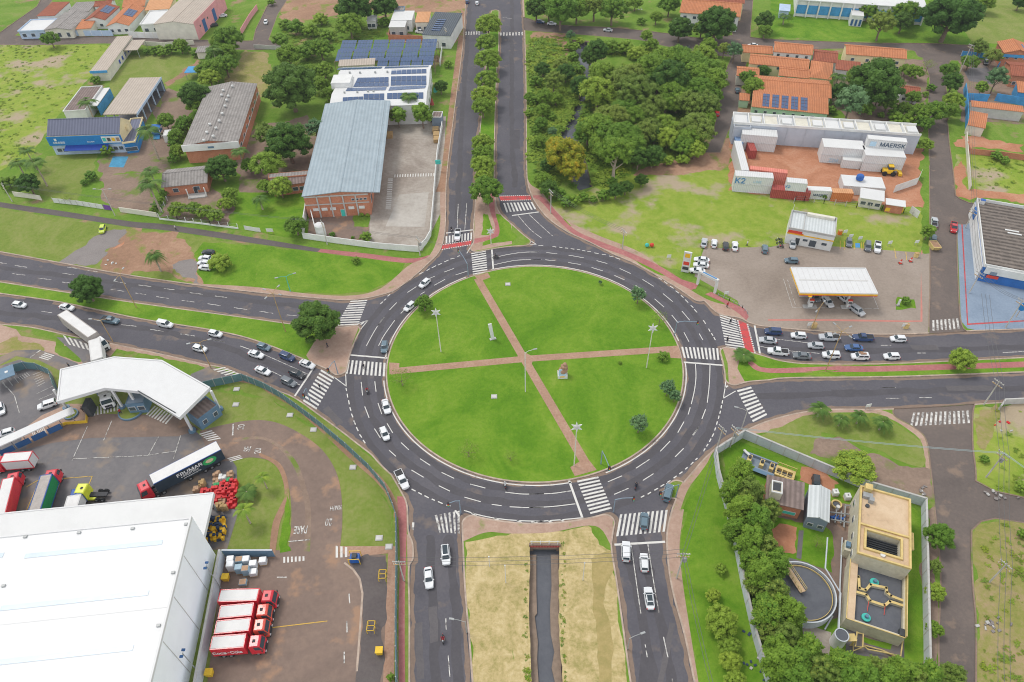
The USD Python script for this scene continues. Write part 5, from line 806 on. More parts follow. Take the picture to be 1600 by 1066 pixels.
# ---- solar roofed building
S=Spot('solar_building','white roofed building covered with rows of blue solar panels','building','g7',(110,905,1250,905,1370,385,145,410),7.0)
S.part('wall',box(S.L-.6,S.D-.6,6.8),'wall_white');S.h=7.0
y1=S.at('g7',700,660,7)[1];ra=S.at('g7',700,455,8.6)[1];rb=S.at('g7',700,735,8.2)[1];yb,yf=S.D/2,-S.D/2
def slab(y0,z0,yy,z1,mat='roof_white',x0=-S.L/2,x1=S.L/2): return hexa([[x0,y0,z0],[x1,y0,z0],[x1,yy,z1],[x0,yy,z1]],[[x0,y0,z0+.15],[x1,y0,z0+.15],[x1,yy,z1+.15],[x0,yy,z1+.15]])
for a,b in (((yf,6.8),(rb,8.0)),((rb,8.0),(y1,7.1)),((y1,7.1),(ra,8.4)),((ra,8.4),(yb,6.8))):S.part('roof_slope',slab(*a,*b),'roof_white')
def on_roof(y):
 for a,b in (((yf,6.8),(rb,8.0)),((rb,8.0),(y1,7.1)),((y1,7.1),(ra,8.4)),((ra,8.4),(yb,6.8))):
  if a[0]<=y<=b[0]+1e-6: return a[1]+(b[1]-a[1])*(y-a[0])/(b[0]-a[0])
 return 6.8
def row(r,c,nx,ny):
 q=[S.at(r,c[i],c[i+1],7.6) for i in range(0,8,2)]
 for j in range(ny):
  for i in range(nx):
   B= lambda u,v:q[0]*(1-u)*(1-v)+q[1]*u*(1-v)+q[2]*u*v+q[3]*(1-u)*v
   k=[B((i+a)/nx,(j+b)/ny) for a,b in ((.03,.04),(.97,.04),(.97,.96),(.03,.96))]
   if min(p[1] for p in k)<yf+.1:continue
   b=np.array([[*p,on_roof(p[1])+.22] for p in k]);S.part('solar_panel',hexa(b,b+[0,0,.05]),'solar_cell')
for c,nx,ny in (((135,462,705,440,720,395,150,405),9,1),((740,440,1300,418,1320,378,755,390),9,1),((830,528,1285,515,1287,468,838,478),7,1),((822,640,1280,632,1283,535,830,545),7,2),((340,655,795,655,800,552,405,562),7,2),((245,730,760,720,775,662,270,672),8,1),((795,730,1265,690,1280,640,815,655),8,1),((772,880,1240,880,1245,750,780,762),7,2),((475,864,738,862,745,765,480,772),4,2),((205,866,470,864,475,795,212,806),4,1)):row('g7',c,nx,ny)
for x,y in ((305,510),(435,510),(630,505),(785,500),(235,755),(400,750),(535,738),(605,735)):q=S.at('g7',x,y,7.8);S.part('roof_vent',cyl(.35,.6,(q[0],q[1],on_roof(q[1])+.1),8),'steel_post')
q=S.at('g7',200,580,8.4);S.part('roof_room',box(6.5,6.5,2.2,(q[0],q[1],6.8)),'wall_white')
openings(S,S.L-.6,S.D-.6,(('f',5,2.0,1.6,1.4),('r',6,1.5,1.6,1.6)))
S=Spot('solar_carport','steel frame carrying twelve tilted blue solar arrays behind the white solar building','carport','g7',(130,300,1395,300,1415,70,180,70),5.0)
for ys in ((0,.48),(.54,1)):
 for i in range(6):
  A=[]
  for j in range(3):
   for k in range(5):
    x0=-S.L/2+S.L*(i+.04+.92*k/5)/6;x1=-S.L/2+S.L*(i+.04+.92*(k+.94)/5)/6;dd=ys[1]-ys[0];v0=ys[0]+dd*j/3;v1=ys[0]+dd*(j+.94)/3
    za,zb=4.3+(v0-ys[0])*2.4,4.3+(v1-ys[0])*2.4;b=np.array([[x0,-S.D/2+S.D*v0,za],[x1,-S.D/2+S.D*v0,za],[x1,-S.D/2+S.D*v1,zb],[x0,-S.D/2+S.D*v1,zb]]);S.part('solar_panel',hexa(b,b+[0,0,.05]),'solar_cell')
for i in range(7):
 for yv in (-.5,0.02,.5):S.part('post',box(.15,.15,4.2,(-S.L/2+S.L*i/6,S.D*yv,0)),'brown_post')
for yv in (-.5,.02,.5):S.part('beam',box(S.L+.2,.15,.2,(0,S.D*yv,4.1)),'brown_post')
S=Spot('solar_carport','small row of five solar arrays between the carport and the white roof','carport','g7',(650,378,1370,365,1385,300,655,300),5.0)
for i in range(5):
 for k in range(4):
  for j in range(2):
   x0=-S.L/2+S.L*(i+.05+.9*k/4)/5;x1=x0+S.L*.9*.94/20;y0=-S.D/2+S.D*j/2;yy=y0+S.D*.47;z0,z1=4.4+j*.5,4.85+j*.5;b=np.array([[x0,y0,z0],[x1,y0,z0],[x1,yy,z1],[x0,yy,z1]]);S.part('solar_panel',hexa(b,b+[0,0,.05]),'solar_cell')
for i in range(6):S.part('post',box(.15,.15,4.4,(-S.L/2+S.L*i/5,0,0)),'brown_post')
building('shed','low shed with a beige sheet roof behind the white solar building','g7',(150,400,610,385,640,300,170,345),4.5,'mono',.4,wall='wall_pale',rmat='roof_beige',cat='shed')
# ---- grey roofed hall
S=building('brick_hall','long brick hall with a weathered grey roof and white turbine vents','a0',(1125,905,1478,880,1579,522,1283,535),6.0,'gable',1.3,'y','wall_brick','roof_fibre',.3,cat='warehouse',spec=(('r',7,3.2,2.2,1.0),))
S.part('front_fascia',box(S.L+.4,.25,2.2,(0,-S.D/2-.15,4.3)),'wall_white');S.part('sign',box(1.8,.08,.6,(0,-S.D/2-.32,5.0)),'steel_blue')
S.part('wall_band',box(.1,S.wd,.25,(S.wl/2+.05,0,3.0)),'wall_white')
for x,y in ((1437,545),(1380,570),(1370,600),(1412,607),(1402,632),(1392,668),(1375,715),(1357,760),(1337,805),(1320,855),(1280,830),(1262,880),(1298,780)):
 q=S.at('a0',x,y,7.0);zr=6.15+1.3*(1-abs(q[0])/(S.L/2));v=S.part('roof_vent',cyl(.28,.35,(q[0],q[1],zr),10),'steel_post');part(v,'turbine',lathe([(.3,.0),(.48,.22),(.42,.5),(.1,.68)],10,(q[0],q[1],zr+.35)),'frame_white')
# ---- school
S=building('school_block','school block with a slate-blue roof, blue sign front and cream gable','g6',(160,668,1050,615,1245,440,330,500),6.5,'gable',3.2,'x','wall_cream','roof_slate',.05,cat='school')
S.part('sign_board',box(S.L+.5,.2,3.0,(0,-S.D/2-.35,3.4)),'sign_blue')
for i in range(4):f=S.part('picture',box(1.5,.06,2.2,(S.L*(.27+i*.062),-S.D/2-.47,3.8)),'frame_white');part(f,'photo',box(1.0,.04,1.2,(S.L*(.27+i*.062),-S.D/2-.51,4.3)),('teal','door_dark','shop_yellow','brown_post')[i])
S.part('emblem',box(.7,.05,.8,(-S.L*.40,-S.D/2-.47,5.0)),'frame_white');S.part('lettering',text_on('COLEGIO',(-S.L*.45,-S.D/2-.45,4.1),(0,-S.D/2-.45,4.1),.6),'letter_white');S.part('lettering',text_on('EDUCACAO',(S.L*.02,-S.D/2-.45,4.2),(S.L,-S.D/2-.45,4.2),.3),'letter_white')
S.part('awning',hexa([[-S.L*.3,-S.D/2-2.4,2.4],[S.L*.3,-S.D/2-2.4,2.4],[S.L*.3,-S.D/2-.2,3.3],[-S.L*.3,-S.D/2-.2,3.3]],[[-S.L*.3,-S.D/2-2.4,2.5],[S.L*.3,-S.D/2-2.4,2.5],[S.L*.3,-S.D/2-.2,3.4],[-S.L*.3,-S.D/2-.2,3.4]]),'awning_blue')
S.part('wall_front',box(S.wl,.1,3.2,(0,-S.wd/2-.05,0)),'wall_lightblue');openings(S,S.wl,S.wd+.2,(('f',4,1.0,1.4,1.3,'window',(.68,.98)),('f',2,1.0,1.6,1.3,'window',(.04,.2))))
S.part('tower_tank',cyl(.7,1.1,(S.wl/2+.3,S.D*.1,5.2),12),'wall_cream')
building('school_annexe','low school annexe with a slate roof and orange-cream edge','g6',(1095,745,1320,735,1330,440,1240,445),3.6,'flat',wall='sign_blue',rmat='roof_slate',over=.3,parapet=.5,pmat='wall_cream',cat='school',spec=(('f',3,.8,1.5,1.3),))
S=Spot('school_sports_hall','open sided hall with a beige roof behind the school block','school','a0',(672,690,850,715,972,478,780,480),5.2);S.part('roof',hexa([[-S.L/2,-S.D/2,5.0],[S.L/2,-S.D/2,4.8],[S.L/2,S.D/2,4.8],[-S.L/2,S.D/2,5.0]],[[-S.L/2,-S.D/2,5.3],[S.L/2,-S.D/2,5.1],[S.L/2,S.D/2,5.1],[-S.L/2,S.D/2,5.3]]),'roof_beige')
for i in range(6):
 for s in (-1,1):S.part('column',box(.3,.4,4.8,(s*(S.L/2-.4),-S.D/2+.5+i*(S.D-1)/5,0)),'wall_lightblue')
S.part('fascia',box(.15,S.D,.8,(S.L/2+.08,0,4.4)),'wall_lightblue');S.part('floor',box(S.L,S.D,.08),'yard_grey');S.part('rear_wall',box(S.L,.2,4.6,(0,S.D/2-.1,0)),'wall_slate')
S=building('school_wing','school wing with a brown roof framed in white beside the courtyard palm','g6',(400,352,690,340,830,60,610,38),4.0,'flat',wall='wall_white',rmat='roof_brown',over=.1,parapet=.35,cat='school');S.part('white_roof',box(2.4,S.D*.75,.2,(S.L/2+1.2,S.D*.1,3.4)),'roof_white');S.part('blue_wall',box(.2,S.D*.75,3.2,(S.L/2+2.3,S.D*.1,0)),'wall_sky')
S=building('school_shed','long low shed with beige roof and a blue front at the back of the school','a0',(570,440,672,440,800,232,716,222),3.8,'mono',.1,wall='wall_pale',rmat='roof_beige',over=.3,cat='shed',spec=(('r',4,.8,1.5,1.6,'window',(.35,.8),'awning_blue'),));S.part('front_fascia',box(S.L+.1,.2,.9,(0,-S.D/2-.12,3.2)),'wall_sky')
S=Spot('shelter','small beige roof on posts beside the long school shed','shelter','a0',(770,308,855,312,885,250,805,246),3.2);S.part('roof',box(S.L,S.D,.15,(0,0,3.1)),'roof_beige');[S.part('post',box(.15,.15,3.1,(a*(S.L/2-.3),b*(S.D/2-.3),0)),'steel_post') for a in (-1,1) for b in (-1,1)]
S=Spot('shelter','bright blue tent roof on posts in the school garden','shelter','a0',(1140,448,1232,448,1245,410,1160,408),2.8);S.part('roof',box(S.L,S.D,.12,(0,0,2.7)),'wall_sky');[S.part('post',box(.12,.12,2.7,(a*(S.L/2-.3),b*(S.D/2-.3),0)),'steel_post') for a in (-1,1) for b in (-1,1)]
building('shed','small grey roofed hut among the trees of the school garden','a0',(1208,325,1285,325,1285,292,1222,290),2.6,'mono',.3,wall='wall_pale',rmat='roof_fibre',cat='shed')
S=Spot('play_structure','blue play slide structure beside the school palms','playground','a0',(935,835,1015,840,1000,790,925,770),1.5);S.part('platform',box(S.L*.6,S.D*.6,.2,(0,0,1.4)),'wall_blue');S.part('slide',hexa([[-1,-3,.1],[1,-3,.1],[1,0,1.4],[-1,0,1.4]],[[-1,-3,.3],[1,-3,.3],[1,0,1.6],[-1,0,1.6]]),'wall_sky');S.part('roof',box(S.L*.7,S.D*.5,.1,(0,0,3)),'wall_blue');[S.part('post',box(.15,.15,3,(a*S.L*.3,b*S.D*.22,0)),'wall_white') for a in (-1,1) for b in (-1,1)]
area('blue_floor',zpoly('g6',1000,905,1190,905,1130,1040,945,1035),'blue_floor');building('shed','small white flat roof right of the school play structure','a0',(1010,838,1100,832,1098,800,1010,800),2.4,'flat',wall='wall_white',rmat='roof_white',over=.02,parapet=.1,cat='shed')
# ---- tiled house and brick shed between the trees
S=building('tiled_house','brick house with a grey tiled roof behind a row of clipped trees','b0',(1020,70,1310,82,1270,-35,1015,-20),3.2,'gable',1.6,'x','wall_brick','roof_fibre',.5,spec=(('f',2,1.0,1.6,1.3),('f',1,0,1.1,2.1,'door',(.6,.8),'door_dark')));S.part('porch',box(5,2.5,.3,(S.L*.22,-S.D/2-1.2,0)),'wall_concrete')
for x in (-.1,.28):S.part('porch_column',box(.25,.25,3.1,(S.L*x+2,-S.D/2-2,0)),'wall_white')
building('brick_shed','brick shed with a dark tiled lean-to roof left of the brick warehouse','b1',(110,85,310,65,325,15,75,40),3.4,'mono',.9,wall='wall_brick',rmat='roof_brown',cat='shed',spec=(('f',3,1.0,1.6,1.3,'window',(.35,.95)),));building('brick_shed','pale roofed strip behind the dark lean-to of the brick shed','b1',(75,35,320,15,330,-15,80,10),4.4,'flat',wall='wall_brick',rmat='roof_fibre',over=.05,parapet=.1,cat='shed')
# ---- houses in the upper left corner
for lab,c,h,rf,rise,ax,wm,rm,sp in (('low white house with a dark red roof in the upper left corner',(238,98,348,102,415,22,322,15),4.0,'mono',.3,'x','wall_white','tile_red',(('r',3,1,1.2,1.2),)),('walled white flat roofed house with pale blue walls at the street corner',(122,190,290,200,335,122,190,125),3.0,'flat',0,'x','wall_lightblue','roof_white',(('f',3,.8,1.6,1.4),('f',1,0,2.2,2.2,'door',(.75,1),'steel_blue'))),('old house with a weathered grey fibre roof between blue walls and orange roofs',(300,182,455,192,530,88,390,70),3.4,'gable',.8,'y','wall_pale','roof_fibre',(('f',3,.6,1.4,1.8),)),('orange tiled house with solar panels, left of the two',(535,125,655,130,725,48,610,40),3.6,'gable',1.4,'y','wall_white','tile_red',(('f',2,1,1.4,1.2),)),('orange tiled car porch in front of the left solar house',(480,178,570,180,585,130,500,128),2.9,'mono',.6,'x','wall_pale','tile_orange',()),('orange tiled house with solar panels, beside the white flat roof',(655,165,800,160,890,50,762,50),3.4,'gable',1.5,'y','wall_white','tile_orange',(('f',3,1,1.4,1.2),)),('rust red roofed house at the top edge behind the solar houses',(770,45,898,40,915,-15,775,-15),3.4,'gable',1.2,'x','wall_pale','tile_orange',()),('peach roofed house at the top edge left of the pink warehouse',(910,62,1048,60,1078,-10,922,-5),3.4,'mono',.9,'x','wall_cream','tile_peach',()),('white flat roofed house beside the pink warehouse',(880,152,985,155,1032,70,912,70),3.6,'flat',0,'x','wall_white','roof_white',(('f',2,.8,1.6,1.4),)),('dark red roofed house behind the old fibre roof',(590,40,690,40,700,5,600,5),3.6,'gable',1.0,'x','wall_white','tile_red',()),('small house with a mixed grey roof at the top behind the old house',(445,70,560,75,580,25,460,15),3.4,'mono',.4,'x','wall_pale','roof_fibre',())):
 S=building('house',lab,'a0',c,h,rf,rise,ax,wm,rm,.25,sp)
 if 'solar' in lab and 'porch' not in lab and 'behind' not in lab:
  for k in (-1,0,1):
   for j in range(4):x0=S.L*.02+(k+1)*1.15;zr= lambda x:h+rise*(1-abs(x)/(S.L/2))+.28;y0=-S.D*.1+j*1.75;b=np.array([[x0,y0,zr(x0)],[x0+1.05,y0,zr(x0+1.05)],[x0+1.05,y0+1.65,zr(x0+1.05)],[x0,y0+1.65,zr(x0)]]);S.part('solar_panel',hexa(b,b+[0,0,.05]),'solar_cell')
run('street_wall','row of white and blue street walls and gates before the orange roofed houses','wall',zp('a0',460,222,570,222,700,222),2.2,.15,'wall_lightblue',4.0,post='wall_white');run('street_wall','white street wall and gates left of the pink warehouse','wall',zp('a0',800,232,1005,238),2.4,.15,'wall_white',4.0,post='wall_pale')
S=building('pink_warehouse','warehouse with a pale fibre roof and a pink side wall with tall dark doors','a0',(990,142,1205,165,1350,-25,1120,-40),6.0,'gable',1.2,'y','wall_pale','roof_beige',.1,cat='warehouse');S.part('side_wall',box(.2,S.D,7.0,(S.L/2+.1,0,0)),'wall_pink');openings(S,S.L+.4,S.D,(('r',2,.2,3.2,5.0,'door',(.08,.75),'door_blue'),('r',2,3.5,1.0,1.0,'window',(.0,.5))),frame='wall_pink')
run('street_wall','pink wall along the yard right of the pink warehouse','wall',zp('a0',1490,215,1545,120,1590,60),2.2,.2,'wall_pink',4.0);run('boundary_wall','grey wall closing the end of the small street above the grassy lot','wall',zp('a1',-10,300,190,310),1.6,.2,'wall_concrete',3.0);run('boundary_wall','low brown wall behind the school along the street','wall',zp('a0',890,280,1010,290,1200,275),1.8,.2,'wall_pale',3.0)
# ---- shops at the top middle
for lab,c,h,rf,rise,ax,wm,rm in (('shop with a dark panelled roof beside the avenue at the top',(1050,205,1222,238,1243,102,1092,80),5.0,'mono',.8,'x','wall_white','tile_dark'),('white roofed open shed facing the yard of the dark roofed shop',(822,168,920,172,932,128,832,128),4.0,'mono',.5,'x','wall_concrete','roof_white'),('larger white roof behind the open shed at the top',(833,128,950,126,992,72,850,78),4.6,'mono',.4,'x','wall_white','roof_white'),('tiny grey box roof at the back of the white sheds',(855,72,915,74,917,46,860,46),5.0,'flat',0,'x','wall_slate','roof_fibre'),('orange tiled roof between the white shed and the dark shop',(988,140,1060,138,1086,88,990,86),4.0,'mono',.8,'x','wall_pale','tile_peach'),('small white cottage among bushes left of the white sheds',(685,130,740,132,745,100,690,98),3.4,'mono',.3,'x','wall_white','roof_white')):
 S=building('shop' if 'shop' in lab[:5] else 'shed',lab,'a1',c,h,rf,rise,ax,wm,rm,.2,(('f',2,.8,1.6,1.5),),'building')
 if rm=='tile_dark':[S.part('solar_panel',box(1.7,1.0,.08,(-S.L*.02+k*1.85,-S.D*.3+j*1.9,5.28+.8*(.2+j*1.9/S.D))),'solar_cell') for j in range(6) for k in (-1,0)]
run('boundary_wall','orange brick wall in front of the dark roofed shop','wall',zp('a1',820,245,1000,252,1110,255,1222,262),2.0,.2,'wall_brick',3.0);run('boundary_wall','red brick yard wall left of the white open shed','wall',zp('a1',820,245,828,190),1.8,.2,'wall_brick',3.0);run('boundary_wall','short white wall beside the small lawn of the solar building','wall',zp('a1',1135,410,1148,315),1.8,.2,'wall_white',3.0)
building('guard_booth','small dark roofed porch with white posts at the entrance of the solar building','a1',(1085,725,1140,728,1155,690,1090,690),3.0,'flat',wall='wall_slate',rmat='roof_brown',over=.05,parapet=.2,pmat='wall_white',cat='booth')
for x,y,hh,cm,lab in ((1088,640,3.4,'container_red','dark red folded parasol beside the solar building'),(1108,560,3.2,'teal','teal folded parasol beside the solar building')):
 p=P(*zp('a1',x,y+20)[0]);t=thing('parasol',lab,'parasol',(*p,.02));part(t,'pole',cyl(.05,hh,n=6),'steel_post');part(t,'canopy',lathe([(.75,.8),(.6,1.6),(.25,2.9),(.03,hh)],10),cm)
p=P(*zp('a1',1128,1055)[0]);t=thing('banner','teal green sign box on a post at the yard wall by the avenue','sign',(*p,0));part(t,'post',cyl(.08,3,n=6),'steel_post');part(t,'board',box(1.6,.3,1.3,(0,0,2.4)),'teal')
for i,(x,y) in enumerate(((1105,800),(1110,830),(1112,858),(822,830))):S=Spot('crate_stack',('yellow wooden pallet stack nearest the clipped trees','yellow wooden pallet stack in the middle of the yard edge row','yellow wooden pallet stack nearest the camera along the yard edge','yellow pallet stack against the brick warehouse wall')[i],'pallets','a1',(x-16,y+12,x+20,y+12,x+20,y-12,x-16,y-12),.8);[S.part('pallet',box(S.L,S.D,.2,(0,0,k*.28)),'wood') for k in range(5)]
# ---- upper right: apartments, gym, orange roofs
S=building('apartment_house','two storey white apartment house with a long red-orange roof','a2',(1038,82,1400,105,1425,20,1050,-10),6.0,'gable',2.2,'x','wall_white','tile_orange',.5,(('f',6,3.8,1.4,1.2),('f',6,.9,1.4,1.3),('r',3,3.6,1.2,1.2)),'building');building('apartment_house','red roofed block at the top edge behind the long apartment house','a2',(1065,0,1430,25,1440,-60,1080,-75),7.0,'gable',1.8,'x','wall_cream','tile_red',.4,(),'building')
S=Spot('gymnasium','long white roofed gym hall with bright blue panels between white pillars','building','a3',(148,12,925,38,960,-130,200,-150),6.5);S.part('roof',box(S.L,S.D,.3,(0,0,6.4)),'roof_white');S.part('wall',box(S.L-1,S.D-1,6.3),'wall_white')
n_=11
for i in range(n_+1):S.part('pillar',box(.5,.9,6.3,(-S.L/2+.4+i*(S.L-.8)/n_,-S.D/2+.2,0)),'wall_white')
for i in range(n_):S.part('blue_panel',box((S.L-.8)/n_-.7,.12,3.4,(-S.L/2+.4+(i+.5)*(S.L-.8)/n_,-S.D/2+.42,1.2)),'wall_sky')
building('entrance_block','white entrance block with a blue door in front of the gym','a3',(512,100,585,102,590,50,515,48),4.0,'flat',wall='wall_white',rmat='roof_white',over=.05,parapet=.3,cat='building',spec=(('f',3,.2,1.0,2.6,'door',(0,1),'door_blue'),));building('shed','pale blue flat shed at the left end of the gym','a3',(62,68,135,70,140,35,75,30),3.0,'mono',.3,wall='wall_lightblue',rmat='wall_lightblue',cat='shed')
G='orange tiled townhouses'
for lab,c,h,rf,rise,ax,wm,rm,sp in (('white walled townhouse with an orange roof, farthest of the left group',(28,322,268,340,280,276,42,262),5.0,'gable',1.4,'x','wall_white','tile_orange',(('f',4,3.4,1.1,1.1),('f',3,.9,1.2,1.2))),('long orange roofed wing behind the solar townhouse, second row',(-120,396,240,428,262,366,-110,336),4.0,'gable',1.2,'x','wall_cream','tile_orange',(('f',3,2.8,1.0,1.0),)),('broad orange roof joined to the dark red roof in the townhouse group',(250,478,392,492,405,390,266,372),4.0,'hip',1.4,'x','wall_cream','tile_orange',()),('small cream townhouse with pale green trim between two orange roofs',(60,470,250,486,262,428,70,415),3.6,'gable',1.0,'x','wall_green','tile_orange',(('f',2,2.6,1.0,1.0),)),('wide orange roof directly behind the solar townhouse',(-90,572,365,606,395,492,-80,478),4.4,'gable',1.5,'x','wall_green','tile_orange',(('f',5,3.0,1.2,1.0),)),('front townhouse with green walls and five solar arrays on its orange roof',(-110,664,360,702,378,622,-90,584),3.8,'mono',1.0,'x','wall_green','tile_orange',(('f',8,1.8,1.1,1.0),)),('right row of three cream townhouses with orange roofs facing the lane',(468,342,838,358,852,300,482,280),5.0,'gable',1.3,'x','wall_cream','tile_orange',(('f',4,2.8,1.2,1.1),('f',5,.8,1.2,1.2))),('dark red roofed house between the two townhouse groups',(268,380,415,386,440,318,285,308),3.4,'gable',1.2,'x','wall_white','tile_red',()),('lower dark red roof in front of the right townhouse row',(412,432,560,442,575,400,418,386),3.4,'mono',.9,'x','wall_white','tile_red',(('f',2,.8,1.2,1.2),)),('small red roofed house beside the big mango tree',(800,580,925,585,942,535,822,532),3.2,'gable',1.0,'x','wall_white','tile_red',(('f',2,.8,1.1,1.1),)),('cream townhouse with an orange roof at the top of the dirt lane',(-170,330,20,330,30,285,-150,280),3.6,'gable',1.0,'x','wall_cream','tile_orange',()),('small orange roof on the dirt lane left of the wide orange roof',(-200,470,-60,478,-50,420,-190,412),3.4,'gable',.9,'x','wall_pale','tile_orange',()),('green walled outhouse with a striped front left of the solar townhouse',(-180,620,-115,624,-112,590,-178,586),2.6,'mono',.6,'x','wall_green','tile_orange',())):
 S=building('townhouse',lab,'a3',c,h,rf,rise,ax,wm,rm,.3,sp,'house',G)
 if 'five solar' in lab:
  for k in range(5):
   for j in range(4):
    for i in range(2):x0=S.L*(-.36+k*.125)+i*1.1;y0=-S.D*.42+j*S.D*.2;y2=y0+S.D*.18;zz= lambda y:3.8+(y+S.D/2)/S.D*1.0+.2;b=np.array([[x0,y0,zz(y0)],[x0+1.02,y0,zz(y0)],[x0+1.02,y2,zz(y2)],[x0,y2,zz(y2)]]);S.part('solar_panel',hexa(b,b+[0,0,.05]),'solar_cell')
S=Spot('row_block','long grey block with a row of white edged open roof yards behind the containers','building','a3',(-215,768,925,835,928,770,-215,705),6.2);S.part('wall',box(S.L-.2,S.D-.2,6.1),'wall_grey')
for i in range(12):
 x=-S.L/2+(i+.5)*S.L/12;w_=S.L/12
 S.part('roof_yard',box(w_-.5,S.D-.5,.1,(x,0,6.08)),'wall_pale' if i%3 else 'roof_white');S.part('parapet',join([box(w_-.05,.25,.75,(x,s*(S.D/2-.13),6.1)) for s in (1,-1)]+[box(.25,S.D-.5,.75,(x-w_/2+.15,0,6.1))]),'wall_white')
 if i%2:S.part('roof_box',box(w_*.6,S.D*.5,.9,(x,-S.D*.1,6.1)),'roof_white')
for i in range(9):S.part('wall_seam',box(.06,.1,6,(-S.L/2+(i+1)*S.L/10,-S.D/2,0)),'fence_grey')
building('row_block','small grey-roofed wing at the left end of the long grey block','g1',(95,190,300,130,320,50,140,40),5.5,'flat',wall='wall_grey',rmat='wall_pale',over=.1,parapet=.6,cat='building')
# ---- containers
def container(label,r,c,z,mat,roofm=None,stack=1,texts=(),group='shipping containers in the red earth yard',z0=.02):
 S=Spot('shipping_container',label,'container',r,c,z+z0,group,z0,True);L,D=S.L,S.D;k=z/stack
 for i in range(stack):
  b=S.part('shell',box(L-.1,D-.1,k-.06,(0,0,i*k+.03)),mat);S.part('frame',join([box(.16,.16,k-.04,(a*(L/2-.06),e*(D/2-.06),i*k+.01)) for a in (1,-1) for e in (1,-1)]+[box(L,.14,.16,(0,e*(D/2-.05),i*k+q)) for e in (1,-1) for q in (.01,k-.2)]),mat)
 S.part('roof',box(L-.06,D-.06,.05,(0,0,z-.02)),roofm or mat)
 for s in (-1,1):S.part('door',box(.06,D/2-.15,k-.4,(L/2-.02,s*D/4,.2)),mat)
 for s,h_,x,zz,m in texts:S.part('lettering',text_on(s,(x,-D/2+.02,zz),(x+1,-D/2+.02,zz),h_),m)
 return S
container('tall stack of white containers with a large blue mark in the near left corner','g1',(135,722,590,750,605,690,150,655),5.2,'container_white',stack=2,texts=(('K2',1.7,-5.2,2.9,'letter_blue'),('LINE',.7,0,3.3,'letter_pale')))
container('white container along the left side of the earth yard','g1',(150,655,245,655,280,310,190,305),5.0,'container_white',stack=2)
container('pair of white containers against the long grey block','g1',(215,230,640,258,650,182,235,145),5.2,'container_white',stack=2);container('blue container end-on at the far left of the yard','g1',(95,335,180,335,230,140,150,140),2.6,'container_blue');container('dark red container standing alone in the far left of the yard','g1',(270,425,350,425,400,285,315,285),2.7,'container_red')
container('long salmon red container behind the white stack','g1',(305,645,765,690,768,655,330,598),5.0,'container_salmon',stack=2);container('dark red container along the near edge of the yard','g1',(570,885,1030,925,1050,870,590,825),2.7,'container_red')
container('white container lying on the dark red one with a small blue mark','g1',(755,797,998,818,1005,762,765,740),5.4,'container_white',stack=2,texts=(('K2',.8,-3.0,3.6,'letter_blue'),));container('grey-white container with a blue mark and dark lettering behind the post fence','g2',(-65,762,205,775,215,730,-50,715),2.8,'container_white','roof_white',texts=(('MAERSK',.7,-1.6,1.0,'letter_dark'),))
container('orange container behind the post fence','g2',(205,790,440,800,455,750,225,740),2.8,'container_orange','tile_peach');S=container('tall rear stack of white containers with dark lettering and a pale blue square','g2',(605,192,1040,230,1050,187,620,147),7.8,'container_white','roof_white',3,texts=(('MAERSK',1.25,-1.8,5.75,'letter_dark'),))
S.part('logo',box(1.7,.03,1.5,(-S.L*.34,-S.D/2-.02,5.6)),'letter_pale');container('lower front stack of plain white containers below the lettered one','g2',(548,378,1003,392,1030,302,588,262),5.2,'container_white','roof_white',2)
container('single white container in front of the wide white stack','g2',(325,425,538,445,545,385,335,368),2.6,'container_white','roof_white')
S=container('wide white container stack left of the lettered one','g2',(95,278,558,312,580,217,130,187),5.2,'container_white','roof_white',2,texts=(('ZIM',1.0,-3.4,.5,'letter_pale'),));container('low white container in the middle of the yard front','g2',(318,712,780,740,797,625,335,588),2.7,'container_white','roof_white')
building('site_office','site office with a white sheet roof by the blue water tank','g2',(515,860,790,880,795,800,530,750),3.0,'mono',.5,wall='wall_pale',rmat='roof_white',cat='building',spec=(('f',3,.9,1.4,1.1),));building('site_office','small lean-to with a white roof above a yellow board at the yard gate','g2',(805,925,1020,950,1035,890,810,870),2.6,'mono',.3,wall='wall_brick',rmat='roof_white',cat='building');S=Spot('sign_board','long yellow board in front of the small white lean-to roof','sign','g2',(800,990,1000,1005,1000,1000,800,985),.6);S.part('board',box(S.L,.1,1.1,(0,0,.4)),'yellow_paint');S.part('post',box(.1,.1,.5,(-S.L*.4,0,0)),'wood');S.part('post',box(.1,.1,.5,(S.L*.4,0,0)),'wood')
p=P(*zp('g2',480,745)[0]);t=thing('water_tank','round blue water tank on a stand beside the site office','tank',(*p,0));part(t,'stand',box(1.2,1.2,3.0),'wall_pale');part(t,'tank',lathe([(.9,3.0),(1.05,3.2),(1.05,4.2),(.8,4.5),(.05,4.6)],18),'tank_blue')
S=Spot('wheel_loader','yellow wheel loader parked in front of the lettered white containers','machine','g2',(770,590,920,600,920,550,780,540),.5,front=True);S.part('body',box(2.6,1.8,1.0,(-.7,0,.7)),'yellow_paint');S.part('cabin',box(1.4,1.5,1.3,(-.1,0,1.7)),'yellow_paint');S.part('cabin_glass',box(1.45,1.55,.8,(-.1,0,1.95)),'car_glass');S.part('arm',tube([(.6,0,1.2),(1.8,0,1.6),(2.6,0,.7)],.2),'yellow_paint');S.part('bucket',box(.9,2.2,.8,(2.9,0,.2)),'yellow_paint')
for x in (-1.5,.9):
 for s in (1,-1):S.part('wheel',xf(cyl(.7,.5,(0,0,-.25),14),(x,s*.95,.7),rx=PI/2),'rubber')
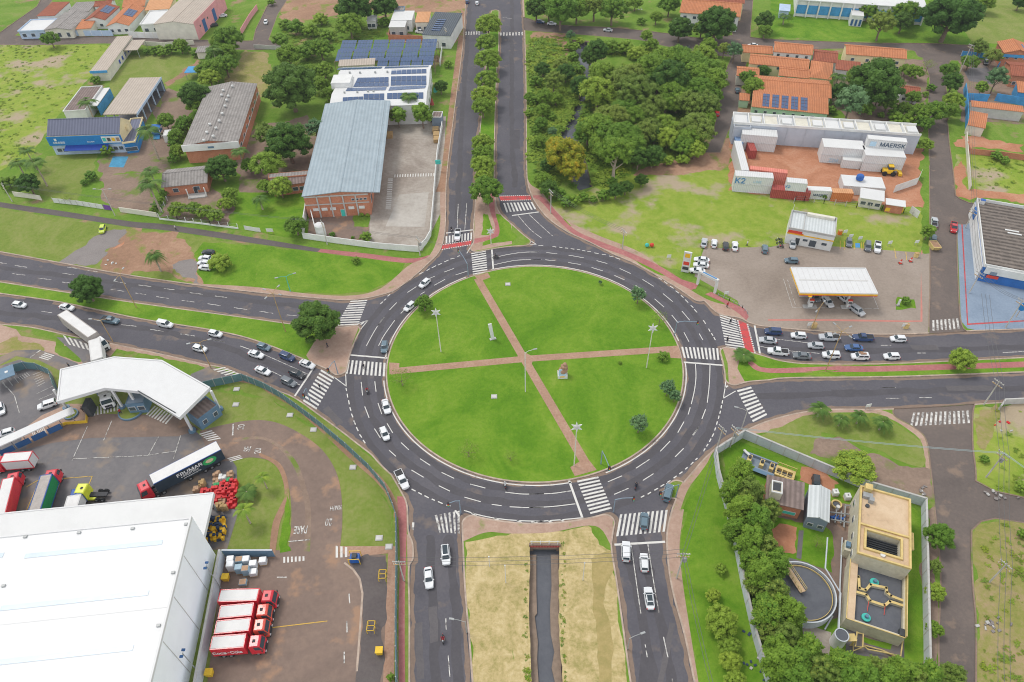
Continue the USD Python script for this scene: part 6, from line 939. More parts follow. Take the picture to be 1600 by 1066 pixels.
run('site_fence','white printed hoarding at the gate of the container yard','fence',zp('g2',890,790,1150,700,1185,610),2.4,.06,'frame_white',2.4,panel_name='hoarding_panel');run('site_fence','white hoarding panel standing at the corner of the station lawn','fence',zp('g2',1070,1010,1160,1075),2.2,.06,'frame_white',2.4,panel_name='hoarding_panel')
railfence('post_fence','row of white concrete posts along the station lawn',zp('g1',835,1050,850,1030)+zp('g2',-100,890,120,910,480,960,760,990,1000,1020,1100,1045),1.8,3.2)
# ---- petrol station
S=Spot('station_canopy','white flat petrol station canopy with a yellow and orange edge','canopy','g5',(200,822,915,815,825,580,132,582),5.4);S.part('roof',box(S.L-.4,S.D-.4,.3,(0,0,5.0)),'canopy_white');S.part('fascia',join([box(S.L,.2,.9,(0,s*(S.D/2-.1),4.55)) for s in (1,-1)]+[box(.2,S.D-.4,.9,(s*(S.L/2-.1),0,4.55)) for s in (1,-1)]),'canopy_white');S.part('yellow_band',join([box(S.L+.06,.06,.4,(0,-S.D/2-.03,4.75)),box(.06,S.D,.4,(-S.L/2-.03,0,4.75))]),'shop_yellow');S.part('orange_band',join([box(S.L+.06,.06,.18,(0,-S.D/2-.03,4.57))]),'shop_red');S.part('roof_gutter',box(S.L*.9,.35,.06,(0,0,5.3)),'gutter');S.part('emblem',cyl(.5,.1,(-S.L*.36,-S.D/2-.1,4.5),10),'shop_yellow')
S.part('roof_seam',join([box(.04,S.D-.6,.04,(-S.L/2+(i+1)*S.L/14,0,5.29)) for i in range(13)]),'gutter')
for a in (-.28,.22):
 for b in (-.25,.25):S.part('column',box(.4,.4,5.0,(a*S.L,b*S.D,0)),'wall_white')
st=S
for i,(a,b) in enumerate(((-.28,-.38),(.22,-.38),(-.28,.05),(.22,.05))):
 q=np.array([a*st.L,b*st.D]);c_,s_=math.cos(st.rz),math.sin(st.rz);q=st.o+[q[0]*c_-q[1]*s_,q[0]*s_+q[1]*c_]
 t=thing('fuel_pump',('fuel pump at the front left of the station canopy','fuel pump at the front right of the station canopy','fuel pump at the rear left under the station canopy','fuel pump at the rear right under the station canopy')[i],'fuel pump',(*q,.03),st.rz);part(t,'island',box(3.2,1.2,.18),'wall_concrete');part(t,'cabinet',box(1.0,.55,1.9,(0,0,.18)),'frame_white');part(t,'display',box(.7,.06,.5,(0,-.3,1.4)),'door_dark');part(t,'hose',tube([(.4,-.3,1.5),(.6,-.5,.8),(.45,-.4,.5)],.04),'rubber');part(t,'header',box(1.0,.5,.3,(0,0,2.1)),'shop_red')
S=building('station_shop','white station shop with red, orange and yellow bands on its front','g5',(95,225,530,305,548,135,130,65),4.4,'flat',wall='wall_white',rmat='metal_sheet',over=.02,parapet=.6,pmat='wall_concrete',cat='building',spec=(('f',1,0,1.2,2.3,'door',(.2,.32),'door_dark'),('f',1,1.6,1.3,.8,'window',(.36,.48)),('f',2,.4,1.0,2.0,'window',(.52,.66)),('f',1,1.4,1.4,.9,'window',(.76,.9))));S.part('yellow_band',box(S.L+.1,.08,.3,(0,-S.D/2-.04,3.1)),'shop_yellow');S.part('red_sign',box(S.L*.3,.1,.7,(-S.L*.34,-S.D/2-.06,3.6)),'shop_red');S.part('orange_sign',box(S.L*.34,.09,.3,(-S.L*.32,-S.D/2-.05,3.4)),'orange_paint');S.part('roof_room',box(S.L*.6,.9,.9,(S.L*.15,S.D/2-.7,4.4)),'wall_pale');S.part('roof_step',box(.15,S.D-.8,.3,(-S.L*.18,0,4.45)),'wall_concrete');S.part('mast',cyl(.06,7,(-S.L/2+.3,S.D/2-.4,0),6),'frame_white')
p=P(*zp('b2',1065,612)[0]);t=thing('price_totem','tall white price totem with yellow and red signs at the station entrance','sign',(*p,.02),-.35);part(t,'panel',box(1.9,.45,6.2,(0,0,.1)),'frame_white');part(t,'emblem',box(1.2,.08,1.2,(0,-.24,4.7)),'shop_yellow');part(t,'red_sign',box(1.4,.08,1.0,(0,-.24,2.4)),'shop_red');part(t,'price_board',box(1.5,.08,.9,(0,-.24,.9)),'door_dark')
a,b=P(*zp('b2',1138,685)[0]),P(*zp('b2',1255,745)[0]);d=b-a;L=np.linalg.norm(d);t=thing('car_wash_arch','white arch with a blue beam over the station driveway','arch',(*a,.02),math.atan2(d[1],d[0]));part(t,'post',box(.5,.6,4.0,(.25,0,0)),'frame_white');part(t,'post',box(.5,.6,4.0,(L-.25,0,0)),'frame_white');part(t,'beam',box(L,.7,.6,(L/2,0,3.7)),'frame_white');part(t,'beam_top',box(L*.7,.4,.08,(L*.55,0,4.3)),'letter_blue')
railfence('guard_rail','low curved metal rail along the station corner pavement',zp('b2',1270,760,1340,790,1420,835,1450,870),.8,1.2,'steel_post',1,wr=.05)
# ---- corner shop on the right
S=building('corner_shop','ribbed brown roofed shop with a blue and white front at the right edge','g4',(265,705,900,800,900,170,220,110),4.2,'flat',wall='wall_blue',rmat='roof_fibre_dark',over=.02,parapet=.9,pmat='wall_white',cat='building');S.part('white_sign',box(S.L-.8,.25,2.0,(.2,-S.D/2-.14,2.6)),'wall_white');S.part('side_wall',box(.2,S.D*.97,4.0,(-S.L/2-.1,0,0)),'wall_white');S.part('blue_sign',box(.3,3.4,2.0,(-S.L/2-.25,S.D*.33,2.4)),'wall_blue')
S.part('red_sign',box(2.6,.1,.8,(-S.L*.33,-S.D/2-.32,1.6)),'shop_red');S.part('sign_mark',box(1.4,.1,.9,(-S.L*.34,-S.D/2-.32,2.6)),'wall_slate');S.part('roof_unit',box(1.2,1.0,1.1,(-S.L*.42,S.D/2-1.2,4.3)),'frame_white');S.part('tank_lid',box(1.2,1.0,.1,(-S.L*.42,S.D/2-1.2,5.4)),'tank_blue')
for x,y in ((.02,.1),(.05,.06)):S.part('roof_light',box(3.2,.5,.1,(S.L*x-S.L*.05,S.D*y,4.32)),'frame_white')
# ---- blue walled houses in the far right
S=building('house','orange roofed brick house with solar panels in the far right corner','g3',(605,245,900,245,900,115,590,130),5.0,'gable',1.4,'y','wall_brick','tile_orange',.4,(('f',3,3.0,1.2,1.1),('f',2,.8,1.2,1.2)));S.part('blue_band',box(S.L,.15,1.0,(0,-S.D/2+.3,3.6)),'wall_sky');[S.part('solar_panel',box(1.4,1.5,.06,(S.L*.2+i*1.5,-S.D*.2+j*1.6,5.9-i*.35)),'solar_cell') for i in range(3) for j in range(3)]
building('house','red tiled house below the brick one in the far right corner','g3',(685,500,900,490,900,340,680,345),4.0,'gable',1.2,'x','wall_brick','tile_red',.4,(('f',2,.8,1.2,1.2),));building('house','salmon roofed house beside the bright blue walls','g3',(770,665,900,690,900,570,770,580),3.6,'mono',.6,'x','wall_sky','tile_orange',.3)
building('shed','long grey block shed with a narrow orange roof edge','g3',(270,830,845,895,835,835,255,780),3.2,'mono',.4,wall='wall_concrete',rmat='tile_orange',over=.1,cat='shed');building('shed','small orange roofed shed beside the blue street wall','g3',(245,1045,440,1075,425,945,235,872),3.0,'mono',.5,wall='wall_pale',rmat='tile_orange',over=.2,cat='shed')
run('street_wall','bright blue wall along the side street in front of the orange shed','wall',zp('g3',180,640,195,780,205,930,200,1080),2.4,.2,'wall_sky',3.0);run('street_wall','bright blue cross wall below the clipped tree in the far right','wall',zp('g3',200,760,440,775),2.6,.2,'wall_sky',3.0);run('street_wall','bright blue wall with a gate before the salmon roofed house','wall',zp('g3',520,765,680,790,900,830),2.6,.2,'wall_sky',3.0);run('street_wall','painted blue wall closing the yard at the top right','wall',zp('g3',150,265,450,295),1.8,.2,'wall_sky',3.0,post='wall_lightblue');run('street_wall','blue wall beside the dark car in the far right yard','wall',zp('g3',545,410,610,340),1.8,.2,'wall_sky',3.0)
run('boundary_wall','earth coloured wall round the green field on the right','wall',zp('a3',1220,905,1240,950,1400,965,1579,990,1800,1010),1.8,.2,'wall_brick',3.0);run('boundary_wall','narrow pale wall running down beside the green field','wall',zp('a3',1215,840,1232,1066)+zp('b3',1240,110),1.6,.2,'wall_pale',3.0);run('boundary_wall','brown retaining wall at the edge of the weedy lot on the right','wall',zp('c3',1420,440,1445,400,1579,395,1800,390),1.6,.3,'wall_concrete',3.0)
# ---------------------------------------------------------------- trees and plants
def leaf_cloud(blobs,per_area,size,seed,flat=.45):
 """leaf-sized faces over the skin of many clumps, inside and out"""
 rg=np.random.default_rng(seed);V,F,n=[],[],0
 for (x,y,z,r) in blobs:
  k=int(per_area*r*r*12.6)
  d=rg.normal(size=(k,3));d/=np.linalg.norm(d,axis=1,keepdims=True);d=d[d[:,2]>-.55];k=len(d)
  p=np.array([x,y,z])+d*r*(rg.uniform(.72,1.06,(k,1)))*[1,1,.82]
  nn=d*flat+rg.normal(size=(k,3))*.42+[0,0,.6];nn/=np.linalg.norm(nn,axis=1,keepdims=True)
  a=np.cross(nn,rg.normal(size=(k,3)));a/=np.linalg.norm(a,axis=1,keepdims=True);b=np.cross(nn,a);s=size*rg.uniform(.6,1.35,(k,1))
  q=np.stack([p-a*s,p-b*s*.55,p+a*s,p+b*s*.55],1).reshape(-1,3);V.append(q)
  i=np.arange(k)[:,None]*4+n;F.append(np.concatenate([i+[0,1,2],i+[0,2,3]]));n+=4*k
 return np.vstack(V),np.vstack(F)
def lumps(blobs,k=.8,seed=0):
 ms=[]
 for i,(x,y,z,r) in enumerate(blobs):
  s=trimesh.creation.icosphere(2 if r>1 else 1,r*k);v=np.array(s.vertices);v*=(.8+.5*meshkit.fbm(v/r*1.6+i*7.3,3,seed)[:,None]);v[:,2]*=.85;ms.append((v+[x,y,z],np.array(s.faces)))
 return join(ms)
def limbs(h,crown,r,seed,n=5,mat='bark',lean=0.0):
 rg=np.random.default_rng(seed);ms=[tube([(0,0,-.2),(lean*.3,.03*h,h*.35),(lean,0,h*.8)],[r*1.25,r,r*.55],7)]
 for i in range(n):
  a=i*2*PI/n+rg.uniform(-.4,.4);z=h*rg.uniform(.35,.6);e=crown*rg.uniform(.5,.8);ms.append(tube([(lean*.4,0,z),(math.cos(a)*e*.5,math.sin(a)*e*.5,z+h*.18),(math.cos(a)*e,math.sin(a)*e,z+h*rg.uniform(.25,.4))],[r*.5,r*.35,r*.12],5))
 return join(ms)
def crown_blobs(D,zc,hz,n,seed,rmin=.13,rmax=.24,dome=.75):
 """clumps spread over a dome D wide, centred at height zc, hz tall"""
 rg=np.random.default_rng(seed);out=[(0,0,zc,D*.27)]
 for i in range(n):
  a,u=i*2.39996+rg.uniform(-.3,.3),(i+.5)/n;z=1-1.5*u;rr=math.sqrt(max(0,1-z*z)) if z>0 else 1-.25*abs(z)
  r=D*rg.uniform(rmin,rmax)*.72;R=D/2-r*.8
  k=rg.uniform(.68,1.2);out.append((math.cos(a)*rr*R*k,math.sin(a)*rr*R*k,zc+z*(hz/2-r*.5)*rg.uniform(.75,1.18),r*rg.uniform(.7,1.15)))
 return out
TREE={}
def make_tree(kind,leaf,D,Ht,trunk,n,seed,area_=5.5,size=.30,base=.28,bark='bark',rmin=.16,rmax=.27,core=.78,lean=0.0):
 zb=Ht*base;zc=(Ht+zb)/2;b=crown_blobs(D,zc,Ht-zb,n,seed,rmin,rmax);c=proto(kind)
 part(c,'trunk',limbs(zc,D/2,trunk,seed,lean=lean),bark);cr=part(c,'crown',leaf_cloud(b,area_,size,seed),leaf)
 if core:part(cr,'inner_foliage',lumps(b,core,seed),leaf)
 TREE[kind]=(c.GetPath(),D,zc)
make_tree('mango_tree','leaf_dark',10,9,.38,80,1,8.5,.24,.12,rmin=.12,rmax=.2,core=.74);make_tree('shade_tree','leaf_mid',9,8,.3,56,2,7.0,.25,.2,rmin=.11,rmax=.22,core=.68);make_tree('shade_tree_b','leaf_mid',9,9,.3,44,3,6.5,.27,.2,rmin=.12,rmax=.27,core=.66);make_tree('leafy_tree','leaf_bright',8,7,.25,44,4,7.0,.24,.2,rmin=.11,rmax=.22,core=.66);make_tree('olive_tree','leaf_olive',9,9.5,.3,46,5,6.0,.24,.25,rmin=.1,rmax=.21,core=.62);make_tree('dark_tree','leaf_dark',9,9,.3,50,6,6.5,.26,.18,rmin=.12,rmax=.22,core=.68);make_tree('yellow_tree','leaf_yellow',9,9,.3,60,7,7.0,.23,.2,rmin=.12,rmax=.2,core=.7);make_tree('airy_tree','leaf_olive',6,5,.12,26,8,5.0,.14,.3,rmin=.1,rmax=.18,core=0);make_tree('young_tree','leaf_blue',4,5,.12,26,9,8.0,.17,.3,core=.6);make_tree('tall_tree','leaf_mid',6,10,.28,80,10,6.5,.22,.08,rmin=.13,rmax=.24,core=.66);make_tree('tall_tree_b','leaf_olive',6,9,.28,74,11,6.5,.2,.08,rmin=.13,rmax=.24,core=.64);make_tree('bush','leaf_mid',3,2.2,.08,20,12,10.0,.14,.0);make_tree('bright_bush','leaf_bright',3,2.0,.08,20,13,10.0,.14,.0);make_tree('clipped_tree','leaf_mid',4,4.6,.13,40,14,12.0,.13,.2,rmin=.16,rmax=.24);make_tree('forked_tree','leaf_mid',10,12,.4,50,15,5.0,.25,.5,'bark_pale',rmin=.1,rmax=.2,core=.5,lean=.6)
def make_palm(kind,h,L,nf,r,seed,leaf='leaf_palm'):
 rg=np.random.default_rng(seed);c=proto(kind);part(c,'trunk',tube([(0,0,-.2),(.05,.02,h*.5),(0,0,h)],[r*1.3,r,r*.8],8),'bark_pale')
 for i in range(nf):
  a=i*2.39996;el=rg.uniform(.0,1.1);t=np.linspace(0,1,9);R=L*rg.uniform(.85,1.1);x=R*t*math.cos(el*.6);z=h+R*(math.sin(el)*t*.8-.75*t**2.2);V,F,n=[],[],0
  for s in (1,-1):
   for j in range(1,9):
    for q in (0,.5):
     tt=(j-q)/8;xx,zz=np.interp(tt,t,x),np.interp(tt,t,z);w=L*.27*math.sin(PI*min(tt*.9+.1,1))+.05;V+=[(xx,0,zz),(xx+w*.55,s*w,zz-w*.35),(xx+.21*L/3,0,zz-.03)];F.append([n,n+1,n+2]);n+=3
  V=np.array(V);V[:,:2]=V[:,:2]@np.array([[math.cos(a),math.sin(a)],[-math.sin(a),math.cos(a)]]);part(c,'frond',(V,np.array(F)),leaf)
 TREE[kind]=(c.GetPath(),L*1.6,h+.1)
make_palm('palm_tree',6.5,2.9,22,.17,21);make_palm('short_palm',2.6,2.3,22,.16,22);make_palm('golden_palm',4.5,2.0,14,.13,23,'leaf_bright')
_tr=random.Random(5)
NAMES={'shade_tree_b':'shade_tree','tall_tree_b':'tall_tree'}
def tree(kind,r,x,y,w,label,group=None,tall=1.0,z0=0.0):
 path,D,zc=TREE[kind];u,v=zp(r,x,y)[0];wp=w*ZONE[r][2];q=P(u,v,3.0)
 depth=np.dot(np.array([q[0],q[1],3.0-H]),_fw);s=wp*depth/FPX/D;p=P(u,v,zc*s*tall);nm=NAMES.get(kind,kind)
 pal='palm' in kind;cat='palm' if pal else 'bush' if 'bush' in kind else 'tree'
 return thing(nm,label,cat,(p[0],p[1],z0),_tr.uniform(0,2*PI),group,(s*_tr.uniform(.94,1.06),s*_tr.uniform(.94,1.06),s*tall),path)
K=dict(m='mango_tree',s='shade_tree',t='shade_tree_b',l='leafy_tree',o='olive_tree',d='dark_tree',y='yellow_tree',a='airy_tree',j='young_tree',T='tall_tree',U='tall_tree_b',b='bush',B='bright_bush',c='clipped_tree',f='forked_tree',p='palm_tree',P='short_palm',g='golden_palm')
LOOK=dict(m='dark dense',s='mid green',t='mid green',l='bright green',o='pale olive',d='dark green',b='low green',B='low bright',T='mid green',U='pale olive')
def nth(n): return '%d%s'%(n,'th' if 10<n%100<14 else {1:'st',2:'nd',3:'rd'}.get(n%10,'th'))
def grove(r,text,label,group,tall=1.0,by='x',big=1.0):
 """a stand of trees of a few looks; {n} in the label counts those of one look along the stand"""
 es=[(e.split()[0],*map(float,e.split()[1:4])) for e in text.split(';')];es.sort(key= lambda e:e[1 if by=='x' else 2]);seen={}
 for k,x,y,w in es:
  q=LOOK.get(k,'');seen[q]=seen.get(q,0)+1;tree(K[k],r,x,y,w*(big if big<1.17 or x>450 else .8),label.replace('{n}',nth(seen[q])).replace('{look}',q),group,tall)
def each(r,*items):
 for e in items:k,x,y,w=e[0].split();tree(K[k],r,float(x),float(y),float(w),e[1],e[2] if len(e)>2 else None,e[3] if len(e)>3 else 1.0)
grove('a2','d 520 320 130;d 480 350 100;d 190 430 120;o 260 500 170;d 330 450 150;o 300 400 130;d 420 530 170;s 560 460 160;l 530 560 180;l 610 600 130;o 680 500 170;o 760 560 200;o 740 470 160;t 860 430 180;s 930 380 170;t 1020 360 150;s 900 500 160;d 980 480 190;t 1040 400 150;s 1110 390 150;l 1180 340 130;t 1130 470 160;s 1200 430 150;t 1240 500 150;s 1260 430 120;t 1160 560 150;s 1070 560 130;t 980 580 140;s 1230 590 120;o 1200 640 150;o 1110 640 150;l 1020 630 130;s 950 640 120;o 870 650 140;o 830 700 130;t 770 720 130;s 700 680 150;o 640 720 150;o 580 730 160;t 530 800 180;s 600 850 200;t 690 850 180;s 470 820 150;t 730 900 160;s 560 900 160;o 810 820 140;o 850 780 110;d 880 840 100;o 1130 770 160;o 1170 820 140;t 1100 850 130;s 1060 900 120;l 960 850 130;l 940 760 120;l 1000 800 110;s 1200 740 110;l 1130 920 110;d 870 960 120;d 780 970 120;s 200 600 150;s 270 610 130;t 180 760 110;s 170 870 100;t 190 680 120;s 110 600 90;d 220 1020 110','{look} tree of the dense creek wood, {n} such from the avenue side','trees of the wooded creek lot',big=1.18)
each('a2',('y 330 950 230','tree with yellow flowers at the lower left corner of the wood'),('y 375 1040 170','smaller yellow flowering tree below the large yellow one'),('y 275 905 150','yellow flowering tree on the avenue side of the large yellow one'),('f 640 930 230','big tree with a pale forked trunk at the lower edge of the wood'),('j 360 215 60','narrow conifer at the top of the creek beside the brown bank'),('j 250 810 60','small blue-green tree among weeds near the avenue edge of the wood'),('P 580 500 130','palm-like plant with long arching fronds in the middle of the wood'),('m 1035 180 150','round clipped tree left of the dark parked car at the apartments'),('m 1260 150 220','large round clipped tree right of the dark parked car at the apartments'),('s 1170 180 110','round tree wedged between the two large clipped ones at the apartments'),('s 1215 280 110','tree below the large round clipped one at the far crossroads'),('o 1310 300 90','pale thin tree left of the conical tree at the far crossroads'),('j 1375 310 100','conical green tree at the corner of the dirt lane'),('t 830 220 75','small tree at the bend of the far cross street'),('s 860 270 80','bush-like tree on the bank below the far cross street'),('s 1460 480 110','left one of the paired trees beside the dirt lane',None),('t 1490 535 130','lower one of the paired trees beside the dirt lane'),('d 1550 440 80','dark tree between the paired lane trees and the orange roofs'),('d 1560 130 120','dark tree at the left edge of the gym lawn'),('s 1560 190 90','round tree on the corner of the gym lawn'))
grove('a2','d 150 50 140;t 300 60 200;s 400 60 160;o 510 30 150;s 620 60 175;t 230 40 150','{look} tree along the far cross street at the top, {n} such from the left','trees along the far cross street')
grove('a2','s 970 30 130;t 890 105 80;b 700 30 70;s 760 20 90;b 800 130 60','{look} tree in the walled green plot by the apartments, {n} such from the left','trees of the walled green plot')
grove('b2','d 700 90 95;d 640 110 105;d 800 45 85;b 440 150 80;b 380 172 95;b 330 182 95;d 230 100 120;t 190 50 120;b 560 140 90;b 290 130 90;b 500 165 60;b 620 60 80','{look} bush or tree below the wood, {n} such from the left','bushes along the lower edge of the wood')
grove('a2','b 150 500 90;b 130 620 80;b 240 720 70;b 150 800 70;b 260 860 70;b 100 700 60;B 420 250 60;B 600 290 120;B 700 290 120;B 760 330 110;B 1250 640 70;B 1050 980 90;B 960 990 80;B 880 1000 80;b 420 430 70;b 390 290 70;b 380 350 70;b 350 290 60;B 1180 900 80','{look} bush in the wood undergrowth, {n} such from the left','undergrowth bushes of the creek lot')
grove('a1','l 1435 150 150;l 1420 265 130;l 1430 365 145;l 1425 490 135;l 1410 590 145;s 1400 660 130;l 1395 880 130;s 1400 950 130;l 1400 1020 140','{look} tree on the northern avenue median, {n} such from the far end','median trees of the northern avenue',by='y',big=1.05)
each('b1',('l 1400 25 110','bright small tree just above the round one at the foot of the median'),('s 1415 108 195','full round tree at the foot of the northern median'))
each('a1',('m 210 540 300','huge dark round mango tree behind the brick warehouse'),('l 580 150 165','bright green tree beside the white cottage at the top'),('d 620 45 210','dark wide tree at the top edge left of the white sheds'),('d 790 40 150','dark tree behind the white sheds at the top'),('s 540 60 110','tree left of the dark wide one at the top edge'),('b 785 135 75','small bush beside the white cottage'),('m 195 880 270','large dark tree left of the metal roof of the brick warehouse'),('l 70 1010 195','bright yellow-green tree in front of the large dark tree'),('o 60 825 150','tree with a yellowing crown beside the grey roofed hall'),('j 365 790 120','thin blue-green tree touching the left edge of the metal roof'),('c 875 715 112','smaller left one of the two clipped trees at the solar building'),('c 1025 705 135','larger right one of the two clipped trees at the solar building'),('p 945 590 105','palm rising in front of the blue solar panels'),('d 1140 535 85','dark round tree at the front of the solar building'),('b 1185 395 60','low bush on the small lawn beside the avenue'),('b 95 15 50','small bush at the top beside the rising street'))
grove('a1','t 200 340 150;b 300 330 120;s 400 300 140;l 420 430 120;s 400 520 110;t 330 440 100;s 440 580 90;t 330 290 90;b 150 250 110;b 240 170 120;b 330 190 110;B 400 120 100;b 440 220 90;B 180 150 90','{look} growth on the overgrown lot behind the mango, {n} from the left','growth on the overgrown lot')
each('a0',('s 310 240 105','small street tree at the edge of the yellow-green meadow'),('d 1195 590 175','dark tree at the far end of the grey roofed hall'),('b 660 930 85','olive bush in front of the school entrance'),('p 530 625 115','palm in the courtyard of the brown school wing'),('p 905 800 135','tall palm at the right end of the school block'),('p 160 925 95','upper palm of the cluster left of the school lawn'),('p 105 1000 110','left palm of the cluster left of the school lawn'),('p 210 1000 115','right palm of the cluster left of the school lawn'),('p 1310 300 95','palm among the trees behind the blue tent roof'),('p 1475 930 100','palm at the near corner of the grey roofed hall'),('p 925 1055 110','palm standing at the edge of the school driveway'),('m 1365 1040 175','round dark tree beside the tiled house'),('s 1540 1020 110','tree between the tiled house and the brick shed'),('t 1020 745 105','tree behind the white flat roof of the school yard'))
grove('a0','s 1405 240 190;t 1400 330 130;s 1390 400 150;t 1320 425 140;l 1290 480 130;s 1270 425 120;s 1210 640 120;t 1350 270 120;s 1330 350 120','{look} tree between school garden and grey hall, {n} from the far end','tree row of the school garden',by='y')
grove('a0','s 1140 760 115;t 1085 840 105;s 1095 930 100;b 1080 880 100;b 1110 790 90;b 1070 980 80','{look} shrub in the strip beside the grey hall, {n} from far end','shrub strip of the grey hall',by='y')
grove('a0','b 950 310 70;b 1000 325 70;b 1050 300 80;s 1110 280 95;b 1150 305 70;b 590 495 70;b 900 320 50;B 980 300 60;b 610 650 60;b 570 660 50;b 1200 330 60','{look} shrub in the school garden beds, {n} such from the left','flower bed shrubs of the school')
grove('b0','l 1090 225 112;l 1195 218 95;l 1262 238 100;l 1330 262 100;l 1415 130 95;l 1385 190 95;l 1430 190 70','pale round pruned tree in the tiled house garden, {n} from the left','pruned trees of the tiled house')
each('b0',('P 945 505 110','lone thin palm-like tree on the bare earth beside the western avenue',None,1.6),('m 535 718 190','full round tree on the grass median of the western avenue'),('B 1360 555 145','dense bush shading the four parked cars'),('p 915 65 140','palm beside the fenced garden of the tiled house'),('d 175 70 135','dark tree next to the cream wall on the far left'),('b 560 20 80','bush on the edge of the pale school lawn'),('b 520 60 50','small bush at the yard edge of the school lawn'),('b 1085 80 65','bush at the left porch of the tiled house'),('b 50 60 110','bushy growth at the left edge above the cycle track'),('a 420 150 90','bare thin tree near the printed fence of the school'))
grove('b0','b 990 170 60;b 960 200 60;b 1010 130 60;b 940 230 50','shrub along the fence of the tiled house garden, {n} from the left','fence shrubs of the tiled house')
each('b1',('P 20 155 90','small palm on the lawn left of the brick warehouse',None,1.3),('l 150 85 150','bright tree in front of the brick shed'),('s 55 80 95','tree left of the bright one before the brick shed'),('s 245 325 135','round tree beside the white wedge wall'),('m 375 925 270','large round tree at the tip of the western median'),('b 675 395 82','bush inside the white wall of the yard'),('c 505 195 52','clipped bush against the brick warehouse front'),('b 615 540 60','low bush beside the red cycle track'),('B 650 258 32','small yellow bush on the yard grass, left one'),('B 690 262 27','small yellow bush on the yard grass, right one'),('b 597 400 27','tiny bush along the inside of the white wall'),('b 470 380 40','low weed clump along the inside of the white wall'),('s 1035 805 120','small full tree at the edge of the round lawn near the passing car'))
each('c1',('a 895 235 145','airy grey-green tree beside the western island path'),('a 1310 680 140','low airy sapling in the lower left quarter of the round lawn'),('a 1570 720 90','small airy sapling near the bottom of the round lawn'))
each('e2',('j 1030 490 150','small blue-green tree at the upper right edge of the round lawn'),('a 1240 715 185','airy reddish-green tree behind the right star pole'),('j 665 375 40','tiny dark treelet near the top edge of the round lawn'))
each('e4',('j 1315 400 150','left one of the two small trees at the right edge of the round lawn'),('j 1385 480 125','right one of the two small trees at the right edge of the round lawn'),('j 1040 745 180','slender dense young tree near the lower right star pole'),('b 1265 105 120','low dark bush beside the eastern island path'),('b 853 165 42','tiny shrub on the upper right of the eastern lawn quarter'))
each('c2',('P 1430 95 115','spiky yellow-green shrub on the eastern refuge island',None,.4),)
each('c3',('l 1200 125 150','yellow-green tree on the grass strip beside the cycle track'),('P 328 425 112','first palm from the left on the corner lawn by the avenue'),('P 455 490 98','second palm from the left on the corner lawn by the avenue'),('P 570 472 105','third palm from the left on the corner lawn, with pale trunk'),('P 712 508 112','fourth palm from the left on the corner lawn by the avenue'),('l 530 785 235','bright green spreading tree outside the grey plant wall',None,.7),('b 1335 740 60','bush around the foot of the utility pole'),('B 1560 910 90','bush at the corner of the green lot on the right edge'))
each('px',('P 385 768 32','small palm bush on the lawn beside the stacked red crates',None,.6),('g 380 796 28','yellow-green palm nearest the yellow crates'),('g 409 745 22','yellowish palm on the lawn inside the terminal road loop'),('b 610 1058 14','bush at the end of the green fence near the bottom'))
each('a3',('m 1130 95 305','very large round tree at the far right crossroads'),('s 1340 20 115','tree at the top edge on the pale lawn'),('d 1555 15 85','dark tree in the top right corner'),('o 705 140 165','wide thin-leaved tree in front of the gym'),('s 860 75 155','tree at the right end of the gym front'),('s 625 70 115','tree hiding the gym wall beside the entrance block'),('d 830 135 120','dark low tree behind the curved path of the gym lawn'),('P 105 95 75','small palm on the left part of the gym lawn'),('m 665 520 315','big mango tree among the orange roofs'),('s 530 480 120','tree left of the big mango tree'),('j 520 620 190','grey-green tree in front of the big mango tree'),('p 435 470 95','palm beside the orange roof left of the mango tree'),('d 445 570 130','dark tree at the corner of the solar townhouse'),('a 990 400 100','thin olive tree at the mouth of the side street'),('s 1120 435 115','upper tree on the right kerb of the side street'),('d 1140 510 125','dark tree on the right kerb of the side street'),('l 1150 620 125','bright tree on the right kerb of the side street'),('s 1130 685 115','lower tree on the right kerb of the side street'),('s 1245 383 105','clipped oval tree behind the painted blue wall'),('o 1310 290 110','olive tree at the top of the walled blue yard'),('o 1390 345 110','tall thin tree in the middle of the walled blue yard'),('c 1320 540 75','clipped round tree in front of the bright blue cross wall'),('j 1420 475 130','wide grey-green tree beside the red tiled house'),('l 975 890 90','small street tree with a thin trunk by the grey block'),('b 1410 960 70','bush at the top of the green field on the right'),('b 1460 990 65','second bush at the top of the green field on the right'))
grove('a3','s 600 670 110;b 390 680 65;s 740 630 130;s 840 670 100;b 695 710 50;s 900 600 95;b 800 735 110;b 870 740 110;s 940 700 150;t 1030 690 150;s 970 760 110;s 900 445 110;b 970 580 45;b 1010 540 60;s 850 430 80;b 780 700 80;t 680 600 100','{look} tree or shrub around the big mango, {n} such from left','garden trees behind the grey block')
each('b3',('c 988 362 92','small round tree standing between the cars in the side street'),('b 850 790 65','bush on the grass island of the station forecourt'),('b 345 140 55','small bush behind the white fence posts'))
grove('px','T 1157 745 37;U 1169 772 39;T 1155 800 37;T 1182 818 39;U 1201 800 32;T 1172 850 40;U 1195 862 39;T 1212 888 33;T 1187 900 40;U 1209 928 40;T 1235 962 37;T 1199 965 40;U 1225 998 42;T 1260 1020 40;T 1220 1040 50;U 1275 1050 46;T 1307 1042 43;T 1335 1055 43;U 1367 1050 40;T 1405 1055 44;T 1445 1060 40;U 1485 1060 38;T 1142 770 31;T 1147 830 31;T 1161 760 31;U 1163 786 33;T 1179 832 31;T 1175 876 33;T 1205 876 33;U 1181 914 31;T 1195 948 33;T 1215 944 33;U 1205 984 34;T 1213 1014 36;T 1243 1040 44;T 1239 1066 46;U 1293 1066 44;T 1321 1068 44;T 1348 1068 44;T 1383 1068 44;U 1423 1070 44','tall {look} tree of the treatment plant screen, {n} from the avenue corner','screen trees of the treatment plant',1.05,'y',1.14)
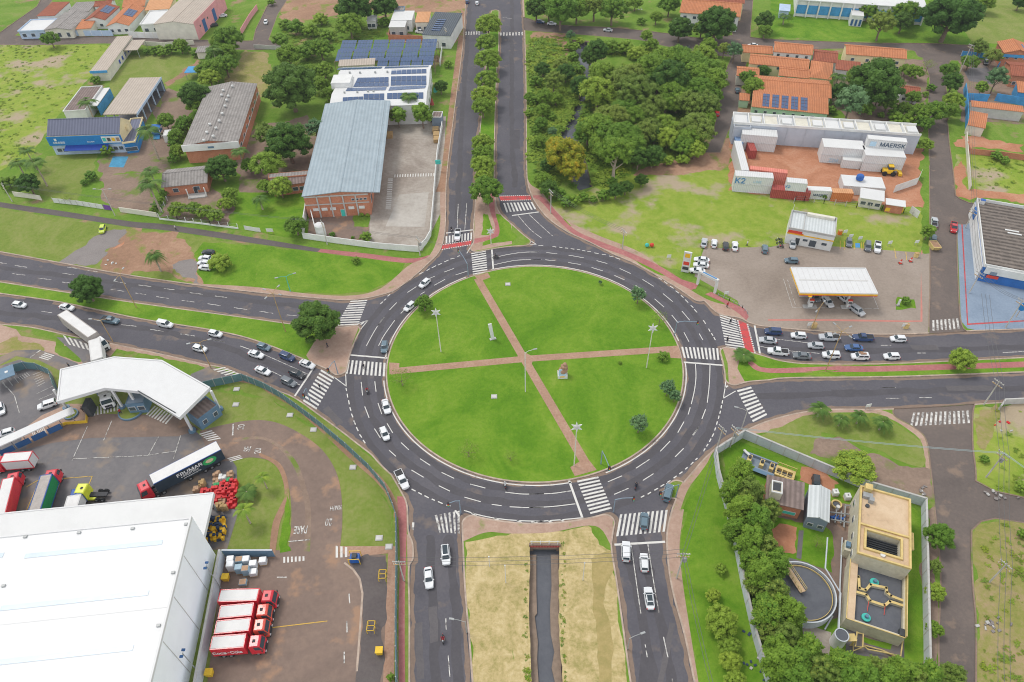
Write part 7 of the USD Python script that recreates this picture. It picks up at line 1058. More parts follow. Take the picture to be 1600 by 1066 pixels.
each('d2',('l 1290 690 195','bright spreading tree outside the plant wall on the sloping lawn'),('l 1240 530 90','small bright sapling above the spreading tree on the sloping lawn'),('b 1290 370 85','low bush highest on the lawn outside the plant wall'),('l 1340 840 130','bright tree below the spreading one outside the plant wall'),('l 1350 935 130','bright tree next to the bottom outside the plant wall'),('l 1375 1055 130','bright tree lowest outside the plant wall'),('b 1320 760 90','bush between the bright trees outside the plant wall'))
each('d3',('s 1055 165 175','largest tree on the verge outside the right plant wall'),('o 1030 350 95','pale thin tree second on the verge of the right plant wall'),('l 1035 508 115','bright tree third on the verge of the right plant wall'),('s 1025 735 105','round tree fourth on the verge of the right plant wall'),('a 310 200 110','thin tree on the lawn beside the round settling tank'),('b 1570 150 80','bush near the rubble of the right hand lot'))
# ---- weeds and tufts: ground cover nobody could count
def ground_cover(name,label,p,n,mats,size,seed):
 rg=np.random.default_rng(seed);pi=UsdGeom.PointInstancer.Define(stage,unique('/World/'+name));tag(pi.GetPrim(),label,name.replace('_',' '),kind='stuff');ps=[]
 for i,m in enumerate(mats):
  b=crown_blobs(1.6,.25,.7,7,seed+i);q=usdkit.mesh(stage,str(pi.GetPath())+'/tuft'+('_%03d'%i if i else ''),leaf_cloud(b,14,.16,seed+i),M(m));ps.append(q.GetPath())
 x0,y0,x1,y1=p.bounds;pts=[]
 from shapely import contains_xy
 while len(pts)<n:
  c=np.c_[rg.uniform(x0,x1,4000),rg.uniform(y0,y1,4000)];k=meshkit.fbm(np.c_[c*.06,np.zeros(4000)],3,seed);c=c[contains_xy(p,c[:,0],c[:,1])&(k>rg.uniform(.3,.75,4000))];pts+=list(c)
 pts=np.array(pts[:n]);s=size*rg.uniform(.4,1.5,n)**1.3;a=rg.uniform(0,PI,n)
 from pxr import Vt
 pi.CreatePositionsAttr(Vt.Vec3fArray.FromNumpy(np.c_[pts,np.full(n,.02)].astype(np.float32)));pi.CreateProtoIndicesAttr(Vt.IntArray.FromNumpy(rg.integers(0,len(ps),n).astype(np.int32)))
 pi.CreateScalesAttr(Vt.Vec3fArray.FromNumpy(np.c_[s,s,s*rg.uniform(.25,.6,n)].astype(np.float32)));pi.CreateOrientationsAttr(Vt.QuathArray([Gf.Quath(float(math.cos(t)),0,0,float(math.sin(t))) for t in a]));pi.CreatePrototypesRel().SetTargets(ps)
off=ROADS.buffer(1.0).union(canal).union(creek)
ground_cover('weeds','yellow-green weeds of the open meadow in the upper left',poly([(-60,72),(170,71),(150,120),(100,165),(70,200),(50,235),(-60,290)]).difference(off),800,('leaf_weed','leaf_bright'),.7,31)
ground_cover('undergrowth','dense green undergrowth on the floor of the wood',poly([(830,60),(1040,78),(1125,105),(1112,170),(1090,235),(1000,258),(960,285),(870,300),(830,260)]).difference(off),2800,('leaf_mid','leaf_bright','leaf_weed'),2.2,33)
ground_cover('weeds','weeds of the rubble-strewn lots on the right edge',unary_union([poly([(1524,640),(1600,630),(1660,630),(1660,785),(1600,774),(1556,764),(1530,750)]),poly([(1530,840),(1560,815),(1640,825),(1640,1080),(1535,1080)]),poly([(1515,245),(1640,250),(1640,300),(1515,295)])]).difference(off),350,('leaf_weed','leaf_bright'),.6,34)
ground_cover('weeds','weeds on the overgrown lots behind the warehouses',unary_union([poly([(415,60),(500,20),(600,40),(600,60),(520,70),(500,130),(440,90)]),poly([(430,90),(520,70),(510,150),(500,200),(470,180),(480,140)]),poly([(820,65),(835,55),(900,58),(895,100),(835,100)])]).difference(off),900,('leaf_weed','leaf_mid'),.9,35)
ground_cover('weeds','weeds growing along the creek culvert banks and canal foot',canal.buffer(1.0).difference(canal.buffer(.2)),160,('leaf_weed','leaf_mid'),.4,39)
# ---------------------------------------------------------------- the treatment plant
def wall_line(S,pts,z0,z1,th,mat,name,cap=None):
 for a,b in zip(pts[:-1],pts[1:]):
  a,b=np.asarray(a),np.asarray(b);L=np.linalg.norm(b-a);rz=math.atan2(*(b-a)[::-1]);m=(a+b)/2
  S.part(name,xf(box(L+th*.9,th,z1-z0),(m[0],m[1],z0),rz),mat)
  if cap:S.part('coping',xf(box(L+th*.9,th+.12,.08),(m[0],m[1],z1),rz),cap)
run('boundary_wall','long grey panel wall round the treatment plant, along the avenue side','wall',[(1200,1075),(1178,1000),(1160,920),(1143,830),(1120,745),(1116,712),(1160,684),(1245,720),(1340,760),(1440,790)],2.4,.25,'fence_grey',2.6,'wall_concrete','wall_concrete')
run('boundary_wall','straight grey panel wall on the right side of the treatment plant','wall',[(1440,790),(1442,900),(1445,1045)],2.4,.25,'fence_grey',2.6,'wall_concrete','wall_concrete')
S=Spot('treatment_building','beige flat roofed treatment building edged in yellow, with a dark roof opening','building','g8',(280,742,782,885,792,238,325,125),6.0);L,D=S.L,S.D
op0,op1=S.at('g8',372,705,6.0),S.at('g8',690,545,6.0);og=[S.at('g8',*c_,6.0) for c_ in ((372,698),(690,775),(690,612),(375,535))];ox0,ox1,oy0,oy1=(og[0][0]+og[3][0])/2,(og[1][0]+og[2][0])/2,(og[0][1]+og[1][1])/2,(og[2][1]+og[3][1])/2
hole=sbox(ox0,oy0,ox1,oy1);body=sbox(-L/2,-D/2,L/2,D/2).difference(hole)
S.part('wall',prism(body,0,5.9),'wall_plant');S.part('roof',prism(body.buffer(-.2),5.9,5.96),'roof_plant');S.part('opening_floor',box(ox1-ox0,oy1-oy0,.1,((ox0+ox1)/2,(oy0+oy1)/2,4.3)),'water_dark')
for i in range(7):S.part('filter_baffle',box(ox1-ox0,.1,.5,((ox0+ox1)/2,oy0+(i+1)*(oy1-oy0)/8,4.35)),'door_dark')
S.part('yellow_parapet',join([box(L,.3,.45,(0,s*(D/2-.15),5.9)) for s in (1,-1)]+[box(.3,D-.6,.45,(s*(L/2-.15),0,5.9)) for s in (1,-1)]+[box(L-.6,.3,.4,(0,oy1+D*.07,5.9))]),'yellow_edge');S.part('yellow_opening_rim',prism(hole.buffer(.35,join_style=2).difference(hole),5.9,6.35),'yellow_edge')
S.part('roof_unit',join([box(1.6,1.0,.7,(-L*.35,D*.36,5.95)),box(.8,.8,1.0,(-L*.28,D*.30,5.95))]),'steel_post');S.part('roof_hatch',cyl(.35,.3,(-L*.34,D*.22,5.95),12),'door_dark');S.part('roof_hatch',cyl(.4,.3,(-L*.02,-D*.42,5.95),12),'frame_white');S.part('roof_stairhead',box(1.2,1.2,1.4,(-L/2+1.2,D/2-.6,5.95)),'yellow_edge')
S.part('side_box',box(.9,3.2,4.2,(L/2+.45,-D*.02,0)),'wall_plant');S.part('side_box_rim',box(1.1,3.4,.3,(L/2+.5,-D*.02,4.2)),'yellow_edge');S.part('side_shelter',box(1.0,2.0,2.4,(-L/2-.5,-D*.25,0)),'wall_plant');S.part('side_shelter_unit',box(.7,1.0,.6,(-L/2-.5,-D*.25,2.4)),'steel_blue');openings(S,L,D,(('l',4,2.5,1.2,1.0),))
S=Spot('aeration_tank','rectangular aeration tank with dark water, yellow walkways and two teal aerators','tank','f7',(668,712,1195,885,1225,330,735,215),3.0);L,D=S.L,S.D;A= lambda *c:[S.at('f7',c[i],c[i+1],3.0) for i in range(0,len(c),2)]
S.part('wall',join([box(L,.4,3.0,(0,-D/2+.2,0)),box(.3,D-.4,3.0,(L/2-.15,.2,0)),box(.4,D-.4,3.0,(-L/2+.2,.2,0))]),'wall_plant');S.part('water',box(L-.8,D-.5,2.3,(0,.1,0)),'water_dark');S.part('walkway',box(1.3,D,.12,(-L/2+.65,0,3.0)),'roof_plant')
S.part('yellow_edge',join([box(.14,D,.14,(-L/2+.05,0,3.12)),box(L,.14,.14,(0,-D/2+.07,3.0)),box(.14,D,.9,(L/2+.02,0,3.0))]),'yellow_edge')
wall_line(S,A(745,340,800,345,806,445,862,462,905,412,1045,442,1048,480,1085,512,1200,557),.3,2.9,.3,'wall_plant','partition','yellow_edge');wall_line(S,A(742,365,738,465,870,502,902,556,1030,597,1075,560,1208,603),.3,2.9,.3,'wall_plant','partition','yellow_edge')
for x,y in ((945,382),(872,694)):q=A(x,y)[0];a=S.part('aerator',lathe([(.45,2.35),(.72,2.5),(.68,2.7),(.3,2.75),(.3,2.5)],20,(q[0],q[1],0)),'teal');part(a,'motor',cyl(.28,.7,(q[0],q[1],2.5),10),'steel_blue')
for x,y in ((885,600),(1033,630)):q=A(x,y)[0];S.part('mooring_rod',tube([(q[0],q[1]-.8,2.5),(q[0],q[1]+.8,3.0)],.05,5),'shop_red')
q=A(1185,840)[0];S.part('outlet_box',box(.9,1.2,1.2,(q[0],q[1],2.0)),'door_dark')
cq=P(1254,924,2.0);t=thing('settling_tank','round settling tank with dark water and a yellow railed bridge','tank',(*cq,0));R_=5.4;part(t,'wall',lathe([(R_,0),(R_,2.1),(R_-.2,2.1),(R_-.2,1.3)],48),'fence_grey');part(t,'water',cyl(R_-.2,1.5,n=48),'water_dark');part(t,'launder',lathe([(R_-.55,1.45),(R_-.55,1.8),(R_-.63,1.8),(R_-.63,1.45)],48),'yellow_edge')
a=P(*zp('f7',160,255)[0],2.3)-cq;b=P(*zp('f7',308,480)[0],2.3)-cq;d=b-a;LL=np.linalg.norm(d);rz=math.atan2(d[1],d[0]);m=(a+b)/2;part(t,'bridge',xf(box(LL,1.0,.15),(m[0],m[1],2.2),rz),'roof_plant')
for s in (1,-1):part(t,'bridge_rail',xf(join([box(LL,.06,.06,(0,s*.48,1.0)),box(LL,.06,.06,(0,s*.48,.5))]+[box(.06,.06,1.0,(-LL/2+i*LL/6,s*.48,0)) for i in range(7)]),(m[0],m[1],2.35),rz),'yellow_edge')
p=P(*zp('f7',600,930)[0]);t=thing('drum_tank','small upright white drum with a dark top below the settling tank','tank',(*p,0));part(t,'tank',cyl(1.1,3.0,n=24),'wall_white');part(t,'rim',lathe([(1.1,3.0),(1.1,3.12),(.95,3.12),(.95,3.0)],24),'fence_grey');part(t,'lid',cyl(.95,3.04,n=24),'water_dark');part(t,'platform',box(1.4,1.2,.12,(1.6,-.2,2.4)),'yellow_edge');part(t,'ladder',box(.5,.06,2.4,(2.2,-.5,0)),'yellow_edge')
def pipes(name,label,cat,items,mat,r_=.09):
 w=[np.array([*P(*zp(it[0],*it[1][i:i+2])[0],z),z]) for it in items[:1] for i,z in ((0,it[2][0]),)][0];t=thing(name,label,cat,(w[0],w[1],0))
 for r,c,z in items:
  zs=np.interp(np.linspace(0,1,len(c)//2),np.linspace(0,1,len(z)),z);part(t,'pipe',tube([(*(P(*zp(r,c[2*i],c[2*i+1])[0],zs[i])-w[:2]),zs[i]) for i in range(len(c)//2)],r_,6),mat)
 return t
pipes('pipework','yellow pipes and rails in front of the aeration tank','pipes',(('f7',(755,900,750,1000,850,960,880,985,1010,1010,1170,1045,1190,890),(.9,)),('f7',(785,830,770,960,835,965,840,850,785,840),(1.6,)),('f7',(850,950,1000,990,1130,1050),(.4,))),'yellow_edge',.12)
pipes('pipework','long white pipe beside the gravel strip between the tanks','pipes',(('f7',(655,0,640,300,620,800),(.5,)),('f7',(525,0,505,270,640,490,625,810),(2.2,2.2,2.0)),('f7',(570,690,500,810),(.4,))),'fence_grey',.13)
pipes('pipework','cluster of grey pipes and blue valves left of the treatment building','pipes',(('f6',(1240,870,1480,900),(.8,)),('f6',(1250,960,1480,1000),(.8,)),('f6',(1430,780,1410,1060),(.8,)),('f6',(1320,840,1300,1000),(.6,)),('f6',(1380,860,1370,1010),(.6,)),('f6',(1420,790,1500,790),(.9,))),'steel_post',.14)
for x,y,lab in ((1265,950,'first'),(1300,960,'second'),(1380,970,'third')):p=P(*zp('f6',x,y)[0]);t=thing('pump','%s blue pump from the metal roofed shed among the grey pipes'%lab,'pump',(*p,0));part(t,'motor',xf(cyl(.28,.9,(0,0,-.45),10),(0,0,.45),ry=PI/2),'tank_blue');part(t,'base',box(1.0,.5,.15),'wall_concrete');part(t,'outlet',cyl(.1,.9,(.3,0,.3),8),'tank_blue')
for x,y,lab in ((1290,655,'nearer the metal shed'),(1440,705,'nearer the treatment building')):p=P(*zp('f6',x,y)[0]);t=thing('water_cube','white cube tank '+lab,'tank',(*p,0));part(t,'tank',box(1.0,1.0,1.0,(0,0,.2)),'frame_white');part(t,'pallet',box(1.1,1.1,.18),'wood');part(t,'cap',cyl(.12,.08,(0,0,1.2),8),'door_dark')
p=P(*zp('f6',1310,790)[0]);t=thing('round_pit','round pit with a yellow rim beside the white cube tanks','tank',(*p,0));part(t,'rim',lathe([(.95,0),(.95,.6),(.7,.6),(.7,.1)],24),'yellow_edge');part(t,'water',cyl(.7,.3,n=20),'water_dark');part(t,'barrel',cyl(.35,1.0,(-.1,-.8,0),12),'frame_white')
S=building('metal_shed','shed with a pale ribbed metal roof in the treatment plant','f6',(945,935,1225,1005,1245,600,985,550),3.4,'gable',.7,'y','wall_slate','metal_sheet',.15,(('f',2,1.0,1.0,.9),),'shed')
S=building('plant_house','plant building with a stained brown fibre roof and a small roof turret','f6',(440,745,905,850,925,530,445,430),3.4,'mono',.5,wall='wall_brick',rmat='roof_brown',over=.3,cat='building',spec=(('f',1,.9,2.4,.9,'window',(.5,.9),'teal'),));q=S.at('f6',575,620,5.0);S.part('turret',box(1.9,2.6,2.0,(q[0],q[1]+.6,3.5)),'wall_plant');S.part('turret_opening',box(1.3,1.7,.06,(q[0],q[1]+.75,5.5)),'door_dark');S.part('turret_rim',join([box(1.9,.2,.25,(q[0],q[1]+.6+s*1.2,5.5)) for s in (1,-1)]+[box(.2,2.2,.25,(q[0]+s*.85,q[1]+.6,5.5)) for s in (1,-1)]),'frame_white')
S=Spot('grit_channel','yellow inlet channel with three dark openings beside the grey wall','channel','f6',(545,400,790,480,820,375,590,280),1.2);L,D=S.L,S.D;holes=[sbox(-L*.42+i*L*.28,-D*.3,-L*.18+i*L*.28,D*.25) for i in range(3)];S.part('deck',prism(sbox(-L/2,-D/2,L/2,D/2).difference(unary_union(holes)),0,1.15),'yellow_edge');S.part('water',box(L*.9,D*.7,.5),'water_dark');S.part('rail',join([box(L,.08,.08,(0,s*D/2,2.0)) for s in (1,-1)]+[box(.08,.08,.9,(-L/2+i*L/4,s*D/2,1.15)) for i in range(5) for s in (1,-1)]),'yellow_edge')
S=Spot('inlet_channel','long grey inlet trough with yellow machines behind the screen trees','channel','f6',(100,260,560,400,600,270,200,110),1.0);L,D=S.L,S.D;S.part('trough',join([box(L,.3,1.0,(0,s*(D/2-.15),0)) for s in (1,-1)]+[box(L,D-.6,.3)]),'wall_slate');S.part('walkway',box(L,.8,.1,(0,-D/2-.4,.9)),'steel_blue')
for x in (-.28,.08,.36):m_=S.part('screen_machine',box(L*.12,D*.5,1.1,(x*L,0,.3)),'yellow_edge');part(m_,'motor',cyl(.3,.5,(x*L,0,1.4),10),'door_dark')
S.part('white_pipe',tube([(-L*.5,D*.45,1.2),(-L*.3,D*.1,1.6)],.25,8),'frame_white')
# ---------------------------------------------------------------- poles, lamps, signals, wires
RECIPE.update(purple=plain((.16,.06,.30),.7),signal_blue=plain((.22,.29,.36),.5,.2),wire=plain((.12,.12,.12),.7),wire_light=plain((.30,.38,.38),.7))
TOP={}
def pole_h(r,bx,by,tx,ty,lo=3,hi=12): return min(max(base_height(r,bx,by,tx,ty),lo),hi)
def mast(name,label,cat,r,b,tp,mat='post_concrete',rad=.13,hmin=3,hmax=12,group=None,key=None,rz=0):
 h=pole_h(r,*b,*tp,hmin,hmax);p=P(*zp(r,*b)[0]);t=thing(name,label,cat,(*p,0),rz,group);part(t,'pole',cyl(rad*1.15,h,n=8,r2=rad*.75),mat)
 if key:TOP[key]=np.array([*p,h])
 return t,h,p
def toward(r,b,c):d=P(*zp(r,*c)[0],6.0)-P(*zp(r,*b)[0],6.0); return math.atan2(d[1],d[0])
for key,r,b,tp,lab,tr in (('p1','d2',(1015,425),(1058,270),'concrete power pole on the pavement of the south-eastern avenue',1),('p2','c2',(1265,668),(1300,545),'left one of the two power poles at the corner of the plant wall',0),('p3','c2',(1345,665),(1360,545),'power pole with a transformer at the corner of the plant wall',1),('p4','c3',(1330,405),(1412,250),'leaning looking power pole at the far kerb of the right side street',0),('p5','c3',(1345,852),(1455,700),'power pole with crossed arms on the lot at the right edge',1),('p6','b2',(238,250),(240,110),'power pole beside the red cycle track at the wood',0),('p7','b2',(680,470),(683,362),'slim pole beside the cycle track on the sloping lawn',0),('p8','a1',(1178,290),(1163,172),'power pole in front of the dark roofed shop',0),('p9','b0',(76,178),(18,70),'wooden power pole at the left edge by the cycle track',0),('p10','a3',(1180,455),(1178,200),'tall power pole at the top of the right side street',0),('p11','b3',(1215,342),(1245,262),'power pole at the upper corner of the blue pavement',0),('p12','b3',(1240,742),(1295,610),'power pole with a blue base in front of the corner shop',0),('p13','d3',(1365,450),(1468,330),'power pole with wide arms on the lower right lot',0),('p14','d1',(912,440),(878,320),'power pole beside the green fence of the loading yard',0),('p15','b1',(440,442),(410,300),'concrete pole beside the white cylinder tank',0),('p16','b3',(1465,955),(1560,780),'power pole on the blue pavement near the avenue',0),('p17','b1',(1012,512),(998,425),'pole with a small box at the rounded corner of the white wall',1)):
 t,h,p=mast('power_pole',lab,'power pole',r,b,tp,key=key,hmin=6,hmax=10.5);rz=.5 if key not in ('p1','p14') else PI/2-.05
 for k in (0,.9):
  a=part(t,'crossarm',xf(box(.12,2.2,.12),(0,0,h-.35-k),rz),'wood' if k else 'post_concrete')
  for s in (-.95,-.4,.4,.95):part(a,'insulator',xf(cyl(.06,.2,(0,s,.12),6),(0,0,h-.35-k),rz),'frame_white')
 if tr:part(t,'transformer',cyl(.35,.9,(.45,0,h-2.6),12),'steel_post')
def lamp_post(label,r,b,tp,arm,heads=1,mat='post_concrete',hmax=12,cat='street lamp',rad=.1):
 t,h,p=mast('street_lamp',label,cat,r,b,tp,mat,rad,4,hmax);rz=toward(r,tp,arm)
 for i in range(heads):a=rz+i*2*PI/heads;part(t,'arm',xf(tube([(0,0,h-.1),(.8,0,h+.25),(1.9,0,h+.3)],.05,6),rz=a),mat);part(t,'lamp_head',xf(box(.8,.3,.14,(2.2,0,h+.24)),rz=a),'steel_post')
for lab,r,b,tp,arm,n,m in (('street lamp on the straw bank beside the waiting white cars','d2',(712,860),(715,815),(800,785),1,'steel_post'),('street lamp on the straw bank beside the lone motorcycle','d1',(1300,760),(1290,735),(1230,725),1,'steel_post'),('tall thin white pole where the island paths cross','c2',(83,325),(76,52),(84,50),1,'frame_white'),('lamp post with green heads on the verge beside the western lanes','b1',(182,980),(105,730),(60,715),4,'wood'),('short green lamp post on the lawn of the western verge','b1',(212,732),(185,640),(165,645),2,'teal'),('lamp post between the bare earth and the western median','b0',(842,832),(738,632),(760,600),2,'wood'),('lamp post leaning in view above the dark pickup','b0',(695,1040),(625,905),(590,905),2,'wood'),('lamp post beside the printed fence of the school','b0',(710,265),(638,105),(700,105),2,'post_concrete'),('lamp post beside the gatehouse slip road','c0',(1302,178),(1245,15),(1220,20),2,'wood'),('tall lamp pole among the queueing cars with a four armed head','f8',(675,490),(865,25),(900,10),4,'wood'),('lamp post in front of the station canopy','b3',(270,965),(322,830),(330,820),2,'wood'),('lamp post bending over the crossing of the eastern avenue','c2',(1415,555),(1440,440),(1420,435),1,'post_concrete')):
 lamp_post(lab,r,b,tp,arm,n,m)
def signal(label,r,b,tp,arm_px,z_arm=5.6):
 t,h,p=mast('traffic_light',label,'traffic light',r,b,tp,'signal_blue',.11,4.2,6.5);e=P(*zp(r,*arm_px)[0],h)-p;L=min(max(np.linalg.norm(e),2),7);rz=math.atan2(e[1],e[0])
 part(t,'arm',xf(tube([(0,0,h-.1),(L*.35,0,h+.35),(L,0,h+.45)],.08,6),rz=rz),'signal_blue');hd=part(t,'signal_head',xf(box(.35,.4,1.1,(L,0,h-.4)),rz=rz),'black_plastic')
 for k,m in enumerate(('lamp_red','shop_yellow','teal')):part(hd,'lens',xf(cyl(.12,.05,(0,0,0),8),(math.cos(rz)*L-.0,math.sin(rz)*L-.22,h+.5-.34*k),rx=PI/2),m)
signal('traffic light arm over the lanes at the northern crosswalk','e1',(872,322),(866,215),(778,75));signal('traffic light arm over the lanes at the eastern edge of the round lawn','e2',(1378,885),(1385,818),(1600,770));signal('traffic light arm at the lower right edge of the round lawn','c2',(548,770),(545,695),(600,800));signal('traffic light arm over the exit at the south-eastern zebra','e6',(790,925),(792,850),(985,800));signal('traffic light arm at the western crosswalk of the ring','c1',(506,215),(500,150),(445,195));signal('traffic light arm beside the worn zebra of the south-western avenue','e5',(800,935),(800,880),(680,855));signal('traffic light at the stop line of the western avenue zebra','c1',(335,385),(328,330),(300,330));signal('traffic light arm on the plant corner over the dark teal suv','c2',(1010,975),(1005,935),(915,955))
def star_pole(label,r,b,tp):
 t,h,p=mast('star_pole',label,'decoration',r,b,tp,'wall_pale',.11,4,12);n=6;g=np.arange(2*n)*PI/n+PI/2;rad=np.where(np.arange(2*n)%2==0,1.12,.44);m=prism(Polygon(np.c_[rad*np.cos(g),rad*np.sin(g)]),-.12,.12);part(t,'star',xf(m,(0,-.1,h+.2),rx=PI/2-.35),'frame_white');part(t,'star_centre',xf(cyl(.3,.3,(0,0,-.05),12),(0,-.1,h+.2),rx=PI/2-.35),'gutter')
star_pole('white star on a thin pole in the upper left of the round lawn','px',(689,550),(681,483));star_pole('white star on a thin pole near the right edge of the round lawn','px',(1010,575),(1018,507));star_pole('white star on a thin pole near the bottom of the round lawn','px',(897,728),(898,667));star_pole('small white star on the refuge of the northern avenue','b1',(1450,440),(1448,402))
def wires(label,pts,n=3,gap=.7,sag=1.0,mat='wire',r_=.035):
 ms=[]
 for k in range(n):
  for a,b in zip(pts[:-1],pts[1:]):
   a,b=np.asarray(a,float),np.asarray(b,float);d=b-a;s=np.array([-d[1],d[0],0]);s/=np.linalg.norm(s)+1e-9;tt=np.linspace(0,1,12)[:,None];q=a+d*tt+s*(k-(n-1)/2)*gap;q[:,2]-=sag*4*tt[:,0]*(1-tt[:,0]);ms.append(tube(q,r_,4))
 solo('power_line',join(ms),mat,label,'power line')
T3= lambda k,dz=0:TOP[k]+[0,0,dz];far= lambda u,v,z:np.array([*P(u,v,z),z])
wires('power lines crossing the canal and both southern avenues',[T3('p14'),T3('p1')],3);wires('power lines running down beside the south-eastern avenue',[T3('p2'),T3('p1'),far(1120,1100,9)],2,.5);wires('power lines along the right edge from the avenue to the lots',[far(1540,460,9),T3('p4'),T3('p5'),T3('p13'),far(1570,1090,9)],3,.8,.6);wires('pale cable from the plant corner across to the right edge lots',[T3('p3'),T3('p5'),far(1700,790,9)],2,.25,.5,'wire_light',.05);wires('power lines along the station side of the right street',[T3('p10'),T3('p11'),T3('p12'),T3('p16')],3,.6);wires('power lines from the wood to the sloping lawn',[T3('p6'),T3('p7')],3,.6);wires('power lines over the cycle track of the western verge',[far(-120,270,9),T3('p9'),T3('p15'),T3('p17'),far(780,400,8.5)],2,.5,.8)
for r,b,tp,lab in (('d1',(1541,452),(1528,280),'thin white post on the straw bank left of the canal'),('d1',(1441,352),(1445,292),'short white post on the straw bank left of the canal'),('d2',(437,437),(444,265),'thin white post on the straw bank right of the canal')):t,h,p=mast('marker_post',lab,'post',r,b,tp,'frame_white',.07,1.5,6);part(t,'cap',box(.24,.24,.1,(0,0,h)),'frame_white')
# ---------------------------------------------------------------- monuments, crates and the small things
p=P(*zp('e4',300,292)[0]);t=thing('monument','rock monument on a white plinth with a pale blue plaque in the round lawn','monument',(*p,.02));part(t,'plinth',box(2.1,1.8,.9),'wall_white');part(t,'plaque',hexa([[-.9,-.85,.9],[.7,-.85,.9],[.7,-.3,.9],[-.9,-.3,.9]],[[-.8,-.35,2.3],[.5,-.35,2.3],[.5,-.2,2.3],[-.8,-.2,2.3]]),'letter_pale');v,f=lumps([(.2,.2,1.6,1.0),(.35,.25,2.6,.75),(.45,.3,3.3,.45)],1.0,5);part(t,'rock',(v,f),'soil');part(t,'yellow_sign',box(1.0,.05,.3,(-.1,-.92,.5)),'shop_yellow')
p=P(*zp('e1',1108,922)[0]);h=pole_h('e1',1108,922,1055,775,2.5,6);t=thing('white_totem','white slab like totem standing in the upper half of the round lawn','monument',(*p,.02),.3);part(t,'slab',hexa([[-.36,-.2,0],[.36,-.2,0],[.36,.2,0],[-.36,.2,0]],[[-.95,-.15,h],[-.1,-.15,h],[-.1,.15,h],[-.95,.15,h]]),'frame_white');part(t,'base',box(1.5,.7,.15),'wall_concrete')
for r,x,y,lab in (('e3',1120,493,'concrete manhole cover in the lower left lawn quarter'),('e1',1252,398,'pale concrete cover in the upper lawn quarter'),('c1',210,470,'white concrete cover on the grass above the terminal loop road'),('c1',598,792,'white concrete cover on the grass beside the green fence'),('c1',355,560,'pair of small covers at the inner kerb of the terminal loop'),('d1',760,178,'grey concrete cover on the lawn corner above the loading yard'),('d1',820,232,'grey cover at the corner of the brick path'),('c0',1460,310,'white cover right of the gatehouse'),('c0',1455,405,'second white cover right of the gatehouse')):p=P(*zp(r,x,y)[0]);t=thing('manhole',lab,'manhole',(*p,.03));part(t,'frame',box(1.3,1.1,.12),'wall_concrete');part(t,'cover',box(1.0,.8,.06,(0,0,.12)),'gutter')
def stack(name,label,r,x,y,nx,ny,nz,mats,s=(.6,.45,.33),piece='crate',rz=0.0,seed=1,cat='crates',jit=.15):
 rg=random.Random(seed);p=P(*zp(r,x,y)[0]);t=thing(name,label,cat,(*p,.03),rz)
 for i in range(nx):
  for j in range(ny):
   k=rg.randint(max(1,nz-2),nz);m=rg.choice(mats)
   if k*12>0:
    for l in range(min(k,3) if nx*ny>40 else k):part(t,piece,box(s[0]*.94,s[1]*.94,s[2]*.92,((i-nx/2)*s[0],(j-ny/2)*s[1],l*s[2])),m)
RECIPE.update(crate_red=plain((.52,.015,.02),.5),crate_yellow=plain((.72,.42,.02),.5),crate_green=plain((.02,.25,.08),.5),crate_dark=plain((.03,.05,.10),.6),card=plain((.42,.27,.17),.9,dirt=.2),wrap=plain((.60,.62,.64),.25,dirt=.15,spec=.6),wrap_blue=plain((.25,.38,.46),.3,dirt=.15))
for i,(x,y,a,b,n) in enumerate(((1150,700,4,3,4),(1250,660,4,4,5),(1320,640,3,4,5),(1330,740,3,4,4),(1210,740,4,3,5),(1130,830,3,3,4),(1310,840,3,3,3),(1030,680,5,2,3))):stack('crate_stack','stack of red plastic crates %s'%('nearest the roof corner of the white warehouse','in the middle of the back row beside the lawn','touching the round lawn kerb behind the green crates','at the right end of the middle row','in the middle of the crate yard','hidden partly by the warehouse roof edge','nearest the brown pallets at the lawn side','in the low row left of the cardboard stacks')[i],'f2',x,y,a,b,n,['crate_red'],(.62,.62,.36),seed=i,rz=.1)
for i,(x,y,m,lab) in enumerate(((1130,490,'card','cardboard pallet load farthest from the red crates'),(1125,580,'card','cardboard pallet load next to the white frame'),(1290,490,'card','cardboard pallet load beside the green crates'),(950,610,'wood','wooden pallet load left of the red crates'),(880,665,'card','cardboard load nearest the long lorry'),(1210,545,'frame_white','white framed load between the cardboard loads'),(1300,575,'crate_green','green crate stack behind the red crates'),(1135,640,'crate_green','green crate stack at the left end of the red crates'),(1195,820,'card','brown pallet load among the red crates near the warehouse'),(1160,880,'wood','brown pallets below the red crates'),(1230,890,'wood','brown pallets between red and yellow crates'))):stack('pallet_load',lab,'f2',x,y,2,2,4,[m],(.62,.6,.4),'box',.1,i,'pallet load')
for i,(x,y,a,b,n) in enumerate(((280,40,4,4,4),(390,30,3,4,4),(270,130,3,4,4),(360,110,3,3,5),(415,140,2,4,4),(260,230,4,3,4),(360,230,4,3,3))):stack('crate_stack','stack of yellow and dark crates %s'%('at the top left of the yellow block','at the top right of the yellow block','left in the yellow block by the roof edge','tallest in the middle of the yellow block','on the lawn side of the yellow block','low left in the yellow block','at the lower right of the yellow block')[i],'f3',x,y,a,b,n,['crate_yellow','crate_yellow','crate_dark','crate_dark'],(.45,.45,.3),seed=20+i,rz=.15)
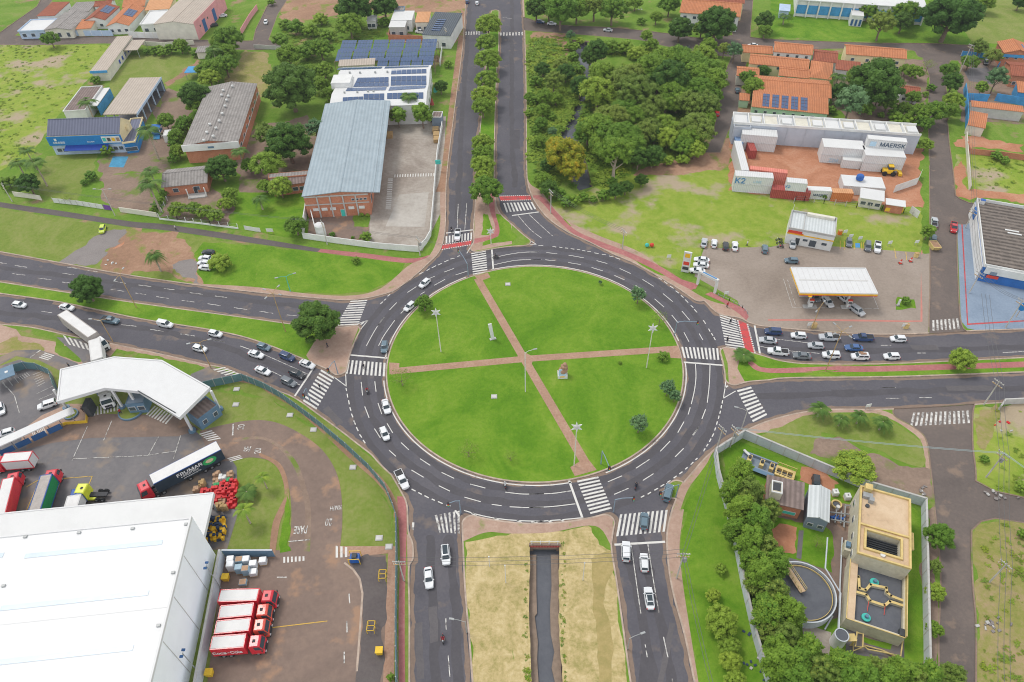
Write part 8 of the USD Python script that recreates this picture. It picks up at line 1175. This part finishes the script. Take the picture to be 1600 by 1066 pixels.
for i,(x,y,m,lab) in enumerate(((505,590,'wrap','big white wrapped pallet nearest the grey-blue wall'),(500,510,'wrap','white wrapped pallet in the back left corner'),(610,520,'card','brown topped wrapped pallet in the back row'),(690,510,'wrap','white wrapped pallet at the right of the back row'),(605,620,'wrap_blue','blue-grey wrapped pallet in the front row'),(690,640,'card','pallet with a brown board on top in the front row'),(775,560,'wrap','slim white wrapped pallet at the right end'),(770,650,'wrap','low white wrapped pallet at the right front'),(640,770,'card','single open crate in front of the wrapped pallets'),(890,510,'wrap','white round bundle beside the grey-blue wall'))):
 p=P(*zp('f3',x,y+40)[0]);t=thing('wrapped_pallet',lab,'pallet load',(*p,.03),.08);hh=(2.0,1.6,1.7,1.6,1.8,1.9,1.5,1.1,.8,1.2)[i];part(t,'pallet',box(1.25,1.1,.15),'wood');part(t,'load',box(1.2,1.05,hh-.15,(0,0,.15)),'wrap_blue' if m=='card' else m);part(t,'top_sheet',box(1.1,.95,.04,(0,0,hh)),m)
for r,x,y,lab in (('f3',430,745,'yellow bin beside the tall grey-blue wall, upper one'),('f4',230,1050,'yellow bin beside the tall grey-blue wall, lower one'),('d1',765,875,'yellow bin on the brick path near the bottom')):p=P(*zp(r,x,y+10)[0]);t=thing('waste_bin',lab,'bin',(*p,.03));part(t,'body',hexa([[-.45,-.4,0],[.45,-.4,0],[.45,.4,0],[-.45,.4,0]],[[-.55,-.5,1.1],[.55,-.5,1.1],[.55,.5,1.1],[-.55,.5,1.1]]),'yellow_paint');part(t,'lid',box(1.2,1.1,.12,(0,0,1.1)),'yellow_paint')
for r,x,y,lab in (('d1',785,420,'yellow cage rack beside the brick path, upper one'),('d1',715,738,'yellow cage rack beside the brick path, lower one')):p=P(*zp(r,x,y)[0]);t=thing('cage_rack',lab,'rack',(*p,.03));[part(t,'post',box(.08,.08,1.2,(a*.6,b*.8,0)),'yellow_paint') for a in (-1,1) for b in (-1,0,1)];part(t,'rail',join([box(1.3,.08,.08,(0,b*.8,1.2)) for b in (-1,0,1)]+[box(.08,1.7,.08,(a*.6,0,1.2)) for a in (-1,1)]),'yellow_paint')
p=P(*zp('d1',615,315)[0]);t=thing('wash_machine','blue and yellow machine at the corner of the brick path','machine',(*p,.03));part(t,'body',box(1.6,1.3,1.1,(0,0,.2)),'tank_blue');part(t,'hopper',box(.8,.9,.5,(0,0,1.3)),'door_dark');part(t,'frame',join([box(.1,.1,1.8,(a*.95,b*.8,0)) for a in (-1,1) for b in (-1,1)]+[box(2.0,.1,.1,(0,b*.8,1.75)) for b in (-1,1)]),'yellow_paint')
run('printed_fence','fence of white printed panels along the school verge','fence',zp('b0',335,185,480,200,640,225),1.6,.06,'frame_white',2.0,panel_name='printed_panel',post='post_concrete');run('printed_fence','purple printed panel at the right end of the school fence','fence',zp('b0',645,226,690,232),1.6,.06,'purple',3.0,panel_name='printed_panel');run('boundary_wall','cream wall stub on the far left by the cycle track','wall',zp('b0',90,145,195,158,260,170),1.6,.2,'wall_pale',2.6);run('boundary_wall','cream wall with a small gate at the school driveway','wall',zp('b0',745,242,860,258,975,275),1.6,.2,'wall_pale',2.6)
railfence('post_fence','low white wall and posts round the tiled house garden',zp('b0',985,280,1050,140,1020,60),1.6,3.0,'frame_white');railfence('post_fence','white posts along the front of the tiled house garden',zp('b0',985,285,1100,300,1300,325,1470,345),1.7,2.8,'frame_white');run('garden_wall','low white wall at the foot of the tiled house garden','wall',zp('b0',985,288,1250,318,1470,347),.5,.2,'wall_white',3.0);run('gate_fence','short white slatted gate beside the lawn of the brick warehouse','fence',zp('b0',1510,350,1579,362)+zp('b1',30,365),1.3,.06,'frame_white',1.2,panel_name='gate_panel');p=P(*zp('b1',90,375)[0]);t=thing('notice_board','white notice board on two posts near the white gate','sign',(*p,0),-.1);part(t,'board',box(1.9,.08,1.0,(0,0,.6)),'frame_white');[part(t,'post',box(.1,.1,.7,(s*.8,0,0)),'wood') for s in (-1,1)]
S=Spot('culvert','concrete culvert headwall with white rail posts at the top of the canal','culvert','d2',(112,230,292,230,292,214,112,214),0);y_=-S.D/2;S.part('headwall',join([box(S.L+.4,.5,1.5,(0,y_+.2,-.95)),box(.7,.5,1.7,(-S.L/2+.2,y_+.2,-2.6)),box(.7,.5,1.7,(S.L/2-.2,y_+.2,-2.6))]),'canal_wall')
for i in range(4):S.part('rail_post',box(.16,.16,1.0,(-S.L/2+.3+i*(S.L-.6)/3,y_+.2,.55)),'frame_white')
S.part('rail',box(S.L,.08,.1,(0,y_+.2,1.3)),'frame_white');S.part('rust_band',box(S.L,.06,.5,(0,y_-.08,-.1)),'container_red');S.part('opening',box(S.L-1.1,.1,1.7,(0,y_-.05,-2.6)),'door_dark')
S=Spot('culvert','triple pipe culvert at the top end of the creek','culvert','a2',(395,262,475,268,475,250,395,245),.2);S.part('headwall',box(S.L,.5,1.8,(0,0,-1.4)),'canal_wall');[S.part('pipe_mouth',xf(cyl(.62,.2,(0,0,0),14),(x*S.L,-.2,-.5),rx=PI/2),'door_dark') for x in (-.3,0,.3)]
for i,(x,y) in enumerate(((70,412),(74,432),(78,455))):p=P(*zp('b3',x,y)[0],.5);thing('motorcycle',('motorcycle farthest back of the three parked left of the station shop','middle motorcycle of the three parked left of the station shop','red motorcycle nearest the forecourt left of the station shop')[i],'motorcycle',(*p,.03),PI*.95,'motorcycles parked at the station shop',ref=MK['red' if i==2 else 'black'])
for r,x,y,lab in (('b3',562,412,'white sign board behind the blue wheelchair bay'),('b3',505,398,'white sign board behind the dark grey car of the station'),('b3',745,440,'white sign board right of the parked white pickup'),('b3',910,435,'small white board at the right end of the station lawn'),('b3',250,945,'white sign box on the pavement by the station lamp'),('b3',832,950,'white and orange sign box near the corner of the station pavement'),('b2',965,525,'white board on the grass beside the red cycle track'),('b2',1318,750,'small white board at the station entrance'),('c3',610,420,'white pedestrian sign at the kerb behind the corner palms'),('b3',470,372,'white board beside the orange gas bottles')):p=P(*zp(r,x,y+12)[0]);t=thing('sign_board',lab,'sign',(*p,.02),.1);part(t,'board',box(1.1,.08,.9,(0,0,.7)),'frame_white');[part(t,'post',box(.07,.07,.7,(s*.4,0,0)),'steel_post') for s in (-1,1)]
for r,x,y,lab in (('b3',282,955,'ochre bin beside the white sign box on the station pavement'),('b3',848,958,'ochre bin near the right corner of the station pavement'),('b3',440,380,'orange gas bottle cage beside the station shop'),('b3',910,520,'yellow rack at the right edge of the station forecourt')):p=P(*zp(r,x,y)[0]);t=thing('cage',lab,'bin',(*p,.02));part(t,'body',box(.9,.7,1.2),'yellow_edge' if 'ochre' in lab or 'yellow' in lab else 'orange_paint');part(t,'lid',box(1.0,.8,.1,(0,0,1.2)),'wood')
for x,y,lab in ((815,560,'left'),(878,548,'right')):p=P(*zp('b3',x,y)[0]);t=thing('traffic_cone','red and white barrier cone on the forecourt, %s one'%lab,'cone',(*p,.03));part(t,'cone',lathe([(.42,.06),(.36,.4),(.22,.9),(.1,1.3)],12),'shop_red');part(t,'stripe',lathe([(.34,.55),(.27,.8)],12),'frame_white');part(t,'base',box(.9,.9,.06),'black_plastic')
p=P(*zp('b3',1022,462)[0]);t=thing('skip','ochre open skip standing in the side street behind the dark car','skip',(*p,-.13));part(t,'body',hexa([[-.9,-1.1,.1],[.9,-1.1,.1],[.9,1.1,.1],[-.9,1.1,.1]],[[-1.0,-1.6,1.3],[1.0,-1.6,1.3],[1.0,1.6,1.3],[-1.0,1.6,1.3]]),'yellow_edge');part(t,'load',box(1.7,2.6,.06,(0,0,1.27)),'soil')
area('parking_sign_marking',zpoly('b3',538,435,566,435,568,462,540,462),'paint_blue')
for c in ((445,420,445,470),(470,425,472,475),(530,430,532,475),(575,430,580,480),(590,430,592,480),(780,470,790,530),(850,490,855,540)):stripe('b3',*c,mat='paint_yellow',z=.05)
for c in ((95,655,150,830,680,840,640,740),(120,660,170,820),(1500,0,1501,2)):stripe('b3',*c,w=.1,z=.05)
for x,y,lab in ((1525,475,'blue round sign on a leaning post at the blue pavement'),):p=P(*zp('b3',1530,890)[0]);t=thing('sign_post',lab,'sign',(*p,.02));part(t,'post',cyl(.06,3,n=6),'wood');part(t,'board',xf(cyl(1.0,.1,(0,0,-.05),20),(0,-.1,3.2),rx=PI/2-.3),'sign_blue')
rg=random.Random(9)
for r,x,y,n,lab,m in (('c3',945,935,9,'white broken rubble lying on the brown parking strip','gravel'),('c3',1410,980,10,'pale paving rubble at the mouth of the right side road','gravel'),('b0',695,560,5,'white rubble on the bare earth beside the western avenue','frame_white'),('d3',1370,700,14,'rubble heap on the lower right lot','gravel'),('d2',1490,960,9,'rubbish heap at the foot of the plant wall','crate_dark'),('d2',1470,740,6,'dumped rubbish beside the plant wall','crate_dark'),('c3',1470,535,5,'pile of coloured rubbish on the lot at the right edge','crate_red'),('a1',390,130,8,'white litter on the overgrown lot at the top','frame_white'),('a2',790,60,4,'pale rubble in the walled green plot','frame_white')):
 p=P(*zp(r,x,y)[0]);t=thing('rubble',lab,'rubble',(*p,.02))
 for i in range(n):part(t,'piece',xf(box(rg.uniform(.2,.7),rg.uniform(.2,.6),rg.uniform(.1,.3)),(rg.gauss(0,1.1),rg.gauss(0,.9),0),rg.uniform(0,3)),m if i%4 else 'wall_concrete')
p=P(*zp('b2',845,458)[0]);t=thing('ball_pair','green and red balls lying on the sloping lawn','toy',(*p,.05));[part(t,'ball',( lambda s:(np.array(s.vertices)+[x,0,.6],np.array(s.faces)))(trimesh.creation.icosphere(2,.55)),m) for x,m in ((-.6,'teal'),(.7,'shop_red'))]
p=P(*zp('b3',800,820)[0]);t=thing('stone_sign','white stone sign on the grass island of the forecourt','sign',(*p,.05));part(t,'slab',xf(box(.5,.3,1.8),rz=.4),'frame_white');part(t,'base',box(.8,.6,.15),'gravel')
# ---------------------------------------------------------------- a breath of haze in the air
hz=usdkit.material(stage,'/World/Looks/air',{'v':('principled_volume',{'color':(.86,.90,.96),'density':.00009,'anisotropy':.2})},volume='v.volume')
_m=usdkit.mesh(stage,'/World/haze',box(5600,5800,125,(0,2450,-5)),hz);tag(_m.GetPrim(),kind='stuff')
